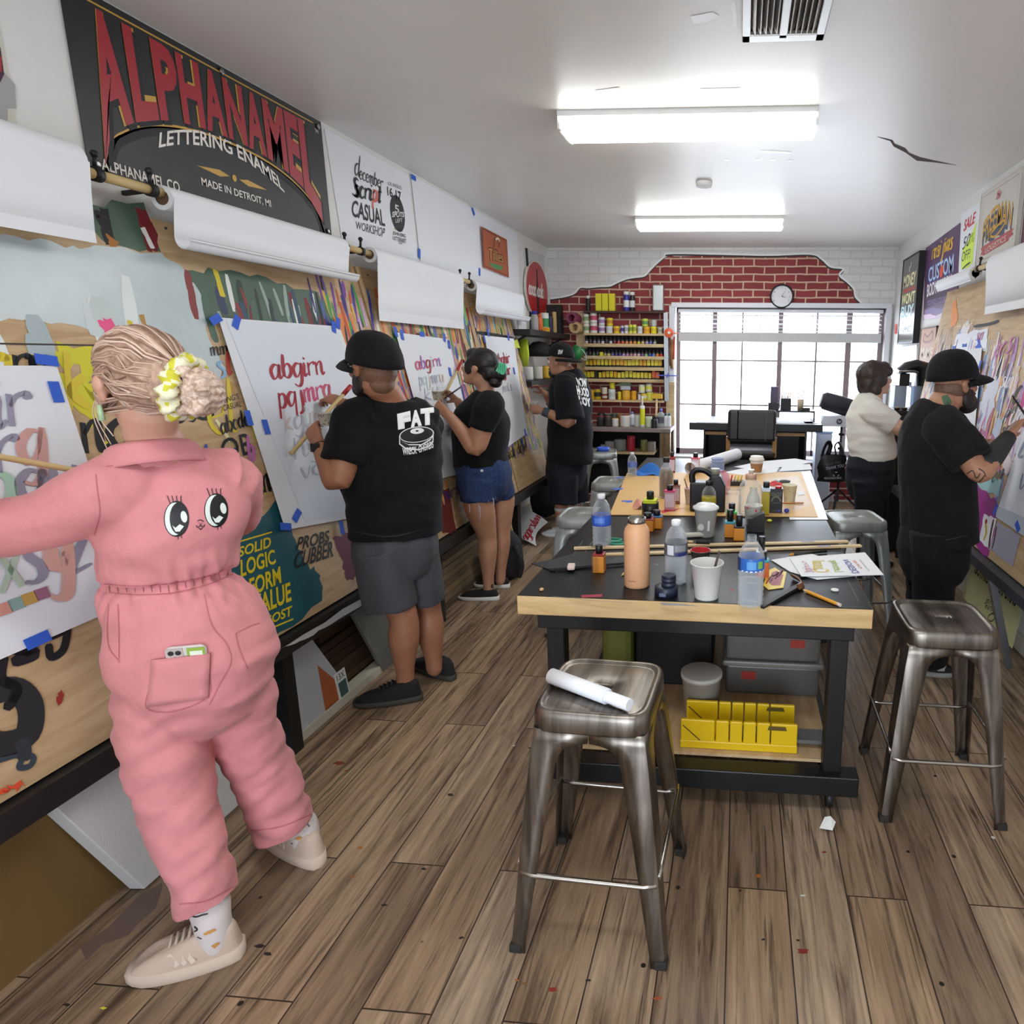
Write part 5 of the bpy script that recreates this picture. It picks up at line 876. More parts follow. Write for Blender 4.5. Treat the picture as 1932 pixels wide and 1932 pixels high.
onsh(bottle(.19, .035, M('#a8a4a2', .4), M('#2a2f9a'), .7), .38, S1, 'grey bottle with blue cap on the upper corner shelf', 'bottle', g=GS); onsh(bottle(.17, .03, M('#e0682a', .4), M('#e0682a'), .6), .50, S1, 'orange bottle on the upper corner shelf', 'bottle', g=GS); onsh(can(.19, .042, M('#dfe3df', .4), M('#3f9a5a')), .62, S1, 'white and green tub on the upper corner shelf', 'tub', g=GS)
onsh(bottle(.21, .03, M('#26244a', .4), BLACK, .8), .76, S1, 'dark blue bottle on the upper corner shelf', 'bottle', g=GS); onsh(can(.22, .03, M('#c9a86a', .5)), .86, S1, 'tan tube at the inner end of the upper corner shelf', 'tube', g=GS); onsh(boxp('black_box', .16, .12, .30, M('#1b1a1c')), .93, S1, 'tall black box at the back of the upper corner shelf', 'box', x=ROOM_L+.1)
onsh(boxp('framed_card', .02, .2, .22, M('#e3e3e4')), .14, S1, 'white framed card standing at the front of the upper corner shelf', 'frame', x=ROOM_L+.1); onsh(boxp('amber_block', .05, .08, .04, M('#e3a02a')), .46, S1, 'little amber block at the edge of the upper corner shelf', 'block', x=ROOM_L+.2)
for i, (f, c, nm) in enumerate(((.2, '#d8d6d2', 'white enamel pot'), (.42, '#cfccc6', 'white mug'), (.62, '#e6b83a', 'yellow tub'), (.8, '#d6d3cc', 'pale jar'))): onsh(can(.12, .045, M(c, .5)), f, S2, nm+' on the lower corner shelf', 'pot', y0=yc, g='pots on the lower corner shelf')
t2 = thing('round_sign', 'round red soda disc sign with white script and a bottle on the left wall', 'sign', px(1014, 548, ROOM_L+.03)); f = Frame(px(1014, 548, ROOM_L+.03), (0, 1, 0), (0, 0, 1)); b = MB(); RR = .36
e = [(math.cos(k*PI/20), math.sin(k*PI/20)) for k in range(40)]; b.poly(f, [(x*RR*1.0, y*RR*.8) for x, y in e], M('#d8cfc4', .4), thick=.02); b.poly(f, [(x*RR*.95, y*RR*.76) for x, y in e], M('#b01f26', .35), z=.001)
b.poly(f, [(.04, -.24), (.04, .02), (.02, .1), (.015, .2), (-.015, .2), (-.02, .1), (-.04, .02), (-.04, -.24)], M('#3a1518'), z=.0016); script(b, f, 'coca cola', -.29, -.06, .085, M('#f2ece6'), nib=(.012, .03), z=.003, sx=.8); b.build('disc', t2, world=True)
b = MB(); q = Frame((ROOM_L+.006, 0, 0), (0, 1, 0), (0, 0, 1)); b.poly(q, q.pts([(990, 468), (1026, 482), (1030, 620), (1000, 632)]), M('#cfd0d2', .6), z=.003, thick=.006); tag(b.build('backing_panel'), 'pale panel behind the round red sign', 'panel')
b = MB(); b.bar(q.p(*q.at(991, 468), .01), q.p(*q.at(1001, 632), .01), .02, .02, BLACK); tag(b.build('black_strip'), 'thin black upright strip left of the round red sign', 'strip')
for i, (u, v, c1, nm) in enumerate(((1080, 600, '#8a3a5a', 'crimson rolls of tape hanging above the tan roll'), (1086, 618, '#c9ab7a', 'tan roll of tape hanging below the crimson roll'))):
 p = py(u, v, ROOM_B-.10); b = MB()
 for k in range(1):
  R1, R0 = .062, .036; ring = []
  for a in range(28):
   ca, sa = math.cos(a*PI/14), math.sin(a*PI/14); ring += [(p.x+R0*ca, p.y-.04, p.z+R0*sa), (p.x+R1*ca, p.y-.04, p.z+R1*sa), (p.x+R1*ca+.03, p.y+.08, p.z+R1*sa-.01), (p.x+R0*ca+.03, p.y+.08, p.z+R0*sa-.01)]
  b.add(ring, [(4*a+j, 4*((a+1) % 28)+j, 4*((a+1) % 28)+(j+1) % 4, 4*a+(j+1) % 4) for a in range(28) for j in range(4)], M(c1, .5))
 tag(b.build('tape_roll'), nm, 'tape roll')
t2 = thing('hanging_bucket', 'green plastic scoop hanging behind the backwards cap', 'scoop', py(1090, 665, ROOM_B-.2)); b = MB(); b.lathe([(.05, -.09), (.07, .06), (.066, .06), (.046, -.085)], M('#2f8a4a', .4), n=18, axis=Matrix.Rotation(.4, 3, 'Y')); b.build('scoop', t2); b = MB(); b.tube(catmull([(.03, -.05, .06), (.10, -.06, -.02), (.10, -.06, -.08), (.05, -.06, -.06)], 5), .006, M('#c9ccd0', .4), n=8); b.build('wire_handle', t2)
t2 = thing('cap_on_hook', 'black baseball cap hanging on the left wall by the corner shelves', 'cap', px(1018, 672, ROOM_L+.12)); b = MB(); b.lathe([(.11, 0), (.115, .05), (.10, .10), (.06, .135), (.0, .145)], M('#1a191c', .8), n=20); b.build('crown', t2); b = MB(); b.lathe([(.0, -.004), (.16, -.004), (.16, .004), (0, .004)], M('#1a191c', .8), n=20, sy=.6, c=(.03, -.05, 0)); b.build('brim', t2)
b = MB(); p = px(989, 668, ROOM_L+.06); b.tube([p+Vector((0, 0, .14)), p, p+Vector((0, .02, -.12))], [(.03, .06), (.03, .09), (.02, .04)], M('#cfe03a', .6), n=10); tag(b.build('neon_glove'), 'neon yellow glove hanging on the left wall', 'glove')
b = MB(); q = pz(1030, 905, .35); b.tube([(-1.88, 5.98, 0), (-1.86, 5.98, .35), (-1.88, 6.0, .62)], [(.16, .14), (.17, .15), (.09, .08)], M('#141416', .85), n=16); tag(b.build('duffel_bag', subsurf=1), 'black duffel bag slumped behind the person with backwards cap', 'bag')
# ------------------------------------------------------------------ clock
t = thing('wall_clock', 'round white wall clock with black rim above the window', 'clock', py(1475, 559, ROOM_B-.045)); R3 = Matrix.Rotation(PI/2, 3, 'X'); b = MB(); b.lathe([(.124, -.04), (.126, 0), (.118, .012), (.108, .008), (.108, 0)], BLACK, n=36, axis=R3, cap=False); b.build('rim', t)
cf = Frame((0, 0, 0), (1, 0, 0), (0, 0, 1)); b = MB(); b.poly(cf, [(.109*math.cos(k*PI/18), .109*math.sin(k*PI/18)) for k in range(36)], M('#dcdbe0', .4), z=-.004, thick=.01)
for k in range(1, 13): a = PI/2-k*PI/6; b.text(cf, str(k), .088*math.cos(a)-.009, .088*math.sin(a)-.008, None, .016, M('#4a4a50'), z=-.002)
b.build('face', t)
for nm, a, L, w in (('hour_hand', -.28, .052, .007), ('minute_hand', 1.05, .078, .005)): b = MB(); b.poly(cf, [(-math.sin(a)*w/2, math.cos(a)*w/2), (math.sin(a)*w/2, -math.cos(a)*w/2), (L*math.cos(a), L*math.sin(a))], BLACK, z=.003, thick=.001); b.build(nm, t)
# ------------------------------------------------------------------ desk and chair at the window
DY0, DY1 = 6.02, 6.72; DZ = py(1400, 799, DY0).z; dx0, dx1 = py(1300, 800, DY0).x, py(1553, 800, DY0).x; DB = M('#0f0e11', .35)
t = thing('desk', 'black desk with open pedestals standing at the window', 'desk', ((dx0+dx1)/2, (DY0+DY1)/2, 0)); DESK = t; b = MB(); b.box(((dx0+dx1)/2, (DY0+DY1)/2, DZ-.035), (dx1-dx0, DY1-DY0, .07), DB); b.build('top', t, world=True, bevel=.004)
for u0, u1 in ((1329, 1372), (1463, 1520)):
 a, e = py(u0, 830, DY0+.06).x, py(u1, 830, DY0+.06).x; b = MB()
 for x in (a, e): b.box((x, (DY0+DY1)/2, (DZ-.07)/2), (.02, DY1-DY0-.1, DZ-.07), DB)
 for zz in (.03, .3, .52): b.box(((a+e)/2, (DY0+DY1)/2, zz), (e-a, DY1-DY0-.1, .018), DB)
 b.box(((a+e)/2, DY1-.06, (DZ-.07)/2), (e-a, .012, DZ-.07), DB); b.build('pedestal', t, world=True)
 b = MB(); b.box(((a+e)/2, DY0+.05, DZ-.1), (e-a-.02, .02, .03), M('#b08a58', .5)); b.build('drawer_front', t, world=True)
for i, (u, v, c, nm) in enumerate(((1360, 828, '#8a8a90', 'silver tape roll in the left desk pedestal'),)):
 p = py(u, v, DY0+.1); b = MB(); b.lathe([(.02, -.02), (.045, -.02), (.045, .02), (.02, .02)], M(c, .4), n=20, axis=R3); o = b.build('tape_roll'); o.location = (p.x, p.y, .529+.046); tag(o, nm, 'tape roll')
for i in range(7): x = py(1478+i*5, 850, DY0+.2).x; b = MB(); b.box((x, DY0+.2, .04+.12), (.008, .2, .24), M(('#b9a98a', '#8a8078', '#d0c4ac')[i % 3], .7), rot=Matrix.Rotation(.05*(i-3), 3, 'Y')); tag(b.build('folder'), 'upright folder in the right desk pedestal, %s from left' % ORD[i], 'folder', 'folders in the right desk pedestal')
t = thing('office_chair', 'black leather office chair with stitched back and wooden arms at the desk', 'chair', (py(1418, 820, 5.5).x, 5.53, 0)); LE = M('#2a2629', .42, bump=.1, bscale=80); K5 = 1/207.; cz = py(1418, 803, 5.5).z
b = MB(); b.box((0, -.03, cz), (.41, .06, .27), LE); o = b.build('backrest', t, bevel=.025); b = MB()
for x in (-.12, .12): b.box((x, -.062, cz), (.008, .006, .25), M('#4a464a', .5)); b.build('stitching', o)
sz_ = py(1425, 855, 5.6).z; b = MB(); b.box((0, .2, sz_), (.44, .44, .07), LE); b.build('seat', t, bevel=.025)
for s in (-1, 1): b = MB(); b.bar((s*.2, -.0, sz_-.02), (s*.2, 0, cz-.1), .035, .03, M('#a9793f', .5)); b.build('arm_post', t)
b = MB(); b.cyl((0, .2, .08), (0, .2, sz_-.03), .028, BLACK, n=12); b.build('column', t)
for k in range(5): a = k*2*PI/5; b = MB(); b.bar((0, .2, .09), (.26*math.cos(a), .2+.26*math.sin(a), .05), .04, .025, BLACK); b.ball((.26*math.cos(a), .2+.26*math.sin(a), .025), .025, BLACK, n=10); b.build('leg', t)
b = MB(); a, e = py(1374, 830, DY1-.2).x, py(1462, 830, DY1-.2).x; b.box(((a+e)/2, DY1-.12, (DZ-.07)/2), (e-a+.1, .015, DZ-.08), DB); b.build('modesty_panel', DESK, world=True)
rz0 = DZ; ry = DY0+.35; ru0, ru1 = py(1447, 780, ry).x, py(1535, 780, ry).x; RZ = py(1490, 773, ry).z
t = thing('desk_riser', 'low black desk riser holding pens and boxes', 'riser', ((ru0+ru1)/2, ry, rz0)); b = MB(); b.box(((ru0+ru1)/2, ry, RZ-.008), (ru1-ru0, .26, .016), DB); b.build('top', t, world=True)
for x in (ru0+.008, ru1-.008): b = MB(); b.box((x, ry, (rz0+RZ-.016)/2), (.014, .26, RZ-rz0-.016), DB); b.build('side', t, world=True)
def ondesk(name, label, cat, u, w, h, m, y=None, d=.06, zz=None): y = y or ry; b = MB(); x = py(u, 770, y).x; b.box((x, y, (zz or RZ)+h/2+.001), (w, d, h), m); return tag(b.build(name, bevel=.003), label, cat)
ondesk('phone_box', 'upright purple and black box on the desk riser', 'box', 1460, .075, .22, M('#4a3a5a', .4), zz=RZ); ondesk('card_box', 'low black box at the left of the desk riser', 'box', 1459, .10, .07, M('#232126', .4), y=ry-.08)
t = thing('pen_organizer', 'black mesh pen organizer with bright pens on the desk riser', 'organizer', (py(1482, 770, ry).x, ry, RZ)); b = MB(); b.box((0, 0, .055), (.10, .09, .11), M('#1b1a1f', .5)); b.build('holder', t)
for k, c in enumerate(('#c03a8a', '#3a4fc0', '#3fa04a', '#d84a3a', '#e0c03a')): b = MB(); b.cyl((-.035+.017*k, -.01, .1), (-.045+.022*k, -.02, .165), .005, M(c, .4), n=8); b.build('pen', t)
t = thing('brush_cup', 'beige cup of brushes on the desk riser', 'cup', (py(1510, 770, ry).x, ry, RZ)); b = MB(); b.lathe([(.028, 0), (.034, .1), (.03, .1), (.026, .01)], M('#bfae94', .5), n=16); b.build('cup', t)
for k in range(4): b = MB(); b.cyl((-.01+.007*k, 0, .05), (-.03+.02*k, .01, .17+.01*k), .004, M(('#3a3a44', '#c9a060', '#c0404a', '#222')[k] if k < 3 else '#222226', .5), n=6); b.build('brush', t)
ondesk('ink_pad', 'small black pad at the right of the desk riser', 'pad', 1521, .07, .025, M('#1d1c20', .4), y=ry-.05)
for i, (u, w, nm) in enumerate(((1345, .3, 'left of the chair'), (1500, .34, 'below the riser'), (1530, .12, 'at the right end'))): b = MB(); x = py(u, 798, DY0+.15).x; b.box((x, DY0+.14+.02*i, DZ+.002), (w, .2, .003), M('#e3e8f2', .6)); tag(b.build('desk_paper'), 'white paper on the window desk %s' % nm, 'paper', 'papers on the desk')
# ------------------------------------------------------------------ light stand, bag, bin, carton
LY = 6.35; p = py(1584, 870, LY)
t = thing('light_stand', 'black tripod light stand in front of the window', 'stand', (p.x, LY, 0)); ztop = py(1584, 804, LY).z; b = MB(); b.cyl((0, 0, .18), (0, 0, ztop), .012, BLACK, n=10); b.build('pole', t)
for zz in (ztop-.08, ztop-.22): b = MB(); b.cyl((-.025, 0, zz), (.03, 0, zz), .014, BLACK, n=10); b.build('knob', t)
for a in (.3, 2.5, 4.4): b = MB(); b.bar((.0, 0, .30), (.32*math.cos(a), .32*math.sin(a), .012), .022, .016, BLACK); b.build('leg', t)
t = thing('fabric_roll', 'dark fabric roll lying aslant on top of the white carton', 'fabric', py(1578, 770, LY)); b = MB(); a, e = py(1549, 754, LY)-t.location, py(1618, 774, LY)-t.location; b.tube([a, a.lerp(e, .1), a.lerp(e, .5), e], [(.06, .06), (.085, .085), (.09, .09), (.085, .085)], M('#2c2830', .7), n=18); b.build('roll', t)
t = thing('white_carton', 'white carton with a round blue black logo behind the white tee', 'carton', py(1580, 804, LY)+Vector((0, 0, .004))); b = MB(); b.box((0, 0, .05), (.30, .2, .10), M('#dcdfe8', .6)); f = Frame((0, -.101, .05), (1, 0, 0), (0, 0, 1)); b.poly(f, [(.028*math.cos(k*PI/10), .028*math.sin(k*PI/10)) for k in range(20)], M('#3a3f55'), z=.001); b.text(f, 'hp', -.017, -.017, .034, .034, WHITE, z=.0016, shear=.3); b.build('carton', t)
b = MB(); x = py(1552, 840, 6.85).x; zt = py(1554, 816, 6.85).z
t = thing('plastic_bin', 'tall translucent white bin with blue lid beside the light stand', 'bin', (x, 6.85, 0)); b = MB(); b.box((0, 0, zt/2), (.17, .2, zt), M('#cfd6e6', .4)); b.build('body', t, bevel=.012); b = MB(); b.box((0, 0, zt+.012), (.18, .21, .024), M('#a9b9e0', .4)); b.build('lid', t, bevel=.006)
t = thing('shopping_bag', 'black reusable shopping bag with thank you lettering hanging on the light stand', 'bag', py(1568, 908, 6.15)); BGM = M('#17161c', .45, bump=.3, bscale=14); b = MB(); h = py(1568, 858, 6.15).z-py(1568, 908, 6.15).z; w = .27; n = 10; vs = []
for s in (-1, 1):
 for i in range(n+1):
  for j in range(7): u = i/n; v = j/6; vs.append((w*(u-.5)*(1-.12*v)+.012*math.sin(9*v), s*(.012+.045*math.sin(PI*u)*(1-.6*v))+.008*math.sin(7*u+5*v), h*v))
q = (n+1)*7; fs = [(i*7+j, (i+1)*7+j, (i+1)*7+j+1, i*7+j+1) for i in range(n) for j in range(6)]; b.add(vs, fs+[tuple(q+k for k in reversed(f)) for f in fs]+[(i*7, q+i*7, q+(i+1)*7, (i+1)*7) for i in range(n)], BGM, True)
f = Frame((-w/2, -.064, 0), (1, .0, .0), (0, .15, 1)); GR = M('#a9a7b4')
for tx, x, y, ww, hh, sl in (('THANK YOU', .07, .115, .17, .03, .35), ('THANK YOU', .05, .15, .16, .026, .35), ('REUSABLE BAG', .06, .03, .16, .018, .08)): b.text(f, tx, 0, 0, 1, 1, GR if y != .15 else M('#5a5866'), z=.006, bold=.02, warp=lambda a, c, x=x, y=y, ww=ww, hh=hh, sl=sl: (x+a*ww, y+sl*a*ww*.6+c*hh))
for k in range(3): a = k*2*PI/3+PI/2; b.ribbon(f, [(.17+.026*math.cos(a+d), .078+.022*math.sin(a+d)) for d in (-.5, 0, .5)], .01, GR, z=.006, smooth=False)
b.build('bag', t)
for s in (-1, 1): b = MB(); b.tube(catmull([(s*.10, -.02, h*.96), (s*.085, -.01, h+.06), (s*.05, 0, h+.12), (s*.02, .02, h+.08), (s*.04, .03, h*.98)], 4), [(.022, .008)]*17, BGM, n=8); b.build('handle', t)
b = MB(); p = pz(1560, 945); b.box((p.x, p.y-.05, .055), (.12, .1, .11), M('#d0cfd2', .4)); tag(b.build('power_brick', bevel=.015), 'white power brick on the floor below the black shopping bag', 'adapter')
# ------------------------------------------------------------------ work table
TZ = .786; TX0, TX1, TY0, TY1 = -.735, .445, 1.99, 5.02
t = thing('work_table', 'long black topped work table with pale wooden edge in the middle of the room', 'table', ((TX0+TX1)/2, (TY0+TY1)/2, 0))
def top_mat():
 m, nt, b = nodes('black_mat'); tc = N(nt, 'TexCoord'); n = N(nt, 'TexNoise', i_Scale=3.0, i_Detail=4); nt.links.new(tc.outputs['Object'], n.inputs['Vector'])
 r = ramp(nt, [(.3, '#0d0d10'), (.7, '#1a1a1e')]); nt.links.new(n.outputs['Fac'], r.inputs[0])
 mp = N(nt, 'Mapping'); mp.inputs['Rotation'].default_value = (0, 0, .6); mp.inputs['Scale'].default_value = (2, 40, 1); nt.links.new(tc.outputs['Object'], mp.inputs['Vector']); w = N(nt, 'TexNoise', i_Scale=2.5, i_Detail=5, i_Roughness=.7); nt.links.new(mp.outputs[0], w.inputs['Vector'])
 rs = ramp(nt, [(.66, (0, 0, 0, 1)), (.72, (1, 1, 1, 1))]); nt.links.new(w.outputs['Fac'], rs.inputs[0]); mx = N(nt, 'Mix', data_type='RGBA'); mx.inputs[7].default_value = lin('#55575c'); nt.links.new(rs.outputs[0], mx.inputs[0]); nt.links.new(r.outputs[0], mx.inputs[6])
 nt.links.new(mx.outputs[2], b.inputs['Base Color']); r2 = N(nt, 'MapRange'); r2.inputs['To Min'].default_value = .26; r2.inputs['To Max'].default_value = .46; nt.links.new(n.outputs['Fac'], r2.inputs['Value']); nt.links.new(r2.outputs[0], b.inputs['Roughness']); b.inputs['Specular IOR Level'].default_value = .3; return m
MATB = top_mat(); TF = Frame((0, 0, TZ), (1, 0, 0), (0, 1, 0)); cxm, cym = (TX0+TX1)/2, (TY0+TY1)/2
b = MB(); b.box((cxm, cym, TZ-.035), (TX1-TX0, TY1-TY0, .066), PLYE); b.build('edge_frame', t, world=True, bevel=.003)
b = MB(); b.box((cxm, cym, TZ-.001), (TX1-TX0-.006, TY1-TY0-.006, .002), MATB)
for q, c in (([(1096, 1123), (1137, 1121), (1135, 1126), (1098, 1128)], '#a01f3a'), ([(1377, 1110), (1385, 1113), (1380, 1116)], '#a8303a'), ([(1245, 1137), (1290, 1140), (1320, 1144), (1250, 1142)], '#8f9294'), ([(1230, 1065), (1240, 1063), (1243, 1068)], '#5f6062')): b.poly(TF, TF.pts(q), M(c), z=.0004)
for q in ([(1098, 1050), (1130, 1005), (1150, 975)], [(1060, 1075), (1100, 1020)], [(1620, 1135), (1600, 1095)], [(1040, 1125), (1120, 1133), (1190, 1138)], [(1500, 1145), (1630, 1146)]): b.ribbon(TF, TF.pts(q), .003, M('#77797d'), z=.0005)
b.build('black_top', t, world=True)
AP = MB()
for y in (TY0+.055, TY1-.1): AP.box((cxm+.005, y, .69), (TX1-TX0-.11, .06, .06), BLKM)
for x in (TX0+.12, TX1-.12): AP.box((x, cym, .69), (.06, TY1-TY0-.2, .06), BLKM)
AP.build('apron', t, world=True, bevel=.004)
lx0, lx1 = py(1052, 1230, TY0+.07).x, py(1581, 1230, TY0+.07).x
for x in (lx0, lx1):
 for y in (TY0+.08, TY1-.12):
  b = MB(); b.box((x, y, .375), (.062, .062, .58), BLKM); b.build('leg', t, world=True, bevel=.004)
  b = MB(); b.cyl((x-.012, y, .035), (x+.012, y, .035), .034, M('#232326', .5), n=16); b.box((x, y, .075), (.05, .05, .02), BLKM); b.build('caster', t, world=True)
SZ = .165
b = MB()
for y in (TY0+.05, TY1-.12): b.box(((lx0+lx1)/2+.01, y, SZ-.045), (lx1-lx0+.16, .07, .075), BLKM)
for x in (lx0+.0, lx1-.0): b.box((x, cym, SZ-.05), (.06, TY1-TY0-.25, .07), BLKM)
b.build('lower_frame', t, world=True, bevel=.004); b = MB(); b.box(((lx0+lx1)/2, cym, SZ-.003), (lx1-lx0+.0, TY1-TY0-.2, .012), PLY); b.build('lower_shelf', t, world=True)
b = MB(); p = pz(1563, 1550, .03); b.add([p+Vector(q)*.62 for q in ((-.03, -.02, -.02), (.02, -.03, -.03), (.04, 0, 0), (.01, .0, .035), (-.02, .01, .02), (-.05, -.02, -.03))], [(0, 1, 3), (1, 2, 3), (0, 3, 4), (0, 4, 5), (1, 0, 5)], M('#d6d6d0', .7)); tag(b.build('paper_scrap'), 'crumpled white scrap caught at the caster of the work table', 'scrap')
b = MB(); P = TF.pts([(1178, 894), (1515, 892), (1528, 890), (1560, 978), (1548, 982), (1520, 978)]); b.poly(TF, TF.pts([(1470, 890), (1529, 888), (1562, 981), (1490, 981)]), M('#e6ebf2', .35), z=.0024, thick=.001); tag(b.build('reflection_sheet'), 'white sheet under the tan board along the right edge of the work table', 'sheet')  # pale strip stands in for the window reflected in the black top
b = MB(); P = TF.pts([(1150, 973), (1183, 894), (1512, 892), (1543, 977)]); TN = M('#d3a868', .5, var=.08); b.poly(TF, P, TN, z=.0065, thick=.004)
for q, c in (([(1195, 958), (1230, 951), (1228, 955), (1198, 962)], '#b05a4a'), ([(1245, 966), (1295, 960), (1268, 966), (1250, 971)], '#c83a30'), ([(1180, 947), (1190, 946), (1192, 950), (1182, 951)], '#5a80c8'), ([(1160, 924), (1176, 922), (1172, 926), (1160, 927)], '#6a90d0')): b.poly(TF, TF.pts(q), M(c), z=.0069)
b.poly(TF, TF.pts([(1440, 905), (1505, 900), (1530, 955), (1480, 972), (1450, 940)]), M('#c9ab88', .45), z=.0068); tag(b.build('tan_board'), 'tan cutting board lying across the middle of the work table', 'board')
ZT = TZ+.0075
def base(u, v, z=TZ): p = pz(u, v, z); return p, (p-CAM).dot(_f)/CF
GLS = glassy('clear_plastic', '#f7f9fb', .93, .05); WAT = glassy('clear_water', '#f0f4f8', .92, .03)
# ------------------------------------------------------------------ stools
def stool_mat(name, c1, c2, rough, metal=1.0):
 m, nt, b = nodes(name); tc = N(nt, 'TexCoord'); mp = N(nt, 'Mapping'); mp.inputs['Scale'].default_value = (26, 3, 3); nt.links.new(tc.outputs['Object'], mp.inputs['Vector']); n = N(nt, 'TexNoise', i_Scale=1.6, i_Detail=4, i_Distortion=.5); nt.links.new(mp.outputs[0], n.inputs['Vector'])
 r = ramp(nt, [(.35, c1), (.65, c2)]); nt.links.new(n.outputs['Fac'], r.inputs[0]); nt.links.new(r.outputs[0], b.inputs['Base Color']); b.inputs['Metallic'].default_value = metal
 q = N(nt, 'MapRange'); q.inputs['To Min'].default_value = rough-.06; q.inputs['To Max'].default_value = rough+.08; nt.links.new(n.outputs['Fac'], q.inputs['Value']); nt.links.new(q.outputs[0], b.inputs['Roughness']); return m
GUN = stool_mat('gunmetal', '#69635d', '#968f87', .36); SIL = stool_mat('silver_paint', '#8f918f', '#a3a6a4', .38, .55)
SH = .685
def make_stool(m, label):
 t = thing('metal_stool', label, 'stool', (0, 0, 0), 0, 'metal stools around the work table'); n = 56
 def ring(hw, z, e=7.0, hy=None):
  o = []
  for k in range(n):
   a = 2*PI*k/n; c, s = math.cos(a), math.sin(a); d = (abs(c)**e+abs(s)**e)**(-1/e); o.append((hw*c*d, (hy or hw)*s*d, z))
  return o
 R = [ring(.026, SH-.014, 4, .011), ring(.027, SH-.004, 4, .012), ring(.031, SH-.001, 4, .016), ring(.07, SH-.001, 4), ring(.122, SH-.001), ring(.128, SH-.004), ring(.133, SH-.004), ring(.138, SH+.002), ring(.145, SH+.004), ring(.152, SH-.002), ring(.1555, SH-.014), ring(.157, SH-.05), ring(.1555, SH-.054), ring(.15, SH-.054)]
 b = MB(); vs = [v for r in R for v in r]; b.add(vs, [(i*n+(k+1) % n, i*n+k, (i+1)*n+k, (i+1)*n+(k+1) % n) for i in range(len(R)-1) for k in range(n)][::1], m, True); b.f = [tuple(reversed(f)) for f in b.f]; b.build('seat', t)
 lev = [(SH-.05, .150, .149), (SH-.080, .153, .151), (SH-.084, .1535, .122), (SH-.090, .154, .104), (SH-.100, .1555, .090), (SH-.116, .158, .080), (SH-.14, .161, .075), (.34, .183, .062), (.03, .2115, .042), (.0, .2125, .042)]
 for sx in (-1, 1):
  for sy in (-1, 1):
   b = MB(); vs = []
   for z, c, w in lev:
    for a, d in ((w, 0), (.55*w, 0), (.016, .0), (.004, .004), (0, .016), (0, .55*w), (0, w)): vs.append((sx*(c-a), sy*(c-d), z))
   fs = [(i*7+k, (i+1)*7+k, (i+1)*7+k+1, i*7+k+1) for i in range(len(lev)-1) for k in range(6)]
   if sx*sy > 0: fs = [tuple(reversed(f)) for f in fs]
   b.add(vs, fs, m, True); o = b.build('leg', t, smooth=40); md = o.modifiers.new('s', 'SOLIDIFY'); md.thickness = .004; md.offset = -1
   b = MB(); b.box((sx*.198, sy*.198, .012), (.036, .036, .024), M('#26231f', .8), taper=.9); f = b.build('rubber_foot', t, bevel=.004)
 BR = M('#b3afa9', .25, 1.0)
 for s in (-1, 1):
  b = MB(); b.tube([(-.185, s*.188, .235), (-.15, s*.19, .228), (.15, s*.19, .228), (.185, s*.188, .235)], .007, BR, n=8); b.build('footrest', t); b = MB(); b.tube([(s*.188, -.185, .255), (s*.19, -.15, .262), (s*.19, .15, .262), (s*.188, .185, .255)], .007, BR, n=8); b.build('footrest', t)
  b = MB(); b.bar((-.145*s, -.145, SH-.10), (.145*s, .145, SH-.10), .004, .03, m); b.build('cross_brace', t)
 return t
s0 = make_stool(GUN, 'nearest gunmetal stool with a roll of paper on its seat'); s0.location = (-.3605, 1.6047, 0); s0.rotation_euler = (0, 0, -.04)
dup(s0, (.7355, 2.2092, 0), -.007, 'gunmetal stool at the right corner of the work table with empty seat')
PM = pz(1612, 974, SH)
s1 = make_stool(SIL, 'silver grey stool left of the work table beside the tall water bottle'); p = pz(1108, 968, SH); s1.location = (min(p.x, TX0-.02), p.y, 0); s1.rotation_euler = (0, 0, .02)
dup(s1, (PM.x, PM.y, 0), .14, 'silver grey stool between the work table and the people on the right')
p = pz(1160, 906, SH); dup(s1, (min(p.x, -.77), p.y, 0), .03, 'silver grey stool left of the work table, second from the front')
p = pz(1137, 851, SH); dup(s1, (p.x-.02, min(p.y, 6.25), 0), .2, 'silver grey stool by the workbench with a blue tape roll on it')
b = MB(); q = Vector((p.x+.0, min(p.y, 6.25)+.02, SH+.004)); b.lathe([(.035, 0), (.06, 0), (.06, .03), (.035, .03), (.035, 0)], M('#3a62d8', .5), c=q, n=24, cap=False); tag(b.build('tape_roll'), 'blue tape roll lying on the stool by the workbench', 'tape roll')
t = thing('paper_tube', 'small white paper roll lying on the nearest stool', 'paper roll', (-.36, 1.6, SH)); b = MB(); a, e = pz(1040, 1275, SH+.022), pz(1148, 1315, SH+.022); d = (e-a).normalized(); b.tube([a, a.lerp(e, .98)], [.021, .021], PAPER, n=20); b.build('outer_roll', t, world=True); b = MB(); b.tube([a+d*.05, e+d*.07], [.015, .016], PAPER, n=18); b.build('inner_roll', t, world=True)
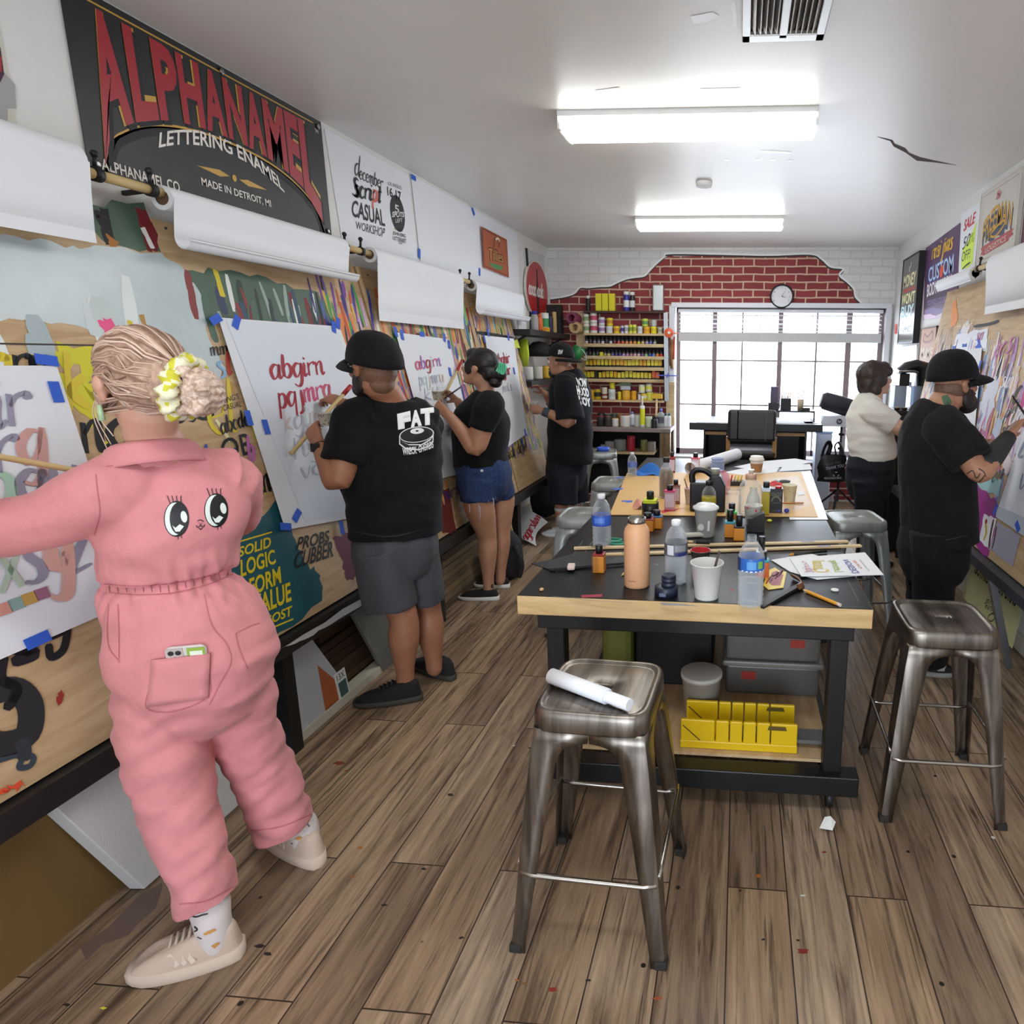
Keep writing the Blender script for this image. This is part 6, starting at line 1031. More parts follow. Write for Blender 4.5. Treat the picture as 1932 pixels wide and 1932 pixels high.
# ------------------------------------------------------------------ bottles and cups on the table
def wbottle(label, u, v, w, h, lab, cap=True, water=.55, lz=(.55, .73), rot=0):
 p, k = base(u, v); r, H = w*k/2, h*k; t = thing('water_bottle', label, 'bottle', p, rot, 'clear plastic water bottles'); b = MB()
 pr = [(r*.8, 0), (r*.95, .006), (r, .03*H)]
 for i in range(6): z = H*(.06+.075*i); pr += [(r*.93, z), (r, z+.03*H)]
 pr += [(r*.98, lz[0]*H), (r*.98, lz[1]*H), (r*.8, H*.80), (r*.5, H*.88), (r*.34, H*.91), (r*.34, H*.94)]
 if not cap: pr += [(r*.38, H*.955), (r*.34, H*.965), (r*.34, H*.99)]
 b.lathe(pr, GLS, n=28, cap=False); b.build('bottle', t)
 if lab:
  b = MB(); b.lathe([(r*1.0, lz[0]*H), (r*1.005, lz[0]*H+.002), (r*1.005, lz[1]*H-.002), (r*1.0, lz[1]*H)], M(lab[0], .35), n=32, cap=False)
  for c, z0, z1, a0, a1 in lab[1:]:
   b.add([(r*1.012*math.cos(a0+(a1-a0)*i/8), r*1.012*math.sin(a0+(a1-a0)*i/8), H*(lz[0]+(lz[1]-lz[0])*z)) for i in range(9) for z in (z0, z1)], [(2*i, 2*i+2, 2*i+3, 2*i+1) for i in range(8)], M(c, .4), True)
  b.build('label', t)
 if water: b = MB(); b.lathe([(r*.78, .004), (r*.91, .008), (r*.92, H*water*.98), (r*.9, H*water)], WAT, n=24); b.build('water', t)
 if cap: b = MB(); b.lathe([(r*.42, H*.92), (r*.42, H*.99), (r*.36, H)], M('#e9ebee', .4), n=20); b.build('cap', t)
 return t
A9 = -PI/2
wbottle('clear water bottle with a blue label and white cap near the left table edge', 1136, 1030, 36, 100, ('#3a62c8', ('#5f8ae0', .3, .8, A9-.6, A9+.5), ('#2a3f9a', 0, .12, A9-1.4, A9+1.4)), lz=(.42, .62), water=.40)
wbottle('clear water bottle with a grey label and white cap behind the navy bottle lid', 1275, 1099, 44, 122, ('#5d6068', ('#d6d9e0', .1, .9, A9-.7, A9-.1), ('#26306a', .02, .3, A9, A9+1.2), ('#8a8d92', .4, .9, A9, A9+1.0)), lz=(.47, .66), water=.42)
tb = wbottle('clear open water bottle with a bright blue label at the front of the table', 1415, 1141, 50, 138, ('#2f6ac0', ('#1c2f6a', 0, 1, A9-1.5, A9-.9), ('#5fa0e0', .2, .8, A9-.35, A9+.35), ('#7ab54a', .25, .8, A9+.5, A9+.95), ('#e6ebf2', 0, .1, A9-1.4, A9+1.4)), cap=False, lz=(.52, .70), water=.36)
wbottle('small clear water bottle standing at the far left corner of the table', 1193, 899, 18, 46, ('#5f74b8',), lz=(.4, .62), water=.35)
p, k = base(1202, 1104); t = thing('steel_flask', 'tall peach insulated bottle with open steel neck', 'flask', p); b = MB(); r = 24*k; H = 122*k; b.lathe([(r*.94, 0), (r, .004), (r, H*.84), (r*.95, H*.90), (r*.78, H*.955), (r*.68, H*.97), (r*.68, H)], M('#dfa97f', .45, var=.02), n=36); b.build('body', t); b = MB(); b.lathe([(r*.66, H), (r*.70, H+.003), (r*.70, H+.018), (r*.63, H+.018), (r*.60, H-.02)], M('#a9a6a2', .22, 1.0), n=30, cap=False); b.lathe([(.001, H-.02), (r*.61, H-.018)], M('#4a4846', .3, 1.0), n=24, cap=False); b.build('steel_neck', t)
f = Frame((-.02, -r*1.002, H*.125), (1, 0, 0), (0, 0, 1)); b = MB(); b.ribbon(f, [(-.004, 0), (0, .004), (.006, -.001), (.012, .003), (.018, 0), (.024, .0015)], .0012, M('#7a4a34'), z=.0015); b.build('script_mark', t)
def cup(name, label, u, v, wt, wb, h, m, inner=None, cat='cup', pat=False, z=TZ, lip=True, parts=None):
 p, k = base(u, v, z); t = thing(name, label, cat, p); b = MB(); r1, r0, H = wt*k/2, wb*k/2, h*k; inn = inner or m
 b.lathe([(r0, 0), (r1, H-.004), (r1+.003, H-.002), (r1+.003, H+.001), (r1-.001, H+.001, inn), (r0-.002, .006, inn), (.001, .005, inn)], m, n=32, cap=False); b.lathe([(.001, .001), (r0, .001)], m, n=32, cap=False)
 if pat:
  rr = random.Random(int(u))
  for i in range(46):
   a, z_ = rr.uniform(0, 2*PI), rr.uniform(.06, .86)*H; rad = r0+(r1-r0)*z_/H+.0006; L = rr.uniform(.05, .16); pts = []
   for q in range(5): aa = a+L*(q/4-.5)*(.03/rad); zz = z_+.003*math.sin(q*1.6+i); pts.append((aa, zz))
   vs = []
   for aa, zz in pts: vs += [(rad*math.cos(aa), rad*math.sin(aa), zz-.0022), (rad*math.cos(aa), rad*math.sin(aa), zz+.0022)]
   b.add(vs, [(2*q, 2*q+2, 2*q+3, 2*q+1) for q in range(4)], pat if not isinstance(pat, bool) else M('#3a3634'))
 b.build('cup', t); return t, k, H, r1
t, k, H, r1 = cup('paper_cup', 'white paper cup with a dark brush handle in it at the front of the table', 1333, 1126, 60, 44, 68, M('#d3d2cf', .6)); b = MB(); b.bar((.006, 0, .02), (.04, .0, H+.04), .016, .008, M('#4a3f38', .7)); b.build('brush_handle', t)
cup('patterned_cup', 'patterned paper cup with red paint inside', 1321, 1078, 36, 26, 42, M('#4a4340', .6), inner=M('#b01a22', .25), pat=M('#b5aca0'))
t, k, H, r1 = cup('patterned_cup', 'cream patterned paper cup by the black tin on the tan board', 1489, 948, 27, 20, 34, M('#d3cba8', .6), inner=M('#d6d3b8'), z=ZT, pat=M('#5a5644'))
t, k, H, r1 = cup('patterned_cup', 'patterned paper cup left of the black jug holding a brush', 1303, 950, 24, 18, 30, M('#c9b9a4', .6), inner=M('#e6c0c0'), z=ZT, pat=M('#3f3430')); b = MB(); b.cyl((.0, 0, .02), (-.035, 0, H+.05), .004, M('#7a5a4a'), n=8); b.build('brush', t)
t, k, H, r1 = cup('lidded_cup', 'clear plastic cup with a white lid and paper stickers', 1331, 1010, 44, 32, 54, glassy('cup_plastic', '#e6e8e4', .62, .15)); b = MB(); b.lathe([(r1+.006, H-.003), (r1+.006, H+.004), (r1*.9, H+.008), (r1*.8, H+.016), (.001, H+.018)], M('#dfe2e4', .3), n=30, cap=False); b.build('lid', t); b = MB(); b.lathe([(r1*.62, .006), (r1*.78, H*.45)], M('#b9b6a4', .5), n=24); b.build('contents', t)
f = Frame((-.004, -r1*.9, H*.25), (1, 0, .0), (0, -.14, 1)); b = MB(); b.poly(f, [(-.014+.014*math.cos(q*PI/6), .02+.016*math.sin(q*PI/6)) for q in range(12)], WHITE, z=.004); b.poly(f, [(.014, .0), (.024, .002), (.026, .05), (.016, .05)], WHITE, z=.001); b.build('sticker', t)
p, k = base(1257, 1122); t = thing('bottle_lid', 'navy bottle lid with screw collar lying on the table', 'lid', p); NVY = M('#1d2438', .4); b = MB(); r = 22*k; b.lathe([(r, 0), (r, .03), (r*.9, .033), (r*.55, .033)], NVY, n=28); b.build('lid', t); b = MB(); rr_ = r*.64; b.lathe([(rr_, .033), (rr_, .04), (rr_*.9, .041), (rr_*.9, .048), (rr_, .049), (rr_, .056), (rr_*.9, .057), (rr_*.9, .063), (rr_, .064), (rr_*.9, .07)], NVY, n=24, c=(.008, .006, 0)); b.build('screw_collar', t); b = MB(); b.box((-.008, -r*1.0, .014), (.022, .006, .012), M('#55607a', .4)); b.build('latch', t)
# square paint pots
def pot(label, u, v, w, h, col, ring, cap='#17171b', z=TZ, rot=0, ph=.62, text=None):
 p, k = base(u, v, z); t = thing('paint_pot', label, 'paint pot', p, rot, 'square paint pots on the work table'); W, H = w*k, h*k; b = MB(); b.box((0, 0, H*ph/2), (W, W, H*ph), M(col, .45))
 if text:
  f = Frame((-W*.42, -W/2-.0004, H*.05), (1, 0, 0), (0, 0, 1)); b.text(f, text, 0, 0, W*.3, H*ph*.9, M('#3a2410'), z=.0008)
  b.poly(f, [(W*.4, 0), (W*.43, 0), (W*.43, H*ph*.85), (W*.4, H*ph*.85)], M('#3a2410'), z=.0008)
 b.build('jar', t, bevel=.003); b = MB(); b.box((0, 0, H*(ph+.04)), (W*1.0, W*1.0, H*.085), M(ring, .4)); b.build('shoulder', t, bevel=.003); b = MB(); b.lathe([(W*.3, H*(ph+.08)), (W*.31, H*.99), (W*.27, H)], M(cap, .4), n=18); b.build('cap', t); return t
pot('amber paint pot with a red shoulder and black cap at the left of the table', 1131, 1078, 22, 52, '#c87e22', '#8f1f1f', text='|||')
pot('orange paint pot with red shoulder under the black lid by the peach bottle', 1222, 1000, 24, 34, '#c87a1f', '#8a1f1f'); pot('orange paint pot with blue shoulder right of the red shouldered pot', 1239, 995, 22, 34, '#cf8420', '#2f6a9a');
p, k = base(1227, 969, ZT); t = thing('black_jar', 'squat black jar with a yellow neck and black cap on the tan board edge', 'jar', p); b = MB(); b.lathe([(15*k, 0), (16*k, .003), (16*k, 22*k)], M('#17171a', .3), n=28); b.build('jar', t); b = MB(); b.box((0, 0, 25*k), (25*k, 25*k, 7*k), M('#d3df2a', .4)); b.build('neck', t, bevel=.003); b = MB(); b.lathe([(7*k, 28*k), (7*k, 42*k), (6*k, 43*k)], BLACK, n=18); b.build('cap', t)
pot('orange paint pot with a teal shoulder, left front of the right cluster', 1377, 1012, 20, 52, '#d98a25', '#3a9aa8', ph=.50); pot('orange paint pot with black shoulder and cap, right front of the right cluster', 1394, 1018, 20, 48, '#dd8f28', '#17171b', ph=.5); pot('orange paint pot with a green shoulder at the back of the right cluster', 1380, 998, 20, 50, '#b8742a', '#4ad04a')
pot('orange paint pot with teal shoulder half hidden behind the open water bottle', 1439, 1088, 22, 50, '#d0652a', '#2fa0b0'); pot('tall black capped paint pot behind the open water bottle', 1436, 1064, 20, 54, '#2a2a30', '#dfe2e6', ph=.4)
def flatb(label, u, v, w, h, col, top, z=ZT, cap='#17171b'):
 p, k = base(u, v, z); t = thing('ink_bottle', label, 'bottle', p, 0, 'labelled ink bottles'); W, H = w*k, h*k; b = MB(); b.box((0, 0, H*.37), (W, W*.7, H*.74), glassy('ink_'+col[1:], col, .4, .1)); b.build('bottle', t, bevel=.004); b = MB(); b.box((0, 0, H*.76), (W*1.02, W*.72, H*.07), M(top, .4)); b.build('shoulder_band', t); b = MB(); b.box((0, 0, H*.02), (W*1.02, W*.72, H*.04), M(top, .4)); b.build('base_band', t); b = MB(); b.box((0, -W*.36, H*.4), (W*.86, .002, H*.52), M('#d9c3d0', .5)); b.build('label', t); b = MB(); b.lathe([(W*.28, H*.8), (W*.29, H*.99), (W*.25, H)], M(cap, .4), n=18); b.build('cap', t); return t
flatb('pink labelled ink bottle with black cap on the tan board', 1264, 962, 20, 48, '#e8b8c4', '#d03a72'); flatb('amber ink bottle behind the pink labelled bottle', 1275, 950, 16, 46, '#b98a72', '#8a4a3a'); flatb('pale pink ink bottle at the far edge of the table', 1312, 894, 16, 40, '#efd0d4', '#d8506a', z=TZ); flatb('dark red ink bottle at the far edge of the table', 1268, 893, 12, 40, '#a04a4a', '#b03a3a', z=TZ)
def lathe_thing(name, label, cat, u, v, w, h, prof, m, extra=None, z=ZT):
 p, k = base(u, v, z); t = thing(name, label, cat, p); r, H = w*k/2, h*k; b = MB(); b.lathe([(q[0]*r, q[1]*H, *q[2:]) for q in prof], m, n=28, cap=False); b.build('body', t)
 for nm, pr, mm in (extra or ()): b = MB(); b.lathe([(q[0]*r, q[1]*H) for q in pr], mm, n=24); b.build(nm, t)
 return t
BOT = [(.01, .005), (.9, 0), (1, .02), (1, .55), (.95, .65), (.75, .75), (.4, .84), (.36, .9)]
lathe_thing('rinse_bottle', 'plastic bottle of murky brown rinse water with black cap', 'bottle', 1257, 938, 27, 76, BOT, GLS, [('contents', [(.85, .02), (.93, .04), (.93, .62), (.7, .72)], M('#7d6444', .35, var=.35)), ('cap', [(.46, .88), (.46, .99), (.42, 1)], BLACK)])
lathe_thing('glue_bottle', 'clear bottle with yellow label and black cap before the black jug', 'bottle', 1337, 968, 27, 62, BOT, GLS, [('label', [(1.01, .1), (1.02, .12), (1.02, .5), (1.01, .52)], M('#c9b83a', .4)), ('cap', [(.46, .86), (.48, .99), (.42, 1)], BLACK)])
JAR = [(.01, .005), (.92, 0), (1, .03), (1, .72), (.82, .8), (.82, .83), (.95, .85), (.95, .89), (.84, .9), (.84, .94), (.92, .95), (.92, 1)]
lathe_thing('glass_jar', 'empty clear glass jar right of the black jug', 'jar', 1383, 982, 29, 64, JAR, GLS); lathe_thing('glass_jar', 'blue tinted glass jar at the back of the table', 'jar', 1353, 906, 26, 42, JAR, glassy('blue_glass', '#c3d3ee', .7, .05), [('water', [(.9, .02), (.93, .45)], glassy('blue_water', '#7f9fd8', .5, .05))], z=TZ)
lathe_thing('pink_jar', 'round pink tinted jar behind the black jug', 'jar', 1357, 930, 42, 42, [(.01, .01), (.7, 0), (.98, .2), (1, .5), (.85, .85), (.6, .95), (.6, 1)], glassy('pink_glass', '#f3c3d2', .55, .1))
lathe_thing('clear_jug', 'large clear plastic jug with tan cap at the centre of the table', 'jug', 1415, 968, 44, 76, [(.01, .005), (.95, 0), (1, .04), (1, .6), (.9, .74), (.6, .82), (.42, .86), (.42, .88)], GLS, [('cap', [(.47, .86), (.47, .97), (.4, 1)], M('#cfa48c', .5)), ('spout', [(.2, .99), (.2, 1.06), (.26, 1.07), (.26, 1.1)], M('#e3dccf', .4))])
lathe_thing('solvent_bottle', 'milky bottle with a yellow stick standing before the clear jug', 'bottle', 1420, 978, 27, 60, [(.01, .005), (.95, 0), (1, .03), (1, .5), (.8, .72), (.5, .86), (.5, 1)], glassy('milky', '#e9ece8', .55, .2), [('contents', [(.9, .02), (.94, .3)], M('#d6d6c4', .4))])
b = MB(); p, k = base(1413, 978, ZT); b.bar(p+Vector((-.02, 0, .06)), p+Vector((.015, .0, .16)), .012, .004, M('#d3d84a', .5)); tag(b.build('mixing_stick'), 'yellow mixing stick leaning on the milky bottle', 'stick')
t, k, H, r1 = cup('clear_cup', 'clear plastic measuring cup with red paint marks', 1420, 988, 34, 26, 36, glassy('cup_clear', '#eeeeea', .68, .1), z=ZT); b = MB(); b.box((-r1*.5, -r1*.8, H*.95), (.02, .004, .012), M('#d0303a', .5)); b.box((r1*.3, -r1*.9, H*.8), (.008, .004, .012), M('#d0303a', .5)); b.build('paint_mark', t)
p, k = base(1444, 970, ZT); t = thing('yellow_tin', 'slim yellow tin with a clear band beside the black tin', 'tin', p); b = MB(); b.box((0, 0, 22*k), (14*k, 12*k, 44*k), M('#b9a41f', .35)); b.build('tin', t, bevel=.003); b = MB(); b.box((0, 0, 48*k), (15*k, 13*k, 7*k), M('#b9bcc2', .3, .5)); b.build('shoulder', t); b = MB(); b.cyl((0, 0, 51*k), (0, 0, 62*k), 6*k, BLACK, n=16); b.build('cap', t)
p, k = base(1463, 966, ZT); t = thing('black_tin', 'rectangular black tin with a grey arched label on the tan board', 'tin', p); b = MB(); b.box((0, 0, 23*k), (24*k, 15*k, 46*k), M('#191a1e', .35)); f = Frame((-12*k, -7.6*k, 0), (1, 0, 0), (0, 0, 1)); b.text(f, '1SHOT', 2*k, 32*k, 20*k, 7*k, M('#8d8a78'), z=.0006); b.ribbon(f, [(3*k, 22*k), (7*k, 29*k), (12*k, 31*k), (17*k, 29*k), (21*k, 22*k)], 3*k, M('#77765f'), z=.0006); b.ribbon(f, [(3*k, 19*k), (21*k, 19*k)], 1*k, M('#77765f'), z=.0006); b.ribbon(f, [(3*k, 4*k), (21*k, 4*k)], 1*k, M('#77765f'), z=.0006); b.build('tin', t, bevel=.002); b = MB(); b.cyl((4*k, 0, 46*k), (4*k, 0, 50*k), 6*k, M('#c23a3a', .4), n=14); b.build('cap', t)
# black jug with a handle
p, k = base(1335, 962, ZT); t = thing('black_jug', 'black plastic jug with moulded handle at the centre of the table', 'jug', p); b = MB(); W, Hh = 66*k, 78*k; pf = [(-W*.5, 0), (W*.5, 0), (W*.5, Hh*.62), (W*.36, Hh*.86), (W*.3, Hh*.88), (W*.3, Hh), (W*.1, Hh), (W*.1, Hh*.92), (-.02, Hh*.98), (-W*.38, Hh*.98), (-W*.5, Hh*.8)]
f = Frame((0, -.045, 0), (1, 0, 0), (0, 0, 1)); hole = [(-W*.36, Hh*.74), (-W*.05, Hh*.74), (-W*.02, Hh*.88), (-W*.3, Hh*.88)]
lo = [(-W*.5, 0), (W*.5, 0), (W*.5, Hh*.62), (W*.36, Hh*.86), (W*.3, Hh*.88), (W*.1, Hh*.88), (0, Hh*.70), (-W*.5, Hh*.70)]; BJ = M('#1b1a1e', .4)
b.poly(f, lo, BJ, thick=.09); b.build('body', t, bevel=.008); b = MB(); b.tube(catmull([(-W*.44, 0, Hh*.68), (-W*.45, 0, Hh*.86), (-W*.34, 0, Hh*.97), (-W*.1, 0, Hh*.96), (W*.12, 0, Hh*.84)], 6), [(.018, .014)]*25, BJ, n=12); b.build('handle', t); b = MB(); b.cyl((W*.2, 0, Hh*.86), (W*.2, 0, Hh*1.02), .024, M('#8a8578', .4), n=18); b.build('cap', t)
b = MB(); p, k = base(1427, 1005); fr = Frame((p.x, p.y, TZ), (1, 0, 0), (0, 0, 1)); b.poly(fr, [(-17*k, 0), (15*k, 0), (15*k, 36*k), (12*k, 38*k), (-10*k, 27*k), (-17*k, 27*k)], M('#161618', .4), z=0, thick=.05); tag(b.build('black_block', bevel=.002), 'angular matte black block standing on the table before the clear cup', 'block')
# coffee cup, cloths, far papers
p, k = base(1427, 893); t = thing('coffee_cup', 'takeaway coffee cup with brown sleeve and white lid', 'cup', p); b = MB(); b.lathe([(9*k, 0), (12.5*k, 26*k)], WHITE, n=24); b.build('cup', t); b = MB(); b.lathe([(9.6*k, 3*k), (12*k, 20*k)], M('#a67b52', .7), n=24, cap=False); b.build('sleeve', t); b = MB(); b.lathe([(14*k, 25*k), (14*k, 28*k), (12.4*k, 29*k), (11.6*k, 33*k), (9*k, 33*k)], M('#ece7df', .4), n=24); b.build('lid', t)
def cloth(name, label, u, v, w, h, m, seed, z=TZ):
 p, k = base(u, v, z); r = random.Random(seed); b = MB(); n = 14; vs = []; ph = [r.uniform(0, 6) for _ in range(6)]
 for i in range(n+1):
  for j in range(n+1):
   a, c = i/n*2-1, j/n*2-1; e = max(0, 1-(a*a+c*c)*.75); zz = e**.7*h*k*(.62+.38*math.sin(4*a+ph[0]+3*c)+.2*math.sin(9*c+ph[1]+4*a)); vs.append((p.x+a*w*k/2*(1+.12*math.sin(5*c+ph[2])), p.y+c*w*k/2.4*(1+.15*math.sin(4*a+ph[3])), max(z+.0015, z+zz*.85)))
 b.add(vs, [(i*(n+1)+j, (i+1)*(n+1)+j, (i+1)*(n+1)+j+1, i*(n+1)+j+1) for i in range(n) for j in range(n)], m, True); return tag(b.build(name, subsurf=1), label, 'cloth')
cloth('blue_cloth', 'crumpled bright blue cloth at the far left corner of the table', 1226, 895, 62, 26, M('#2f6fc0', .8, var=.15), 3); cloth('pink_rag', 'pink stained paper rag crumpled on the tan board', 1214, 958, 36, 24, M('#e0a08f', .8, var=.25), 6, ZT); cloth('red_cloth', 'small red crumpled cloth behind the black tin', 1464, 915, 24, 9, M('#d04a4a', .7), 9, ZT)
t = thing('paper_tube', 'large white paper tube lying at the far end of the table', 'paper roll', base(1340, 880)[0]); b = MB(); a, e = pz(1302, 884, TZ+.045), pz(1390, 857, TZ+.05); e = a+(e-a).normalized()*min(1.0, (e-a).length); b.tube([a, e], [.042, .045], PAPER, n=24, cap=False); b.tube([a, e], [.038, .041], M('#cdc8be', .8), n=24, cap=False); b.build('tube', t, world=True)
for i, (q, nm) in enumerate((([(1385, 882), (1430, 872), (1500, 866), (1535, 872), (1500, 880), (1420, 887)], 'long white paper sheet at the far end of the table behind the coffee cup'), ([(1365, 893), (1400, 886), (1470, 884), (1465, 893), (1400, 898)], 'white paper with grey print at the far end of the table before the coffee cup'), ([(1470, 892), (1478, 880), (1528, 878), (1532, 888)], 'white paper at the far right corner of the table'))):
 b = MB(); b.poly(TF, TF.pts(q), PAPER, z=.0045+.003*i, thick=.002); tag(b.build('paper_sheet'), nm, 'paper')
# rulers, papers, small tools at the front
for (u0, v0, u1, v1, nm, z) in ((1083, 1037, 1600, 1024, 'rear of two pale wooden measuring sticks lying across the table', .006), (1142, 1049, 1624, 1032, 'front of two pale wooden measuring sticks lying across the table', .006)):
 b = MB(); a, e = pz(u0, v0, TZ), pz(u1, v1, TZ); b.bar(a+Vector((0, 0, z)), e+Vector((0, 0, z)), .026, .008, PINE)
 d = (e-a).normalized(); f = Frame(a+Vector((0, 0, z+.0042)), d, (0, 0, 1).__class__((-d.y, d.x, 0)))
 for q, c in ((.06, '#8a7a5a'), (.82, '#7a86c0')): b.poly(f, [((e-a).length*q, -.006), ((e-a).length*q+.06, -.006), ((e-a).length*q+.06, .006), ((e-a).length*q, .006)], M(c), z=.0002)
 tag(b.build('measuring_stick', bevel=.001), nm, 'stick', 'measuring sticks')
b = MB(); b.poly(TF, TF.pts([(1003, 1065), (1048, 1056), (1090, 1044), (1178, 1047), (1180, 1060), (1048, 1080)]), M('#202024', .5), z=.004, thick=.003);
for u, v in ((1068, 1056), (1078, 1053), (1088, 1051), (1098, 1051), (1067, 1062), (1154, 1056)): x, y = TF.at(u, v); b.poly(TF, [(x+.006*math.cos(q*PI/4), y+.006*math.sin(q*PI/4)) for q in range(8)], M('#08080a'), z=.0045)
tag(b.build('black_template'), 'black perforated drawing template overhanging the left table edge', 'template'); b = MB(); a, e = pz(1036, 1074, TZ+.009), pz(1180, 1062, TZ+.009); b.bar(a, e, .012, .008, M('#141416', .5)); tag(b.build('black_rod'), 'thin black rod lying along the black template', 'rod')
b = MB(); p = pz(1078, 1077, TZ); b.box(p+Vector((0, 0, .017)), (.028, .045, .016), M('#dcc6be', .7), rot=rz(.2)); tag(b.build('eraser', bevel=.005), 'pinkish white eraser at the left front of the table', 'eraser')
b = MB(); p = pz(1022, 1115, TZ); b.ball(p+Vector((0, 0, .006)), (.008, .008, .006), M('#d0a070'), n=10); tag(b.build('wood_bead'), 'tiny wooden bead at the front left corner of the table', 'bead')
b = MB(); a, e = pz(1172, 1086, TZ+.005), pz(1182, 1079, TZ+.005); b.tube([a, a.lerp(e, .4), e], [.001, .005, .005], M('#d3b27a'), n=8); tag(b.build('pencil_stub'), 'pencil stub beside the peach bottle', 'pencil')
t = thing('scissors', 'green handled scissors lying behind the peach bottle', 'scissors', base(1166, 1023)[0]);
for du, dv in ((-4, -3), (2, 3)): b = MB(); p = pz(1162+du, 1022+dv, TZ+.008); b.tube(catmull([p+Vector((.034*math.cos(q*PI/5), .020*math.sin(q*PI/5), 0)) for q in range(10)], 3, True)+[p+Vector((.034, 0, 0))], .006, M('#2f8a6e', .4), n=8); b.build('handle', t, world=True)
b = MB(); a, e = pz(1178, 1022, TZ+.006), pz(1214, 1016, TZ+.006); b.bar(a, e, .014, .004, STEEL, w2=.003); b.build('blade', t, world=True)
t = thing('printed_sheets', 'two white printed sheets with coloured lettering at the right table edge', 'paper', base(1570, 1070)[0]); b = MB(); b.poly(TF, TF.pts([(1455, 1058), (1492, 1052), (1530, 1046), (1600, 1068), (1636, 1086), (1542, 1095), (1490, 1080)]), PAPER, z=.004, thick=.002); b.build('lower_sheet', t, world=True)
b = MB(); Q = [(1490, 1053), (1632, 1042), (1667, 1084), (1512, 1087)]; f2 = Frame(TF.p(0, 0, .010), TF.ux, TF.uy); b.poly(f2, f2.pts(Q), PAPER, thick=.002);
for tx, quad, c in (('Script', [(1524, 1063), (1545, 1080), (1512, 1081), (1513, 1058)], '#d0a0b0'), ('Casual', [(1535, 1080), (1532, 1058), (1556, 1058), (1566, 1080)], '#d9c44a'), ('Lettering', [(1570, 1080), (1562, 1058), (1580, 1057), (1592, 1079)], '#a9c46a'), ('DESIGN', [(1608, 1082), (1590, 1057), (1600, 1056), (1622, 1081)], '#5a5fa8'), ('ONE', [(1622, 1073), (1608, 1058), (1613, 1057), (1628, 1073)], '#d98a7a')): b.tquad(f2, tx, quad, M(c), z=.001, bold=.015)
b.ribbon(f2, f2.pts([(1640, 1078), (1622, 1056)]), .004, M('#8a8d94'), z=.001); b.build('upper_sheet', t, world=True)
t = thing('lettered_sticker', 'red and yellow lettered cut out sticker beside the open water bottle', 'sticker', base(1462, 1092)[0]); b = MB(); YL, RDK = M('#e3c84a', .4), M('#8f1d22', .4); b.poly(TF, TF.pts([(1440, 1106), (1448, 1078), (1462, 1072), (1470, 1078), (1484, 1080), (1478, 1110), (1450, 1114)]), YL, z=.003, thick=.0015); b.poly(TF, TF.pts([(1450, 1100), (1456, 1082), (1466, 1078), (1474, 1085), (1478, 1086), (1472, 1106), (1456, 1106)]), RDK, z=.0035); scriptpx(b, TF, 'ring', (1444, 1104), (1472, 1088), 14, RDK, z=.004, nib=(.003, .008)); b.build('sticker', t, world=True)
b = MB(); a, e = pz(1438, 1146, TZ+.006), pz(1507, 1106, TZ+.008); b.bar(a, e, .012, .008, BLACK, w2=.02, h2=.012); tag(b.build('pointed_tool'), 'black pointed tool lying beside the lettered sticker', 'tool'); b = MB(); b.tube(catmull([pz(1494, 1086, TZ+.012), pz(1508, 1094, TZ+.012), pz(1514, 1103, TZ+.012), pz(1506, 1108, TZ+.014)], 5), [(.004, .012)]*16, M('#6a4526', .35), n=8); tag(b.build('brown_strap'), 'curved brown leather strap end by the black pointed tool', 'strap')
t = thing('pencil', 'yellow pencil lying at the front right of the table', 'pencil', base(1550, 1126)[0]); a, e = pz(1514, 1112, TZ+.006), pz(1586, 1142, TZ+.006); b = MB(); d = e-a; b.tube([a+d*.12, a+d*.92], .006, M('#dd9a2f', .4), n=6, smooth=False); b.build('barrel', t, world=True); b = MB(); b.tube([a, a+d*.12], [.0008, .006], M('#dcb98a'), n=8); b.build('point', t, world=True); b = MB(); b.tube([a+d*.92, e], .006, M('#d9c0b8'), n=8); b.build('rubber', t, world=True)
b = MB(); p = pz(1575, 1114, TZ); b.lathe([(.014, .0005), (.014, .004), (.01, .005)], WHITE, c=p, n=18); tag(b.build('white_disc'), 'small white disc near the yellow pencil', 'disc')
t = thing('marker_brush', 'black handled brush lying above the printed sheets', 'brush', base(1525, 1043)[0]); a, e = pz(1488, 1047, TZ+.007), pz(1560, 1040, TZ+.007); b = MB(); b.tube([a.lerp(e, .12), e], [.007, .005], BLACK, n=8); b.build('handle', t, world=True); b = MB(); b.tube([a, a.lerp(e, .12)], [.003, .008], M('#c98a3a'), n=8); b.build('tip', t, world=True)
t = thing('foam_brush', 'black foam brush with wooden handle behind the red paint cup', 'brush', base(1320, 1028)[0]); b = MB(); p = pz(1326, 1029, TZ); b.box(p+Vector((0, 0, .012)), (.06, .03, .02), M('#161618', .8)); b.build('foam', t, world=True, bevel=.004); b = MB(); b.cyl(pz(1308, 1023, TZ+.01), pz(1296, 1022, TZ+.01), .007, PINE, n=8); b.build('handle', t, world=True)
b = MB(); a, e = pz(1291, 1010, TZ+.012), pz(1332, 1008, TZ+.012); b.tube([a, a.lerp(e, .85), e], [.011, .012, .003], M('#d6d3c8', .5), n=12); tag(b.build('white_tube'), 'white rolled tube lying in front of the lidded cup', 'tube')
b = MB(); a, e = pz(1474, 949, ZT+.004), pz(1516, 949, ZT+.004); b.tube([a, e], .004, M('#d98f3a'), n=6); tag(b.build('pencil'), 'orange pencil on the tan board beside the cream patterned cup', 'pencil')
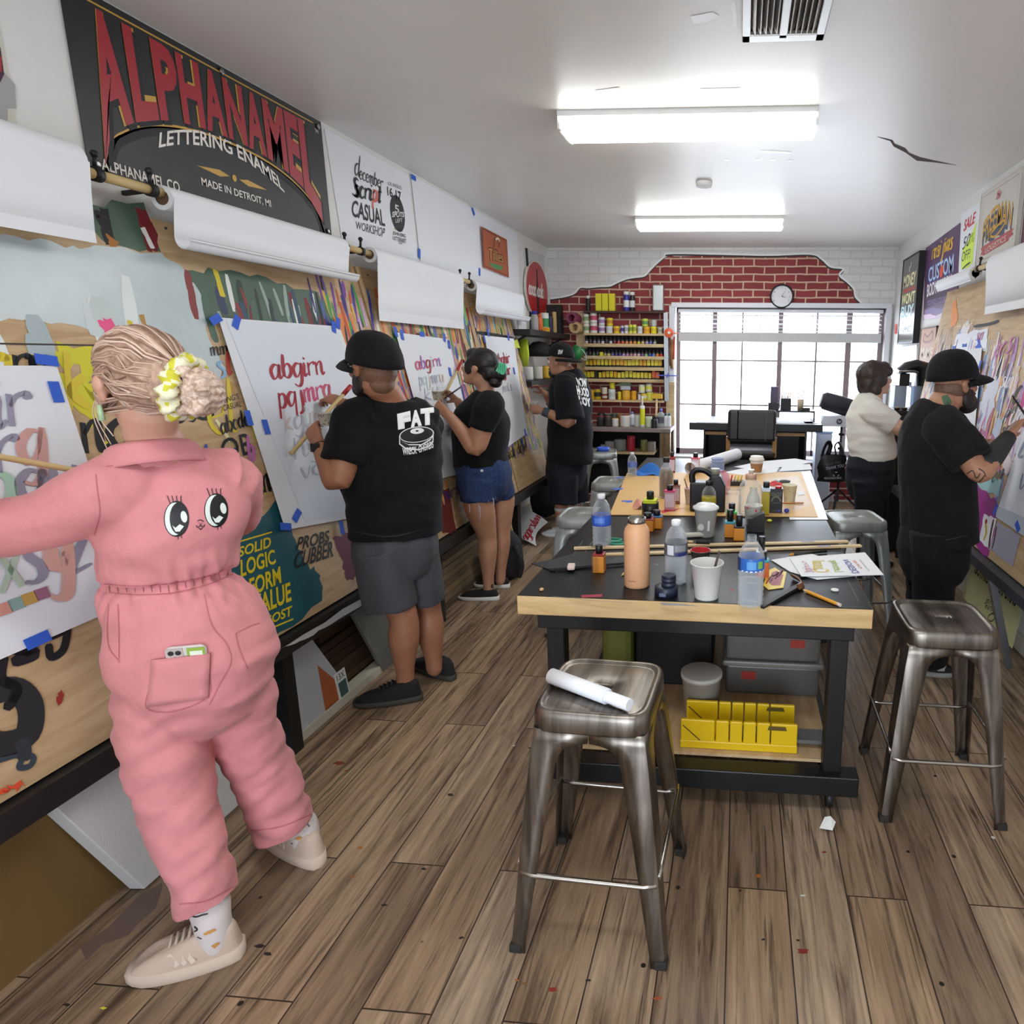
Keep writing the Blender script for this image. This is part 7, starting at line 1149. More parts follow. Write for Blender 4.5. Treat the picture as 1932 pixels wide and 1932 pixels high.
for u, v, nm in ((1469, 967, 'left of two blue tape balls at the edge of the tan board'), (1484, 967, 'right of two blue tape balls at the edge of the tan board')): b = MB(); p, k = base(u, v, ZT); b.ball(p+Vector((0, 0, .011)), (.014, .014, .011), M('#3a44b0', .35), n=14); tag(b.build('tape_ball'), nm, 'ball', 'blue tape balls on the tan board')
b = MB(); p = pz(1452, 985, TZ); b.ball(p+Vector((0, 0, .008)), (.013, .01, .007), M('#dfd84a', .4), n=12); tag(b.build('yellow_blob'), 'small yellow paint blob in front of the tan board', 'blob')
b = MB(); b.poly(TF, TF.pts([(1504, 930), (1516, 929), (1517, 936), (1506, 937)]), PAPER, z=.009, thick=.001); tag(b.build('paper_note'), 'little white note on the tan board right of the cream patterned cup', 'note')
t = thing('crayon_tray', 'dark tray of red and yellow sticks behind the glass jar', 'tray', base(1389, 915, ZT)[0]); k = base(1389, 915)[1]; b = MB(); b.box((0, 0, 4*k), (32*k, 20*k, 8*k), M('#2a201c', .5)); b.build('tray', t)
for q, c in enumerate(('#c03a2a', '#c9a070', '#e0c03a', '#d8b03a')): b = MB(); b.cyl((-10*k+6*k*q, -6*k, 8*k), (-8*k+6*k*q, 2*k, 18*k), 1.6*k, M(c), n=8); b.build('stick', t)
t = thing('scissors', 'teal and black scissors lying near the far right of the tan board', 'scissors', base(1475, 908, ZT)[0]); b = MB(); b.bar(pz(1462, 906, ZT+.004), pz(1478, 909, ZT+.004), .014, .004, M('#7fa8b0', .4)); b.build('blade', t, world=True); b = MB(); p = pz(1481, 908, ZT+.008); b.tube(catmull([p+Vector((.03*math.cos(q*PI/5), .02*math.sin(q*PI/5), 0)) for q in range(10)], 2, True), .006, M('#2f3f4a', .4), n=8); b.build('handle', t, world=True)
for i, (u, v, a) in enumerate(((1170, 903, .5), (1165, 925, .2), (1183, 948, 0))): x, y = TF.at(u, v); b = MB(); c, s = math.cos(a), math.sin(a); b.poly(TF, [(x+c*q*.03-s*w*.012, y+s*q*.03+c*w*.012) for q, w in ((-1, -1), (1, -1), (1, 1), (-1, 1))], BTAPE, z=.0085, thick=.001); tag(b.build('blue_tape'), 'blue tape bit on the left tan board edge, %s from far end' % ORD[i], 'tape', 'blue tape on the tan board')
# ------------------------------------------------------------------ under the table
MZ = SZ+.004; MIT = M('#dcb60f', .4, var=.08); yb_ = TY0+.13
def ux(u, y, v=1450): return py(u, v, y).x
t = thing('mitre_box', 'yellow plastic mitre box with saw slots on the lower shelf', 'mitre box', (ux(1390, yb_), yb_+.06, MZ)); X0, X1 = ux(1283, yb_)-t.location.x, ux(1502, yb_)-t.location.x
def mwall(y, h, x0, x1, name):
 b = MB(); cuts = [x0+(x1-x0)*q for q in (.30, .42, .535, .65, .77)]; xs = [x0]+[c for c in cuts]+[x1]
 for a, e in zip(xs[:-1], xs[1:]): b.box(((a+e)/2, y, h/2), (e-a-.004, .014, h), MIT)
 b.box(((x0+x1)/2, y, .016), (x1-x0, .016, .032), MIT); f = Frame((0, y-.0075, 0), (1, 0, 0), (0, 0, 1)); b.ribbon(f, [(x0+.01, h*.8), (x0+(x1-x0)*.17, h*.3)], .004, M('#3a3010'), z=.0006, taper=False)
 b.poly(f, [(x1-.11, h*.78), (x1-.04, h*.78), (x1-.045, h*.92), (x1-.105, h*.92)], M('#5a4a10'), z=.0006); b.build(name, t, bevel=.004)
mwall(-.06, .115, X0, X1, 'front_wall'); mwall(.07, .115, X0+.01, X1+.0, 'rear_wall'); b = MB(); b.box(((X0+X1)/2, 0, .012), (X1-X0, .12, .024), MIT); b.build('base', t)
b = MB(); b.box((ux(1440, yb_)+.06, yb_+.06, MZ+.032), (.46, .075, .014), M('#6d7272', .4, .3)); tag(b.build('grey_plate'), 'grey metal plate lying inside the yellow mitre box', 'plate')
yk = TY0+.35; p = py(1322, 1375, yk)
t = thing('white_bucket', 'small white bucket standing behind the yellow mitre box', 'bucket', (p.x, yk, MZ)); b = MB(); b.lathe([(.065, 0), (.078, .17), (.082, .17), (.082, .185)], M('#b9b5ae', .5), n=28); b.build('bucket', t); b = MB(); b.lathe([(.083, .178), (.083, .188), (.078, .19), (.001, .188)], M('#c3c0ba', .5), n=28, cap=False); b.build('lid', t)
y3 = TY0+.52; xa, xb = py(1362, 1300, y3).x, py(1552, 1300, y3).x; hs = [py(1450, v, y3).z for v in (1345, 1297, 1245, 1205)]
zb = MZ
for i, (h, c, nm) in enumerate(((.16, '#5f5c58', 'lowest'), (.15, '#66635e', 'middle'), (.13, '#75655f', 'topmost'))):  # box colours darkened to carry the shade under the table
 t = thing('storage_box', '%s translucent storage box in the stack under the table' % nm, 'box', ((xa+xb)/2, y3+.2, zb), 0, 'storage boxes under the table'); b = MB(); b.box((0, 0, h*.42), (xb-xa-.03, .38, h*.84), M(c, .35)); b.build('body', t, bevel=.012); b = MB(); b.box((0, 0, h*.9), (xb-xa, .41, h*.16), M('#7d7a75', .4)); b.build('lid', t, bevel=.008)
 if i < 2: b = MB(); b.box((.10-.2*(i == 0), -.192, h*.55), (.06, .004, .035), M('#a03028', .5)); b.build('label', t)
 zb += h*.98+.001
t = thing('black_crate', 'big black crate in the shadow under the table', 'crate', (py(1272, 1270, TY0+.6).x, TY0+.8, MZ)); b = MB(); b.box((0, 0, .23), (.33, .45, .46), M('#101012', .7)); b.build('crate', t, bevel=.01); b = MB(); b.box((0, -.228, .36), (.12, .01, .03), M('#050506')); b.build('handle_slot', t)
t = thing('tool_bag', 'olive green tool bag with handle under the left of the table', 'bag', (py(1172, 1235, TY0+.7).x, TY0+.8, MZ)); b = MB(); b.box((0, 0, .2), (.14, .4, .4), M('#6d7230', .7, var=.3)); b.build('bag', t, bevel=.03); b = MB(); b.tube(catmull([(0, -.14, .39), (0, -.12, .46), (0, .12, .46), (0, .14, .39)], 5), .014, M('#26271d', .6), n=8); b.build('handle', t); b = MB(); b.box((0, -.2, .36), (.145, .02, .03), M('#1d1e18', .6)); b.build('strap', t)
yc_ = TY0+.16
b = MB(); p = py(1110, 1450, yc_); f = [];
for a in range(24):
 ca, sa = math.cos(a*PI/12), math.sin(a*PI/12); f += [(p.x-.012, yc_+.038*ca, MZ+.055+.038*sa), (p.x-.012, yc_+.054*ca, MZ+.055+.054*sa), (p.x+.012, yc_+.054*ca, MZ+.055+.054*sa), (p.x+.012, yc_+.038*ca, MZ+.055+.038*sa)]
b.add(f, [(4*a+j, 4*((a+1) % 24)+j, 4*((a+1) % 24)+(j+1) % 4, 4*a+(j+1) % 4) for a in range(24) for j in range(4)], M('#cdb684', .5)); tag(b.build('tape_roll'), 'cream tape roll standing on the lower shelf behind the nearest stool', 'tape roll')
for u, c, c2, nm in ((1139, '#d6d3d0', '#d8862a', 'white spray can with orange print on the lower shelf'), (1163, '#d9834a', '#e6dcd0', 'orange spray can on the lower shelf beside the white one')):
 o = can(.16, .03, M(c, .35), M(c2, .4), lid=M('#2f3a4a', .4)); o.location = (py(u, 1450, yc_+.02).x, yc_+.02, MZ); tag(o, nm, 'can', 'spray cans on the lower shelf')
# ------------------------------------------------------------------ people
from mathutils import noise as NZ
def J(u, v, y): return py(u, v, y)
SKINM = {}
def skin(c, c2=None):
 m, nt, b = nodes('skin_'+c[1:]); tc = N(nt, 'TexCoord'); n = N(nt, 'TexNoise', i_Scale=14.0, i_Detail=4); nt.links.new(tc.outputs['Object'], n.inputs['Vector'])
 l = lin(c); r = ramp(nt, [(.3, (l[0]*.86, l[1]*.82, l[2]*.8, 1)), (.7, l)]); nt.links.new(n.outputs['Fac'], r.inputs[0]); nt.links.new(r.outputs[0], b.inputs['Base Color'])
 b.inputs['Roughness'].default_value = .5; b.inputs['Subsurface Weight'].default_value = .08; b.inputs['Subsurface Radius'].default_value = (.01, .004, .002); return m
def fabric(c, rough=.85, bump=.25, sc=18, var=.10, weave=True):
 m, nt, b = nodes('fabric_'+c[1:]); tc = N(nt, 'TexCoord'); n = N(nt, 'TexNoise', i_Scale=sc, i_Detail=6, i_Roughness=.6); nt.links.new(tc.outputs['Object'], n.inputs['Vector'])
 l = lin(c); r = ramp(nt, [(.3, tuple(x*(1-var) for x in l[:3])+(1,)), (.7, tuple(min(1, x*(1+var)) for x in l[:3])+(1,))]); nt.links.new(n.outputs['Fac'], r.inputs[0]); nt.links.new(r.outputs[0], b.inputs['Base Color'])
 w = N(nt, 'TexNoise', i_Scale=900.0, i_Detail=1); nt.links.new(tc.outputs['Object'], w.inputs['Vector']); ad = N(nt, 'Math', operation='MULTIPLY_ADD'); ad.inputs[1].default_value = .12; nt.links.new(w.outputs['Fac'], ad.inputs[0]); nt.links.new(n.outputs['Fac'], ad.inputs[2])
 bp = N(nt, 'Bump', i_Strength=bump, i_Distance=.02); nt.links.new(ad.outputs[0], bp.inputs['Height']); nt.links.new(bp.outputs[0], b.inputs['Normal']); b.inputs['Roughness'].default_value = rough
 b.inputs['Sheen Weight'].default_value = .15 if max(l[:3]) > .2 else .03; b.inputs['Specular IOR Level'].default_value = .25; return m
def hairm(c, c2, sc=(60, 60, 6)):
 m, nt, b = nodes('hair_'+c[1:]); tc = N(nt, 'TexCoord'); mp = N(nt, 'Mapping'); mp.inputs['Scale'].default_value = sc; nt.links.new(tc.outputs['Object'], mp.inputs['Vector']); n = N(nt, 'TexNoise', i_Scale=2.5, i_Detail=5, i_Distortion=.4); nt.links.new(mp.outputs[0], n.inputs['Vector'])
 r = ramp(nt, [(.32, c), (.68, c2)]); nt.links.new(n.outputs['Fac'], r.inputs[0]); nt.links.new(r.outputs[0], b.inputs['Base Color']); bp = N(nt, 'Bump', i_Strength=.5, i_Distance=.006); nt.links.new(n.outputs['Fac'], bp.inputs['Height']); nt.links.new(bp.outputs[0], b.inputs['Normal']); b.inputs['Roughness'].default_value = .45; return m
DUM = M('#808080')
def L(b, pts, rad, side, n=20, sub=4, rnd=True):
 """a smooth tapering limb through pts; rad: number or (across, front) per point"""
 R = [Vector((r, r, 0)) if not isinstance(r, (tuple, list)) else Vector((r[0], r[1], 0)) for r in rad]
 P = catmull(pts, sub); Q = catmull(R, sub)
 if rnd:
  for e in (0, -1):
   d = (P[0]-P[1] if e == 0 else P[-1]-P[-2]).normalized(); p, q = P[e], Q[e]; k = min(q.x, q.y)
   add = [(p+d*(k*.5), q*.82), (p+d*(k*.85), q*.45)]
   if e == 0: P = [a[0] for a in reversed(add)]+P; Q = [a[1] for a in reversed(add)]+Q
   else: P += [a[0] for a in add]; Q += [a[1] for a in add]
 b.tube(P, [(q.x, q.y) for q in Q], DUM, n=n, side=side)
def remesh(b, vox, it=3, fac=.5):
 o = b.build('tmp'); m = o.modifiers.new('r', 'REMESH'); m.mode = 'VOXEL'; m.voxel_size = vox
 if it: s = o.modifiers.new('s', 'SMOOTH'); s.iterations = it; s.factor = fac
 bpy.context.view_layer.update(); me = o.evaluated_get(bpy.context.evaluated_depsgraph_get()).to_mesh()
 nv = len(me.vertices); v = np.empty(nv*3); me.vertices.foreach_get('co', v); nr = np.empty(nv*3); me.vertices.foreach_get('normal', nr); fs = [tuple(p.vertices) for p in me.polygons]
 o.evaluated_get(bpy.context.evaluated_depsgraph_get()).to_mesh_clear(); d = o.data; bpy.data.objects.remove(o); bpy.data.meshes.remove(d)
 return v.reshape(-1, 3), nr.reshape(-1, 3), fs
def folds(v, nr, amp, scale, seed=0.0, mask=None, sharp=1.0):
 """push the cloth in and out with soft folds; scale = frequency along x, y, z"""
 out = v.copy()
 for i in range(len(v)):
  p = v[i]; f = NZ.noise(Vector((p[0]*scale[0]+seed, p[1]*scale[1]+.5*NZ.noise(Vector((p[0]*5, p[1]*5, p[2]*5+seed))), p[2]*scale[2]))); f = (abs(f)**sharp)*(1 if f > 0 else -1)
  k = amp*(mask(p) if mask else 1.0); out[i] = p+nr[i]*(f*k)
 return out
def skinmesh(name, parent, v, fs, m, extra=None):
 b = MB(); b.add([tuple(p) for p in v], fs, m, True)
 if extra:
  for q in extra: b.add(*q)
 return b.build(name, parent, world=True)
class Print:
 """flat artwork drawn in photo pixels, then laid onto a garment"""
 F = Frame((0, 0, 0), (1, 0, 0), (0, -1, 0))
 def __init__(s): s.b = MB(); s.fr = Frame((0, 0, 0), (1, 0, 0), (0, 1, 0))
 def poly(s, uv, m, z=1): s.b.poly(s.fr, [(u, -v) for u, v in uv], m, z=z); return s
 def line(s, uv, w, m, z=2, **k): s.b.ribbon(s.fr, [(u, -v) for u, v in uv], w, m, z=z, **k); return s
 def ell(s, c, rx, ry, m, z=1, rot=0, a0=0, a1=2*PI):
  pts = []
  for k in range(28): a = a0+(a1-a0)*k/27; x, y = rx*math.cos(a), ry*math.sin(a); pts.append((c[0]+x*math.cos(rot)-y*math.sin(rot), c[1]+x*math.sin(rot)+y*math.cos(rot)))
  return s.poly(pts, m, z)
 def text(s, t, quad, m, z=2, **k):
  bl, br, tr, tl = [Vector((u, -v, 0)) for u, v in quad]
  s.b.text(s.fr, t, 0, 0, 1, 1, m, z=z, warp=lambda a, c: (lambda q: (q.x, q.y))(bl.lerp(br, a).lerp(tl.lerp(tr, a), c)), **k); return s
 def lay(s, v, fs, step=7, off=.0012):
  bvh = BVHTree.FromPolygons([tuple(p) for p in v], fs); out = []
  for mi_, m in enumerate(s.b.mats):
   bm = bmesh.new(); idx = {}
   for f, k in zip(s.b.f, s.b.m):
    if k != mi_: continue
    try: bm.faces.new([idx.setdefault(i, bm.verts.new(s.b.v[i])) if i not in idx else idx[i] for i in f])
    except ValueError: pass
   bmesh.ops.triangulate(bm, faces=bm.faces[:])
   for _ in range(4):
    lg = [e for e in bm.edges if e.calc_length() > step]
    if not lg: break
    bmesh.ops.subdivide_edges(bm, edges=lg, cuts=1); bmesh.ops.triangulate(bm, faces=[f for f in bm.faces if len(f.verts) > 3])
   P, ok = [], []; bm.verts.index_update()
   for w in bm.verts:
    d = ray(w.co.x, -w.co.y).normalized(); h = bvh.ray_cast(CAM, d)
    if h[0] is None: P.append((0, 0, 0)); ok.append(False)
    else: P.append(tuple(h[0]-d*(off+.0006*w.co.z))); ok.append(True)
   F_ = []
   for f in bm.faces:
    ii = [q.index for q in f.verts]
    if all(ok[i] for i in ii):
     pp = [Vector(P[i]) for i in ii]
     if max((pp[i]-pp[i-1]).length for i in range(len(pp))) < .06:
      nn = (pp[1]-pp[0]).cross(pp[2]-pp[0]); F_.append(tuple(ii) if nn.dot(CAM-pp[0]) > 0 else tuple(reversed(ii)))
   bm.free(); out.append((P, F_, m))
  return out
def hframe(c, fwd, up=(0, 0, 1), tilt=0):
 f = Vector(fwd).normalized(); u = Vector(up); r = f.cross(u).normalized(); u = r.cross(f)
 if tilt: q = Matrix.Rotation(-tilt, 3, r); f, u = q @ f, q @ u
 return lambda x, y, z: Vector(c)+r*x+f*y+u*z, Matrix((r, f, u)).transposed()
def head(b, c, fwd, tilt=0, s=1.0, jaw=1.0):
 H, R = hframe(c, fwd, tilt=tilt); e = lambda x, y, z, rx, ry, rz_: b.ball(H(x*s, y*s, z*s), (rx*s, ry*s, rz_*s), DUM, n=20, rot=R)
 e(0, -.012, .030, .077, .097, .088); e(0, .034, -.032, .063*jaw, .060, .085); e(0, .042, -.086, .050*jaw, .046, .034); e(0, .078, -.102, .021, .018, .017)
 b.tube([H(0, .088*s, .012*s), H(0, .103*s, -.012*s), H(0, .116*s, -.034*s)], [.008*s, .010*s, .013*s], DUM, n=10); e(0, .108, -.038, .017, .012, .010)
 b.tube([H(-.047*s, .074*s, .016*s), H(0, .091*s, .020*s), H(.047*s, .074*s, .016*s)], [.010*s, .011*s, .010*s], DUM, n=10)
 e(0, .092, -.063, .024, .011, .007); e(0, .090, -.076, .021, .011, .008)
 for k in (-1, 1):
  e(k*.040, .066, -.034, .022, .022, .020); e(k*.078, -.010, -.012, .010, .021, .033); e(k*.082, -.016, -.002, .012, .020, .022)
 return H, R
def face(t, H, R, s, iris='#3a2a20', brow='#241c18'):
 for k in (-1, 1):
  b = MB(); b.ball(H(k*.031*s, .0845*s, -.002*s), .0125*s, M('#e8e4df', .25, var=0), n=14); b.ball(H(k*.031*s, .0945*s, -.002*s), (.006*s, .003*s, .006*s), M(iris, .2, var=0), n=10, rot=R); b.build('eye', t, world=True)
  b = MB(); b.tube(catmull([H(k*.014*s, .101*s, .020*s), H(k*.032*s, .096*s, .026*s), H(k*.050*s, .080*s, .018*s)], 3), [.004*s]*7, M(brow, .8), n=6); b.build('eyebrow', t, world=True)
def hand(b, w, d, pn, th=1, s=1.0, curl=.7, spread=1.0, thumb=.6):
 """palm from wrist w along d, palm facing pn, thumb on side th; five bent fingers"""
 d = Vector(d).normalized(); n = Vector(pn); n = (n-d*n.dot(d)).normalized(); x = d.cross(n)*th; w = Vector(w)
 L(b, [w-d*.03*s, w+d*.01*s, w+d*.05*s, w+d*.085*s], [(.026*s, .019*s), (.029*s, .017*s), (.040*s, .0155*s), (.039*s, .012*s)], x, n=16, sub=3)
 for off, ln in ((.030, .068), (.010, .076), (-.010, .071), (-.029, .055)):
  p = w+d*(.080*s)+x*(off*s); q = d.copy()*1; q = (d+x*(off*1.6*spread)).normalized(); pts = [p]; a = 0
  for k, f in enumerate((.45, .31, .24)):
   a += curl*(.75 if k == 0 else 1.0); dd = q*math.cos(a)+n*math.sin(a); p = p+dd*(ln*f*s); pts.append(p)
  b.tube([pts[0]-q*.012*s]+pts, [.0095*s, .009*s, .0085*s, .008*s, .0062*s], DUM, n=10); b.ball(pts[-1], .0063*s, DUM, n=8)
 p = w+d*(.022*s)+x*(.026*s); dd = (d*.62+x*(.75*(1-thumb*.6))+n*(.35+thumb*.5)).normalized(); p1 = p+dd*.036*s; p2 = p1+(dd*.7+d*.45+n*.25*thumb).normalized()*.030*s; p3 = p2+(dd*.5+d*.7).normalized()*.022*s
 b.tube([p-dd*.012*s, p, p1, p2, p3], [.011*s, .013*s, .0105*s, .0095*s, .007*s], DUM, n=10); b.ball(p3, .0072*s, DUM, n=8)
def shoe(t, heel, toe, m_up, m_sole, h=.10, w=.05, ank=None, name='shoe', stripe=None, lace=None, sole_h=.028, toe_h=.6):
 """a shoe standing on the floor from heel to toe"""
 h0, t0 = Vector((heel.x, heel.y, 0)), Vector((toe.x, toe.y, 0)); d = (t0-h0); Ln = d.length; d.normalize(); x = d.cross(Vector((0, 0, 1)))
 P = lambda f, s, z: h0+d*(Ln*f)+x*s+Vector((0, 0, z)); n = 22
 def outline(k, grow=1.0):
  o = []
  for i in range(n):
   a = 2*PI*i/n; f = .5-.5*math.cos(a); ww = w*(.62+.75*f-.42*f*f)*(abs(math.sin(a))**.42)*(1 if math.sin(a) >= 0 else -1); o.append((f, ww*grow))
  return o
 b = MB(); O = outline(0); rings = []
 for z, g in ((.0, .96), (.004, 1.0), (sole_h, 1.03)): rings.append([P(-.01+1.02*f, s*g, z+(.012*max(0, f-.8)/.2 if z < .01 else 0)) for f, s in O])
 vs = [p for r in rings for p in r]; b.add(vs, [(i*n+k, i*n+(k+1) % n, (i+1)*n+(k+1) % n, (i+1)*n+k) for i in range(2) for k in range(n)]+[tuple(reversed(range(n))), tuple(range(2*n, 3*n))], m_sole, True)
 so = b.build('sole', t, world=True)
 u = MB(); prof = []
 for k, g in ((0, 1.0), (.35, .98), (.7, .84), (1.0, .55)):
  r = []
  for f, s in O:
   top = h if f < .34 else h+(h*toe_h-h)*min(1, (f-.34)/.36) if f < .7 else h*toe_h*(1-.45*((f-.7)/.3)**2); ff = f if f < .5 else f-(.06*k*(f-.5)/.5); ff = ff+(.05*k*(1-f) if f < .3 else 0); r.append(P(ff, s*g, sole_h*.8+(top-sole_h*.8)*k))
  prof.append(r)
 vs = [p for r in prof for p in r]; u.add(vs, [(i*n+k, i*n+(k+1) % n, (i+1)*n+(k+1) % n, (i+1)*n+k) for i in range(3) for k in range(n)]+[tuple(range(3*n, 4*n))], m_up, True); o = u.build(name, t, world=True, subsurf=1)
 if stripe:
  for q in range(3):
   for s in (-1, 1): b2 = MB(); b2.bar(P(.36+.07*q, s*w*.86, sole_h+.012), P(.44+.07*q, s*w*.66, h*.66), .012, .004, stripe, up=x*s); b2.build('stripe', o, world=True)
 if lace:
  for q in range(4): b2 = MB(); f = .42+.06*q; z = h-(h-h*toe_h)*(f-.34)/.36+.002; b2.tube([P(f, -w*.42, z-.008), P(f+.01, 0, z+.006), P(f, w*.42, z-.008)], .0035, lace, n=6); b2.build('lace', o, world=True)
 return o
def stick_(b, a, e, r, m, r2=None): b.tube([a, e], [r, r2 or r], m, n=10)
def pkg(label, base): t = thing('person', label, 'person', (base.x, base.y, 0)); return t
def HW(px_, p): return px_*((p-CAM).dot(_f))/CF
# ------------------------------------------------------------------ person in pink
t = pkg('person in a pink jumpsuit with a blonde bun painting at the left board', pz(440, 1740)); PKM = fabric('#d68a8e', .8, .3, 16, .06); PS = skin('#d9a892')
F = Vector((-.5, .87, 0)); RT = Vector((.87, .5, 0)); Y = 1.47
def tor(u, v, y, a, bq): p = J(u, v, y); return p, (a, bq)
sections = [tor(315, 872, Y, .115, .062), tor(318, 905, Y, .175, .095), tor(322, 950, Y, .195, .120), tor(322, 1000, Y, .188, .128), tor(318, 1050, Y, .168, .122), tor(318, 1088, Y, .160, .115), tor(328, 1130, Y, .180, .130), tor(350, 1180, Y, .202, .150), tor(368, 1240, Y, .215, .162), tor(372, 1290, Y, .205, .155)]
sections = [(q[0], (q[1][0]*.85, q[1][1])) for q in sections]
g = MB(); L(g, [s[0] for s in sections], [s[1] for s in sections], RT, n=32)
nl = [J(305, 1265, 1.43), J(305, 1330, 1.42), J(316, 1420, 1.40), J(338, 1520, 1.375), J(370, 1620, 1.345), J(394, 1698, 1.33)]; L(g, nl, [(.096, .122), (.098, .122), (.092, .110), (.082, .100), (.073, .092), (.070, .088)], RT, n=28, rnd=False)
fl = [J(440, 1265, 1.53), J(450, 1330, 1.55), J(475, 1410, 1.58), J(508, 1480, 1.60), J(530, 1556, 1.615)]; L(g, fl, [(.092, .112), (.086, .105), (.082, .098), (.080, .094), (.082, .094)], RT, n=28, rnd=False)
ls, le, lw = J(205, 930, 1.37), J(-110, 1022, 1.27), J(-120, 905, 1.16); L(g, [J(240, 915, 1.40), ls, J(100, 975, 1.33), le], [.085, .082, .070, .066], (0, 0, 1), n=22); L(g, [le, le.lerp(lw, .6), lw], [.064, .056, .046], (0, 1, 0), n=20)
rs = J(425, 905, 1.56); L(g, [J(390, 905, 1.53), rs, J(440, 960, 1.66), J(400, 1010, 1.78)], [.085, .080, .068, .06], (0, 1, 0), n=20); L(g, [J(400, 1010, 1.78), J(330, 960, 1.82), J(280, 930, 1.80)], [.06, .05, .042], (0, 0, 1), n=18)
v, nr, fs = remesh(g, .0065, 4)
zw = J(320, 1088, Y).z; zs = J(320, 930, Y).z
v = folds(v, nr, .010, (9, 9, 16), 3.0); v = folds(v, nr, .012, (46, 46, 5), 1.0, lambda p: max(0, 1-abs(p[2]-zw)/.13)**1.3);
def dg(sc, k): return lambda p: sc
low = lambda p: min(1, max(0, (zw-.2-p[2])/.12))
vr = v.copy(); vr[:, 2] = v[:, 2]+.55*(v[:, 0]+1.4); w_ = folds(vr, nr, .008, (5, 5, 19), 7.0, low, .8); v = v+(w_-vr); vr = v.copy(); vr[:, 2] = v[:, 2]-.6*(v[:, 0]+1.4); w_ = folds(vr, nr, .007, (9, 9, 24), 2.0, lambda p: .35+.65*low(p), .8); v = v+(w_-vr)
wst = np.abs(v[:, 2]-zw) < .012; v[wst] -= nr[wst]*.006
DK = M('#a95c66', .85); SEAM = M('#c06c77', .85); pr = Print()
WE, BE, GE = M('#dfe6e0', .6), M('#131215', .5), M('#a9b8ae', .6)
for cx_, cy_, k in ((333, 979, 1), (408, 963, .95)):
 pr.ell((cx_, cy_), 24*k, 34*k, BE, 1, .0); pr.ell((cx_-3, cy_), 19*k, 31*k, WE, 2); pr.ell((cx_+4, cy_-1), 17*k, 30*k, BE, 3); pr.ell((cx_+14*k, cy_-4), 6*k, 11*k, WE, 4, -.2); pr.poly([(cx_-8*k, cy_+12*k), (cx_-2*k, cy_+17*k), (cx_+6*k, cy_+10*k), (cx_+14*k, cy_+14*k), (cx_+6*k, cy_+24*k), (cx_-2*k, cy_+24*k)], WE, 4)
 for q in range(4): pr.line([(cx_-12+7*q, cy_-31*k+2*abs(q-1.5)), (cx_-16+8*q, cy_-40*k), (cx_-18+9*q, cy_-44*k)], 1.6, BE, 2)
 pr.line([(cx_+2, cy_+32*k), (cx_+3, cy_+39*k)], 2, BE, 2); pr.line([(cx_+8, cy_+30*k), (cx_+10, cy_+36*k)], 2, BE, 2)
pr.ell((378, 985), 4.5, 3, M('#c77a86'), 2); pr.line([(372, 983), (378, 981), (384, 984)], 1.5, BE, 3); pr.line([(378, 988), (378, 991), (373, 995), (370, 991)], 1.5, BE, 3); pr.line([(378, 991), (384, 994), (386, 989)], 1.5, BE, 3); pr.line([(375, 996), (379, 999), (382, 995)], 1.5, BE, 3)
for q in ([(180, 895), (184, 930), (188, 970), (178, 1010)], [(205, 1140), (202, 1180), (205, 1220), (222, 1245)], [(285, 1245), (284, 1290), (276, 1336), (330, 1342), (392, 1315), (396, 1275), (397, 1232)], [(445, 1195), (452, 1225), (468, 1262)], [(445, 1195), (475, 1180), (490, 1176)], [(385, 1120), (400, 1180), (428, 1215), (436, 1250), (415, 1290), (395, 1330)], [(222, 1140), (224, 1200), (224, 1250)], [(205, 1118), (260, 1122), (330, 1118), (400, 1100), (448, 1078)], [(196, 1102), (260, 1106), (330, 1100), (400, 1085), (440, 1066)], [(338, 1706), (390, 1700), (442, 1672)], [(470, 1568), (530, 1560), (588, 1536)], [(200, 880), (260, 872), (330, 868), (390, 868)]): pr.line(q, 2.2, SEAM, 1, taper=False)
for q in range(15): x = 205+16*q; y = 1110-(x-200)*.0-max(0, x-320)*.26; pr.line([(x, y-5), (x+2, y+7)], 1.8, DK, 1, taper=False)
js = skinmesh('jumpsuit', t, v, fs, PKM, pr.lay(v, fs, 9))
# pocket with a phone
hit = lambda u, v_: BVHTree.FromPolygons([tuple(p) for p in v], fs).ray_cast(CAM, ray(u, v_).normalized())[0]
bv = BVHTree.FromPolygons([tuple(p) for p in v], fs)
def on(u, v_, off=.006): d = ray(u, v_).normalized(); h = bv.ray_cast(CAM, d); return (h[0] if h[0] else J(u, v_, Y))-d*off
b = MB(); n = 8; gr = []
for i in range(n+1):
 for j in range(n+1): a, c = i/n, j/n; gr.append(on((285*(1-a)+396*a)*(1-c)+(277*(1-a)+393*a)*c, (1246*(1-a)+1234*a)*(1-c)+(1336*(1-a)+1318*a)*c, .013-.007*c))
b.add(gr, [(i*(n+1)+j, i*(n+1)+j+1, (i+1)*(n+1)+j+1, (i+1)*(n+1)+j) for i in range(n) for j in range(n)], PKM, True); o = b.build('back_pocket', t, world=True); md = o.modifiers.new('s', 'SOLIDIFY'); md.thickness = .004
ph = thing('phone', 'phone in a white and green case in the back pocket of the pink jumpsuit', 'phone', on(352, 1240)); f = Frame(on(353, 1243, .0035), (on(385, 1238, 0)-on(322, 1244, 0)), Vector((0, 0, 1))); b = MB(); b.poly(f, [(-.040, -.05), (.040, -.05), (.040, .025), (.032, .033), (-.032, .033), (-.040, .025)], M('#cfc6c2', .4), thick=.009); b.build('case', ph, world=True, bevel=.003)
b = MB(); b.poly(f, [(-.037, -.01), (-.006, -.01), (-.006, .029), (-.037, .029)], M('#b9aaa6', .3), z=.002);
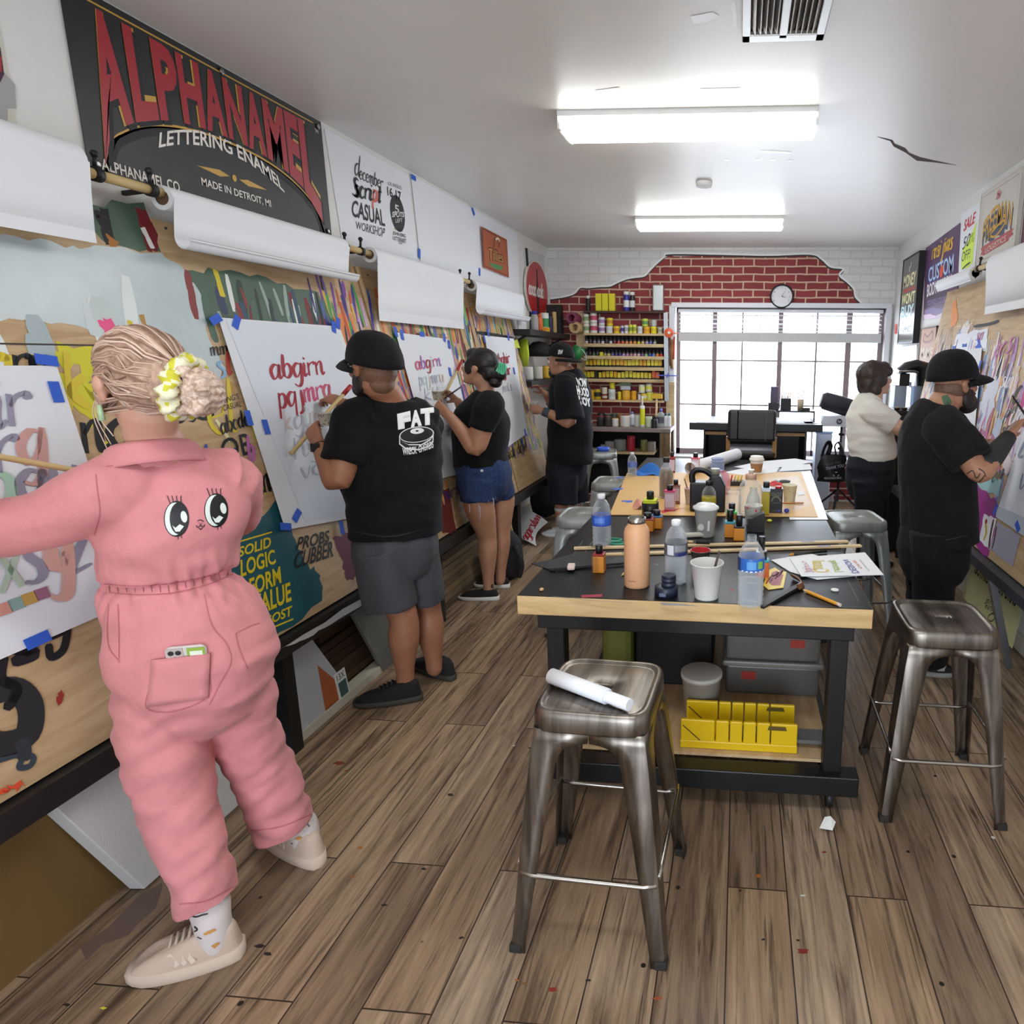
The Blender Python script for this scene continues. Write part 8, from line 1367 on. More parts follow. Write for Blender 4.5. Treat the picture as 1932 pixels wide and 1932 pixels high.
for x, y in ((-.029, .018), (-.015, .018), (-.022, .002)): b.poly(f, [(x+.006*math.cos(q*PI/6), y+.006*math.sin(q*PI/6)) for q in range(12)], M('#17161a', .2), z=.003)
b.build('camera_block', ph, world=True); b = MB(); b.poly(f, [(.002, -.02), (.037, -.02), (.037, .028), (.002, .028)], M('#8fae3a', .4), z=.002); b.poly(f, [(.007, .0), (.032, .0), (.032, .020), (.007, .020)], M('#dfe8d3', .4), z=.003); b.build('card', ph, world=True)
# collar
NC = J(287, 846, 1.45); b = MB(); vs = []; NF = Vector((-.8, .6, 0)); NR = NF.cross(Vector((0, 0, 1))); n = 40
for i in range(n+1):
 q = -PI*.90+2*PI*.90*i/n; d = NR*(math.sin(q)*.080)-NF*(math.cos(q)*.072); fr_ = .5-.5*math.cos(q); dn = -.035*fr_
 for k, z in ((.93, -.035), (.86, .0), (.88, .022), (.96, .030), (1.10, .022), (1.28+.10*fr_, -.006-.012*fr_), (1.36+.22*fr_, -.020-.018*fr_)): vs.append(NC+d*k+Vector((0, 0, z+dn)))
b.add(vs, [(i*7+j, i*7+j+1, (i+1)*7+j+1, (i+1)*7+j) for i in range(n) for j in range(6)], PKM, True); o = b.build('collar', t, world=True); md = o.modifiers.new('s', 'SOLIDIFY'); md.thickness = .003
# body
b = MB(); HF = Vector((-.86, .5, 0)); hc = J(268, 722, 1.43); H, R = head(b, hc, HF, tilt=.06, s=1.0, jaw=.95)
L(b, [H(0, -.02, -.06), J(285, 810, 1.44), J(300, 850, 1.455), J(312, 900, Y)], [.058, .054, .062, (.10, .05)], RT)
L(b, [s[0] for s in sections[1:]], [(s[1][0]*.72, s[1][1]*.7) for s in sections[1:]], RT, n=20)
L(b, [J(260, 925, 1.41), ls, J(100, 975, 1.33), le], [.05, .05, .045, .040], (0, 0, 1)); L(b, [le, le.lerp(lw, .6), lw], [.04, .035, .026], (0, 1, 0)); hand(b, lw, (lw-le)+Vector((-.02, .12, .02)), Vector((-.3, .9, 0)), 1, .95, .9)
L(b, [J(390, 915, 1.53), rs, J(440, 960, 1.66), J(400, 1010, 1.78), J(330, 960, 1.82), J(280, 930, 1.80)], [.05, .05, .045, .04, .034, .026], (0, 1, 0)); hand(b, J(280, 930, 1.80), Vector((-1, .3, .3)), Vector((-.2, .9, -.2)), 1, .95, .8)
HL, TL, HR, TR = pz(462, 1798), pz(250, 1842), pz(606, 1636), pz(508, 1566); na = HL.lerp(TL, .24)+Vector((0, 0, .12)); fa = HR.lerp(TR, .26)+Vector((0, 0, .12))
L(b, [nl[0], nl[2], nl[3], nl[5], na, Vector((na.x, na.y, .05))], [.060, .062, .058, .045, .036, .038], RT); L(b, [fl[0], fl[2], fl[3], fl[4], fa, Vector((fa.x, fa.y, .05))], [.058, .060, .054, .044, .036, .038], RT)
v3, n3_, f3_ = remesh(b, .0052, 3); skinmesh('body', t, v3, f3_, PS); face(t, H, R, 1.0, '#5a6a70', '#8a6a58')
# socks and shoes
SO = M('#d3c9c8', .85, bump=.1, bscale=300)
for a, top, nm in ((na, nl[5], 0), (fa, fl[4], 1)):
 b = MB(); L(b, [a.lerp(top, .75), a, Vector((a.x, a.y, .05)), Vector((a.x-.01, a.y+.005, .04))], [.047, .0415, .040, .032], RT, n=22); v4, n4_, f4_ = remesh(b, .006, 2); p4 = Print()
 if nm == 0:
  p4.poly([(383, 1762), (392, 1757), (405, 1752), (408, 1756), (396, 1762), (386, 1765)], M('#c9924f'), 1); p4.poly([(398, 1785), (410, 1778), (416, 1780), (405, 1790)], M('#c9924f'), 1)
  for q in ([(360, 1728), (370, 1730), (380, 1727), (392, 1724)], [(366, 1748), (372, 1754), (366, 1758)], [(372, 1768), (380, 1772)]): p4.line(q, 3, M('#2a2426'), 1)
 else:
  p4.poly([(555, 1582), (563, 1578), (572, 1580), (562, 1586)], M('#c9924f'), 1)
  for q in ([(550, 1562), (558, 1558), (566, 1560)], [(546, 1590), (552, 1592)], [(580, 1555), (584, 1560)]): p4.line(q, 3, M('#2a2426'), 1)
 skinmesh('sock', t, v4, f4_, SO, p4.lay(v4, f4_, 6))
UP = M('#c3ae9d', .75, bump=.15, bscale=120); SOL = M('#c9b5a4', .7); LC = M('#b5a493', .8)
shoe(t, HL, TL, UP, SOL, .118, .058, sole_h=.038, toe_h=.66, stripe=M('#d6c3b4', .7), lace=LC, name='sneaker'); shoe(t, HR, TR, UP, SOL, .118, .058, sole_h=.038, toe_h=.66, stripe=M('#d6c3b4', .7), lace=LC, name='sneaker')
# hair, bun, scrunchie, glasses
HB = hairm('#8a6b59', '#c3a18d', (30, 12, 12)); b = MB(); e = lambda x, y, z, rx, ry, rz_: b.ball(H(x, y, z), (rx, ry, rz_), DUM, n=24, rot=R)
e(0, -.022, .040, .086, .104, .092); e(0, -.075, .0, .078, .062, .075); e(0, .03, .065, .074, .064, .056); bun = J(372, 738, 1.41); L(b, [H(0, -.09, 0), H(0, -.12, -.01).lerp(bun, .45), bun], [.07, .055, .042], (0, 0, 1)); e(-.074, .02, -.02, .012, .012, .05)
v5, n5, f5 = remesh(b, .006, 3)
for i in range(len(v5)):
 p = Vector(v5[i])-bun; q = math.atan2(p.z, p.dot(RT)); v5[i] += n5[i]*.001*math.sin(q*30)
skinmesh('hair', t, v5, f5, HB); bh = BVHTree.FromPolygons([tuple(p) for p in v5], f5); AX = (H(0, .02, .01)-bun).normalized(); X1 = AX.orthogonal().normalized(); X2 = AX.cross(X1); b = MB(); r5 = random.Random(3); TN_ = [M(c, .5) for c in ('#c9a996', '#a98a78', '#dcc0b0', '#8a6a58')]
for q in range(190):
 a = r5.uniform(0, 2*PI); d0 = (X1*math.cos(a)+X2*math.sin(a)); pts = []; L0 = r5.uniform(.16, .25)
 for k in range(10):
  f = k/9; p = bun+AX*(L0*(1-f)+.035*f)+d0*(.13*math.sin(PI*min(1, .12+.80*(1-f)**.8))+.02); h = bh.find_nearest(p)
  if h[0] is None: break
  pts.append(h[0]+h[1]*.0008)
 ok = len(pts) == 10 and (Matrix(R).transposed() @ (pts[0]-hc)).z > -.055 or r5.random() < .15
 if ok and len(pts) == 10: b.tube(pts, [.0008]+[.0022]*8+[.0012], r5.choice(TN_), n=5, cap=False)
b.build('hair_strands', t, world=True)
b = MB(); cb = bun+Vector((.012, -.01, .0)); b.ball(cb, (.052, .05, .056), DUM, n=22)
for k in range(5): a = k*1.256; b.tube(catmull([cb+Vector((.05*math.cos(a+q*.5), -.045+.006*q, .05*math.sin(a+q*.5)))*(1-.13*q) for q in range(6)], 3), [.014]*16, DUM, n=8)
v6, n6, f6 = remesh(b, .004, 2);
for i in range(len(v6)): p = Vector(v6[i])-cb; v6[i] += n6[i]*.0022*math.sin(math.atan2(p.z, p.x)*18+p.length*160)
skinmesh('hair_bun', t, v6, f6, hairm('#b08f7c', '#e3cdbd', (40, 40, 40)))
ax = (cb-H(0, -.1, .0)).normalized(); qx = ax.orthogonal().normalized(); qy = ax.cross(qx); sc_ = cb-ax*.030; b = MB(); vs = []; n1, n2_ = 64, 12
for i in range(n1):
 a = 2*PI*i/n1; rr_ = .060+.005*math.sin(a*11); c = sc_+(qx*math.cos(a)+qy*math.sin(a))*rr_; rd = (qx*math.cos(a)+qy*math.sin(a))
 for j in range(n2_): q = 2*PI*j/n2_; k = .017+.005*math.sin(a*15+j); vs.append(c+rd*(k*math.cos(q))+ax*(k*1.1*math.sin(q)))
ff = [(i*n2_+j, ((i+1) % n1)*n2_+j, ((i+1) % n1)*n2_+(j+1) % n2_, i*n2_+(j+1) % n2_) for i in range(n1) for j in range(n2_)]
b.add(vs, ff, M('#e8e3c4', .8), True); rr2 = random.Random(2)
for q in range(len(b.m)):
 if rr2.random() < .38: b.m[q] = b.mi(M('#cfc83a', .8))
b.build('scrunchie', t, world=True)
b = MB(); GM = M('#5a4a48', .3, .7); b.tube(catmull([H(-.078, -.012, .008), H(-.082, .03, .006), H(-.075, .085, .004)], 4), .0018, GM, n=6)
for k in (-1, 1): c = H(k*.034, .102, -.004); b.tube([c+R @ Vector((.024*math.cos(q*PI/8), 0, .022*math.sin(q*PI/8))) for q in range(17)], .0016, GM, n=6)
b.tube([H(-.01, .106, 0), H(.01, .106, 0)], .0016, GM, n=6); b.tube([H(.078, -.012, .008), H(.075, .085, .004)], .0018, GM, n=6); b.build('glasses', t, world=True)
b = MB()
for k, (x, y) in enumerate(((.055, -.10), (.045, -.085), (-.03, -.09))): b.tube(catmull([H(-.078, y*-.2, -.02), H(-.085, .02+.02*k, -.07), H(-.07, .03*k, -.12-.02*k)], 4), .0012, M('#d9c2b0', .6), n=5)
b.build('loose_strands', t, world=True); b = MB(); c = H(-.084, .0, -.048); b.tube([c, c+Vector((0, 0, -.035))], [.004, .007], M('#a9c9a0', .4), n=8); b.build('earring', t, world=True)
b = MB(); stick_(b, px(-60, 851, -1.78), px(178, 894, -1.66), .0075, DOW); tag(b.build('maul_stick'), 'wooden maulstick held across the big pastel practice sheet', 'stick')
# ------------------------------------------------------------------ bearded painter in glasses
t = pkg('person in black tee and black cap with white back print painting red letters', pz(765, 1300)); BT_ = fabric('#111114', .9, .22, 14, .15); S2_ = skin('#a9755a')
F = Vector((-.6, .8, 0)); RT = Vector((.8, .6, 0)); Y = 2.66
sec = [tor(735, 752, Y, .10, .07), tor(733, 775, Y, .150, .095), tor(735, 815, Y, .205, .125), tor(738, 860, Y, .212, .142), tor(742, 920, Y, .205, .15), tor(746, 970, Y, .198, .155), tor(748, 1006, Y, .197, .158)]
g = MB(); L(g, [s[0] for s in sec], [s[1] for s in sec], RT, n=32, rnd=False)
ls, le, lw = J(672, 795, 2.56), J(637, 908, 2.44), J(602, 838, 2.50); rs, re, rw = J(800, 800, 2.80), J(745, 860, 3.0), J(650, 764, 2.80)
L(g, [J(700, 785, 2.6), ls, ls.lerp(le, .45), ls.lerp(le, .70)], [.090, .092, .088, .084], (0, 1, 0), n=22, rnd=False); L(g, [J(770, 785, 2.74), rs, rs.lerp(re, .6)], [.090, .090, .085], (0, 1, 0), n=20, rnd=False)
v, nr, fs = remesh(g, .0075, 4); v = folds(v, nr, .012, (6, 6, 12), 2.0); v = folds(v, nr, .005, (16, 16, 24), 8.0)
pr = Print(); WP, KP = M('#e3e3e3', .7, var=.02), M('#151517', .7)
for q, tx in (([(752, 810), (775, 805), (773, 776), (750, 782)], 'F'), ([(776, 806), (795, 802), (792, 773), (776, 776)], 'A'), ([(795, 802), (818, 800), (818, 769), (794, 772)], 'T')): pr.text(tx, [(a-(1 if i in (0, 3) else -1), b_+(1 if i < 2 else -1)) for i, (a, b_) in enumerate(q)], WP, 2, bold=.09); pr.text(tx, [(a+.5, b_-.5) for a, b_ in q], M('#f2f2f2', .7), 3, bold=.03)
pr.ell((786, 820), 33, 15, WP, 1, -.12); pr.ell((786, 820), 31, 13.5, KP, 2, -.12); pr.poly([(753, 822), (756, 832), (770, 838), (795, 838), (812, 828), (818, 818), (818, 830), (812, 842), (790, 850), (765, 848), (753, 838)], WP, 1); pr.poly([(755, 825), (758, 833), (772, 840), (795, 840), (812, 831), (816, 824), (816, 831), (810, 840), (790, 847), (766, 845), (755, 837)], KP, 2); pr.ell((787, 813), 13, 5.5, WP, 3, -.1); pr.ell((787, 813), 3, 1.6, KP, 4)
pr.text('WRECK', [(760, 859), (787, 856), (786, 842), (759, 845)], WP, 3, bold=.03); pr.text('CHORDS', [(790, 855), (818, 845), (818, 831), (789, 841)], WP, 3, bold=.03); pr.line([(668, 1003), (740, 1012), (826, 990)], 2, M('#1d1d21'), 1)
skinmesh('tee_shirt', t, v, fs, BT_, pr.lay(v, fs, 6))
g = MB(); L(g, [J(748, 985, Y), J(748, 1020, Y), J(750, 1050, Y)], [(.165, .125), (.182, .146), (.18, .14)], RT, n=28); k1 = [J(718, 1035, 2.60), J(728, 1085, 2.60), J(740, 1145, 2.60)]; k2 = [J(782, 1035, 2.74), J(792, 1080, 2.76), J(800, 1130, 2.78)]
L(g, k1, [(.112, .125), (.112, .12), (.110, .115)], RT, n=24, rnd=False); L(g, k2, [(.105, .12), (.10, .115), (.098, .11)], RT, n=24, rnd=False); v, nr, fs = remesh(g, .0075, 3); v = folds(v, nr, .014, (12, 12, 4), 4.0); skinmesh('shorts', t, v, fs, fabric('#4a4a50', .6, .2, 10, .1))
b = MB(); HF = Vector((-.9, .45, 0)); hc = J(704, 690, 2.60); H, R = head(b, hc, HF, tilt=-.02, s=1.02); L(b, [H(0, -.02, -.07), J(728, 742, 2.64), J(733, 775, Y)], [.066, .064, (.10, .06)], RT)
L(b, [s[0] for s in sec[1:]]+[J(750, 1050, Y)], [(s[1][0]*.75, s[1][1]*.75) for s in sec[1:]]+[(.14, .11)], RT); L(b, [ls, ls.lerp(le, .5), le, le.lerp(lw, .35), lw], [.062, .058, .050, .047, .030], (0, 1, 0)); L(b, [rs, re, rw], [.06, .048, .028], (0, 0, 1))
hand(b, lw, lw-le+Vector((-.03, .03, .02)), Vector((-.1, .9, .2)), 1, 1.0, .8, thumb=.8); hand(b, rw, Vector((-.85, .15, .35)), Vector((-.2, .3, -.9)), -1, 1.0, .75, thumb=1)
for a, e1, an, hl in ((k1, J(760, 1160, 2.61), J(765, 1285, 2.63), 0), (k2, J(806, 1145, 2.80), J(820, 1258, 2.81), 1)): L(b, [a[0], a[1], e1, e1.lerp(an, .35), e1.lerp(an, .8), Vector((an.x, an.y, .06))], [.09, .085, .062, (.066, .07), .042, .040], RT)
v, nr, fs = remesh(b, .0055, 3); skinmesh('body', t, v, fs, S2_); face(t, H, R, 1.02)
BEA = hairm('#17110f', '#2f241f', (80, 80, 80)); b = MB(); e = lambda x, y, z, rx, ry, rz_: b.ball(H(x, y, z), (rx, ry, rz_), DUM, n=18, rot=R)
e(0, .062, -.098, .058, .046, .042); e(0, .095, -.062, .03, .012, .008)
for k in (-1, 1): e(k*.056, .025, -.07, .016, .036, .045); e(k*.066, .01, -.03, .008, .018, .04)
v, nr, fs = remesh(b, .005, 2); skinmesh('beard', t, v, fs, BEA)
def ball_cap(t, H0, m, s=1.0, back=False, brim=.085, lift=.0, soft=1.0, tb=0):
 H = lambda x, y, z: H0(x, y, z+tb*y)
 b = MB(); n, k = 28, 9; vs = []; sg = -1 if back else 1
 for i in range(k):
  a = (PI/2)*i/(k-1); rr_ = math.cos(a)**.75 if i < k-1 else .0
  for j in range(n): q = 2*PI*j/n; vs.append(H(.092*s*rr_*math.cos(q), s*(-.014+.114*rr_*math.sin(q)-.01*math.sin(a)), s*(.034+lift+.100*soft*math.sin(a)-.012*sg*math.sin(q)*(1-i/k))))
 b.add(vs, [(i*n+j, i*n+(j+1) % n, (i+1)*n+(j+1) % n, (i+1)*n+j) for i in range(k-1) for j in range(n)], m, True); o = b.build('cap', t, world=True); md = o.modifiers.new('s', 'SOLIDIFY'); md.thickness = .004
 c = MB(); c.ball(H(0, -.024*s, s*(.136+lift)), .007, m, n=8); c.build('button', o, world=True)
 c = MB(); vs = [];
 for i in range(13):
  q = PI*(i/12); x = .086*s*math.cos(q); y0 = s*(-.014+.112*math.sin(q)) if not back else s*(-.014-.112*math.sin(q))
  for j in range(4): f = j/3; vs.append(H(x*(1+.04*f), y0+sg*s*f*brim*(math.sin(q)**.6), s*(.030+lift-.012*sg*(1 if not back else -1)+tb*(y0-(y0+sg*s*f*brim*(math.sin(q)**.6)))/s-.022*f*f*(.4+.6*math.sin(q))-.010*abs(math.cos(q))*f)))
 c.add(vs, [(i*4+j, (i+1)*4+j, (i+1)*4+j+1, i*4+j+1) for i in range(12) for j in range(3)], m, True); q = c.build('brim', o, world=True); md = q.modifiers.new('s', 'SOLIDIFY'); md.thickness = .005
 return o
CAPM = fabric('#121215', .85, .15, 60, .1); ball_cap(t, H, CAPM, 1.12, brim=.078, lift=-.022, soft=1.2, tb=.28)
b = MB(); e(0, -.024, -.02, .0755, .087, .072); e(0, -.045, -.07, .056, .05, .05); v, nr, fs = remesh(b, .005, 2); skinmesh('cropped_hair', t, v, fs, hairm('#5e4334', '#8a634c', (90, 90, 90)))
b = MB(); GM = M('#1a1718', .3); b.tube([H(-.080, -.02, .006), H(-.081, .04, .002), H(-.075, .09, -.002)], .003, GM, n=6); b.tube([H(.080, -.02, .006), H(.075, .09, -.002)], .003, GM, n=6)
for k in (-1, 1): c = H(k*.034, .106, -.008); b.tube([c+R @ Vector((.027*math.cos(q*PI/8), 0, .022*math.sin(q*PI/8))) for q in range(17)], .003, GM, n=6)
b.build('glasses', t, world=True); b = MB(); d = (lw-le).normalized(); b.tube([lw-d*.03, lw-d*.005], [(.034, .031)]*2, BLACK, n=18); b.box(lw-d*.018+Vector((.0, -.034, .005)), (.034, .010, .034), M('#1d2226', .2), rot=rz(.3)); b.build('watch', t, world=True)
SHB, SHS = M('#141315', .85, bump=.2, bscale=150), M('#35322a', .7); shoe(t, pz(798, 1318), pz(668, 1332), SHB, SHS, .11, .052, lace=M('#1f1e20'), name='sneaker'); shoe(t, pz(857, 1284), pz(782, 1254), SHB, SHS, .11, .052, lace=M('#1f1e20'), name='sneaker')
def pcup(label, c, m, k=1.0, tilt=None, inn='#d9d0c0'):
 t2 = thing('paper_cup', label, 'cup', c); b = MB(); rr_ = random.Random(5); r0, r1, Hh = .024*k, .032*k, .052*k
 b.lathe([(r0, 0), (r1, Hh), (r1+.002, Hh+.002), (r1-.002, Hh+.001, M(inn)), (r0-.002, .01, M(inn)), (.001, .01, M(inn))], m, n=24, cap=False)
 for i in range(34):
  a, z = rr_.uniform(0, 6.3), rr_.uniform(.05, .9)*Hh; rad = r0+(r1-r0)*z/Hh+.0006; w = .10; b.add([(rad*math.cos(a+q), rad*math.sin(a+q), z+s+.004*math.sin(i)*q/w) for q in (-w, 0, w) for s in (-.002, .002)], [(0, 2, 3, 1), (2, 4, 5, 3)], M('#3b3533'))
 b.build('cup', t2); return t2
hc_ = lw+(lw-le).normalized()*.075; pcup('patterned paper cup held by the painter in glasses and watch', J(617, 803, hc_.y+.03), M('#bdb6a6', .6))
hr = rw+Vector((-.85, .15, .35)).normalized()*.10; b = MB(); tip = J(556, 746, hr.y+.12); a = J(644, 764, hr.y-.02); b.tube([a, a.lerp(tip, .6), a.lerp(tip, .86), tip], [.003, .0055, .004, .006], M('#2a1216', .3), n=8); tag(b.build('paint_brush'), 'dark paint brush held to the red letters by the painter in glasses', 'brush')
t2 = thing('maul_stick', 'wooden maulstick with red tip held by the painter in glasses', 'stick', J(600, 800, 2.62)); b = MB(); a, e = J(549, 856, 2.52), J(662, 728, 2.86); stick_(b, a, a.lerp(e, .86), .0085, DOW); b.build('rod', t2, world=True); b = MB(); stick_(b, a.lerp(e, .86), e, .010, M('#b0282a', .5)); b.build('tip', t2, world=True)
# ------------------------------------------------------------------ person in denim shorts
t = pkg('person in black tee and frayed denim shorts with dark hair in a clip', pz(925, 1118)); S3 = skin('#c08e72'); F = Vector((-.95, .3, 0)); RT = Vector((.3, .95, 0)); Y = 3.95
sec = [tor(920, 738, Y, .09, .065), tor(917, 755, Y, .13, .095), tor(912, 780, Y, .18, .150), tor(908, 812, Y, .185, .168), tor(906, 850, Y, .185, .165), tor(908, 876, Y, .18, .165)]
g = MB(); L(g, [s[0] for s in sec], [s[1] for s in sec], RT, n=28, rnd=False); ls, le, lw = J(922, 768, 3.80), J(897, 846, 3.76), J(846, 782, 3.74); L(g, [J(925, 760, 3.85), ls, ls.lerp(le, .35), ls.lerp(le, .55)], [.085, .088, .084, .08], (0, 1, 0), rnd=False)
rs, re, rw = J(905, 768, 4.1), J(892, 810, 4.16), J(864, 757, 4.08); L(g, [J(910, 760, 4.05), rs, rs.lerp(re, .6)], [.085, .08, .075], (0, 1, 0), rnd=False); v, nr, fs = remesh(g, .0085, 4); v = folds(v, nr, .012, (7, 7, 11), 5.0); skinmesh('tee_shirt', t, v, fs, BT_)
g = MB(); L(g, [J(910, 862, Y), J(912, 885, Y), J(914, 912, Y)], [(.165, .150), (.185, .165), (.185, .16)], RT, n=28); k1 = [J(905, 905, 3.87), J(903, 925, 3.86), J(903, 946, 3.85)]; k2 = [J(930, 905, 4.06), J(940, 920, 4.07), J(943, 936, 4.08)]; L(g, k1, [(.112, .12), (.112, .118), (.11, .115)], RT, rnd=False); L(g, k2, [(.105, .115), (.1, .11), (.098, .105)], RT, rnd=False)
v, nr, fs = remesh(g, .0085, 3); v = folds(v, nr, .009, (14, 14, 9), 6.0); pr = Print(); ST = M('#2a3f78'); pr.line([(884, 876), (886, 900), (900, 905), (925, 902), (928, 880)], 1, ST, 1).line([(930, 868), (940, 900), (932, 930)], 1, ST, 1).ell((909, 888), 3, 2.4, M('#c9cdd6'), 2)
for q in range(9): x = 874+8*q; pr.line([(x, 950-(x-874)*.12), (x+(q % 3)-1, 956-(x-874)*.12)], 1.6, M('#b9c3d6'), 2)
skinmesh('denim_shorts', t, v, fs, fabric('#2a3c63', .85, .4, 40, .3), pr.lay(v, fs, 6)); b = MB();
for u, v_ in ((903, 952), (905, 955), (885, 952), (930, 940)): p = J(u, v_, 3.73); b.tube(catmull([p, p+Vector((.004, 0, -.03)), p+Vector((-.004, 0, -.05 if u != 905 else -.09))], 3), .0018, M('#c3cbd8'), n=5)
b.build('frayed_threads', t, world=True)
b = MB(); HF = Vector((-.97, .12, 0)); hc = J(904, 694, 3.93); H, R = head(b, hc, HF, tilt=-.22, s=.97, jaw=.98); L(b, [H(0, -.02, -.06), J(917, 733, 3.94), J(917, 760, Y)], [.056, .055, (.09, .06)], RT); L(b, [s[0] for s in sec[1:]]+[J(914, 912, Y)], [(s[1][0]*.75, s[1][1]*.75) for s in sec[1:]]+[(.14, .12)], RT)
L(b, [ls, ls.lerp(le, .55), le, le.lerp(lw, .4), lw], [.07, .066, .052, .045, .028], (0, 1, 0)); L(b, [rs, re, rw], [.06, .048, .027], (0, 1, 0)); hand(b, lw, Vector((-.75, .05, .55)), Vector((-.2, .8, .2)), 1, .95, .8, thumb=.8); hand(b, rw, Vector((-.6, -.1, .55)), Vector((-.5, -.6, -.3)), -1, .95, .8, thumb=1)
for a, e1, an in ((k1, J(919, 1012, 3.90), J(922, 1108, 3.89)), (k2, J(946, 1000, 4.08), J(944, 1094, 4.09))): L(b, [a[0], a[2], a[2].lerp(e1, .5), e1, e1.lerp(an, .3), e1.lerp(an, .8), Vector((an.x, an.y, .05))], [.098, .096, .082, .060, (.056, .062), .037, .036], RT)
v, nr, fs = remesh(b, .006, 3); pr = Print(); pr.ell((929, 1106), 3, 4, M('#3a2a28'), 1); skinmesh('body', t, v, fs, S3, pr.lay(v, fs, 4)); face(t, H, R, .97)
HD = hairm('#0c0909', '#1a1312', (14, 14, 50)); b = MB(); e = lambda x, y, z, rx, ry, rz_: b.ball(H(x, y, z), (rx, ry, rz_), DUM, n=20, rot=R); e(0, -.022, .040, .085, .104, .09); e(0, -.085, -.01, .07, .055, .06); e(0, .04, .07, .06, .055, .045); e(0, -.14, .0, .045, .045, .05); e(0, -.12, -.06, .05, .04, .035)
for k in (-1, 1): e(k*.074, .03, .0, .01, .03, .05)
v, nr, fs = remesh(b, .006, 3); v = folds(v, nr, .0025, (14, 14, 50), 2.0); skinmesh('hair', t, v, fs, HD); b = MB(); c = H(-.03, -.165, .035); b.box(c, (.05, .03, .06), M('#7fd8a9', .3), rot=Matrix.Rotation(.5, 3, 'Y'))
for q in range(4): b.bar(c+Vector((-.02+.013*q, -.012, -.03)), c+Vector((-.01+.013*q, -.02, .035)), .007, .008, M('#3fae84', .3))
b.build('hair_clip', t, world=True, bevel=.006); VB, VW = M('#131214', .85), M('#d6d2cc', .6); shoe(t, pz(942, 1131), pz(866, 1130), VB, VW, .075, .046, toe_h=.75, name='slip_on_shoe'); shoe(t, pz(962, 1108), pz(896, 1106), VB, VW, .075, .046, toe_h=.75, name='slip_on_shoe')
pcup('patterned paper cup held by the person in denim shorts', J(826, 755, 3.78), M('#bdb6a6', .6)); b = MB(); a, e_ = J(870, 730, 4.02), J(838, 752, 3.9); b.tube([a, a.lerp(e_, .6), e_], [.006, .005, .004], M('#241518', .4), n=8); tag(b.build('paint_brush'), 'dark paint brush dipped in the cup by the person in denim shorts', 'brush')
t2 = thing('maul_stick', 'wooden maulstick with red tip before the third practice sheet', 'stick', J(850, 740, 4.2)); b = MB(); a, e_ = J(836, 752, 4.02), J(872, 680, 4.42); stick_(b, a, a.lerp(e_, .7), .008, DOW); b.build('rod', t2, world=True); b = MB(); stick_(b, a.lerp(e_, .7), e_, .010, M('#b0282a', .5)); b.build('tip', t2, world=True)
# ------------------------------------------------------------------ person with backwards cap
t = pkg('person in black printed tee and backwards cap, farthest at the left boards', pz(1072, 1000)); S4 = skin('#a97a60'); F = Vector((-.97, .2, 0)); RT = Vector((.2, .97, 0)); Y = 5.5
sec = [tor(1074, 698, Y, .10, .075), tor(1076, 712, Y, .16, .125), tor(1076, 738, Y, .21, .165), tor(1076, 790, Y, .21, .185), tor(1076, 840, Y, .205, .195), tor(1076, 872, Y, .20, .198)]
g = MB(); L(g, [s[0] for s in sec], [s[1] for s in sec], RT, n=28, rnd=False); ls, le, lw = J(1070, 728, 5.28), J(1076, 795, 5.22), J(1022, 775, 5.22); rs, re, rw = J(1068, 726, 5.72), J(1050, 770, 5.75), J(1028, 742, 5.6)
L(g, [J(1076, 722, 5.34), ls, ls.lerp(le, .5), ls.lerp(le, .95)], [.10, .105, .112, .118], (0, 1, 0), rnd=False); L(g, [J(1072, 722, 5.65), rs, re], [.1, .1, .1], (0, 1, 0), rnd=False); v, nr, fs = remesh(g, .010, 4); v = folds(v, nr, .016, (6, 6, 8), 9.0); pr = Print()
pr.text('NOW', [(1092, 728), (1108, 732), (1106, 714), (1086, 712)], WP, 2, bold=.04); pr.text('HOOD', [(1090, 745), (1112, 750), (1110, 733), (1087, 727)], WP, 2, bold=.06); pr.text("'SOY", [(1094, 764), (1116, 768), (1113, 751), (1091, 746)], WP, 2, bold=.06); skinmesh('tee_shirt', t, v, fs, fabric('#101117', .9, .2, 12, .15), pr.lay(v, fs, 4))
g = MB(); L(g, [J(1070, 860, Y), J(1068, 885, Y), J(1068, 905, Y)], [(.18, .17), (.185, .175), (.18, .17)], RT, n=24); k1 = [J(1064, 895, 5.4), J(1062, 925, 5.39), J(1062, 950, 5.38)]; k2 = [J(1082, 895, 5.6), J(1086, 925, 5.62), J(1088, 945, 5.63)]; L(g, k1, [(.12, .13), (.12, .135), (.12, .135)], RT, rnd=False); L(g, k2, [(.115, .12), (.115, .12), (.11, .12)], RT, rnd=False); v, nr, fs = remesh(g, .010, 3); v = folds(v, nr, .014, (10, 10, 6), 3.0); skinmesh('shorts', t, v, fs, fabric('#171823', .75, .3, 10, .2))
b = MB(); HF = Vector((-.96, .28, 0)); hc = J(1056, 682, 5.45); H, R = head(b, hc, HF, s=1.0); L(b, [H(0, -.02, -.07), J(1070, 700, 5.48), J(1075, 715, Y)], [.062, .062, (.1, .07)], RT); L(b, [s[0] for s in sec[1:]]+[J(1068, 905, Y)], [(s[1][0]*.72, s[1][1]*.72) for s in sec[1:]]+[(.14, .12)], RT); L(b, [ls, le, le.lerp(lw, .5), lw], [.06, .05, .044, .03], (0, 1, 0)); L(b, [rs, re, rw], [.058, .048, .028], (0, 1, 0))
hand(b, lw, Vector((-.9, 0, .3)), Vector((-.2, .9, .1)), 1, 1.0, .8); hand(b, rw, Vector((-.7, -.1, .7)), Vector((-.6, -.4, -.4)), -1, 1.0, .7)
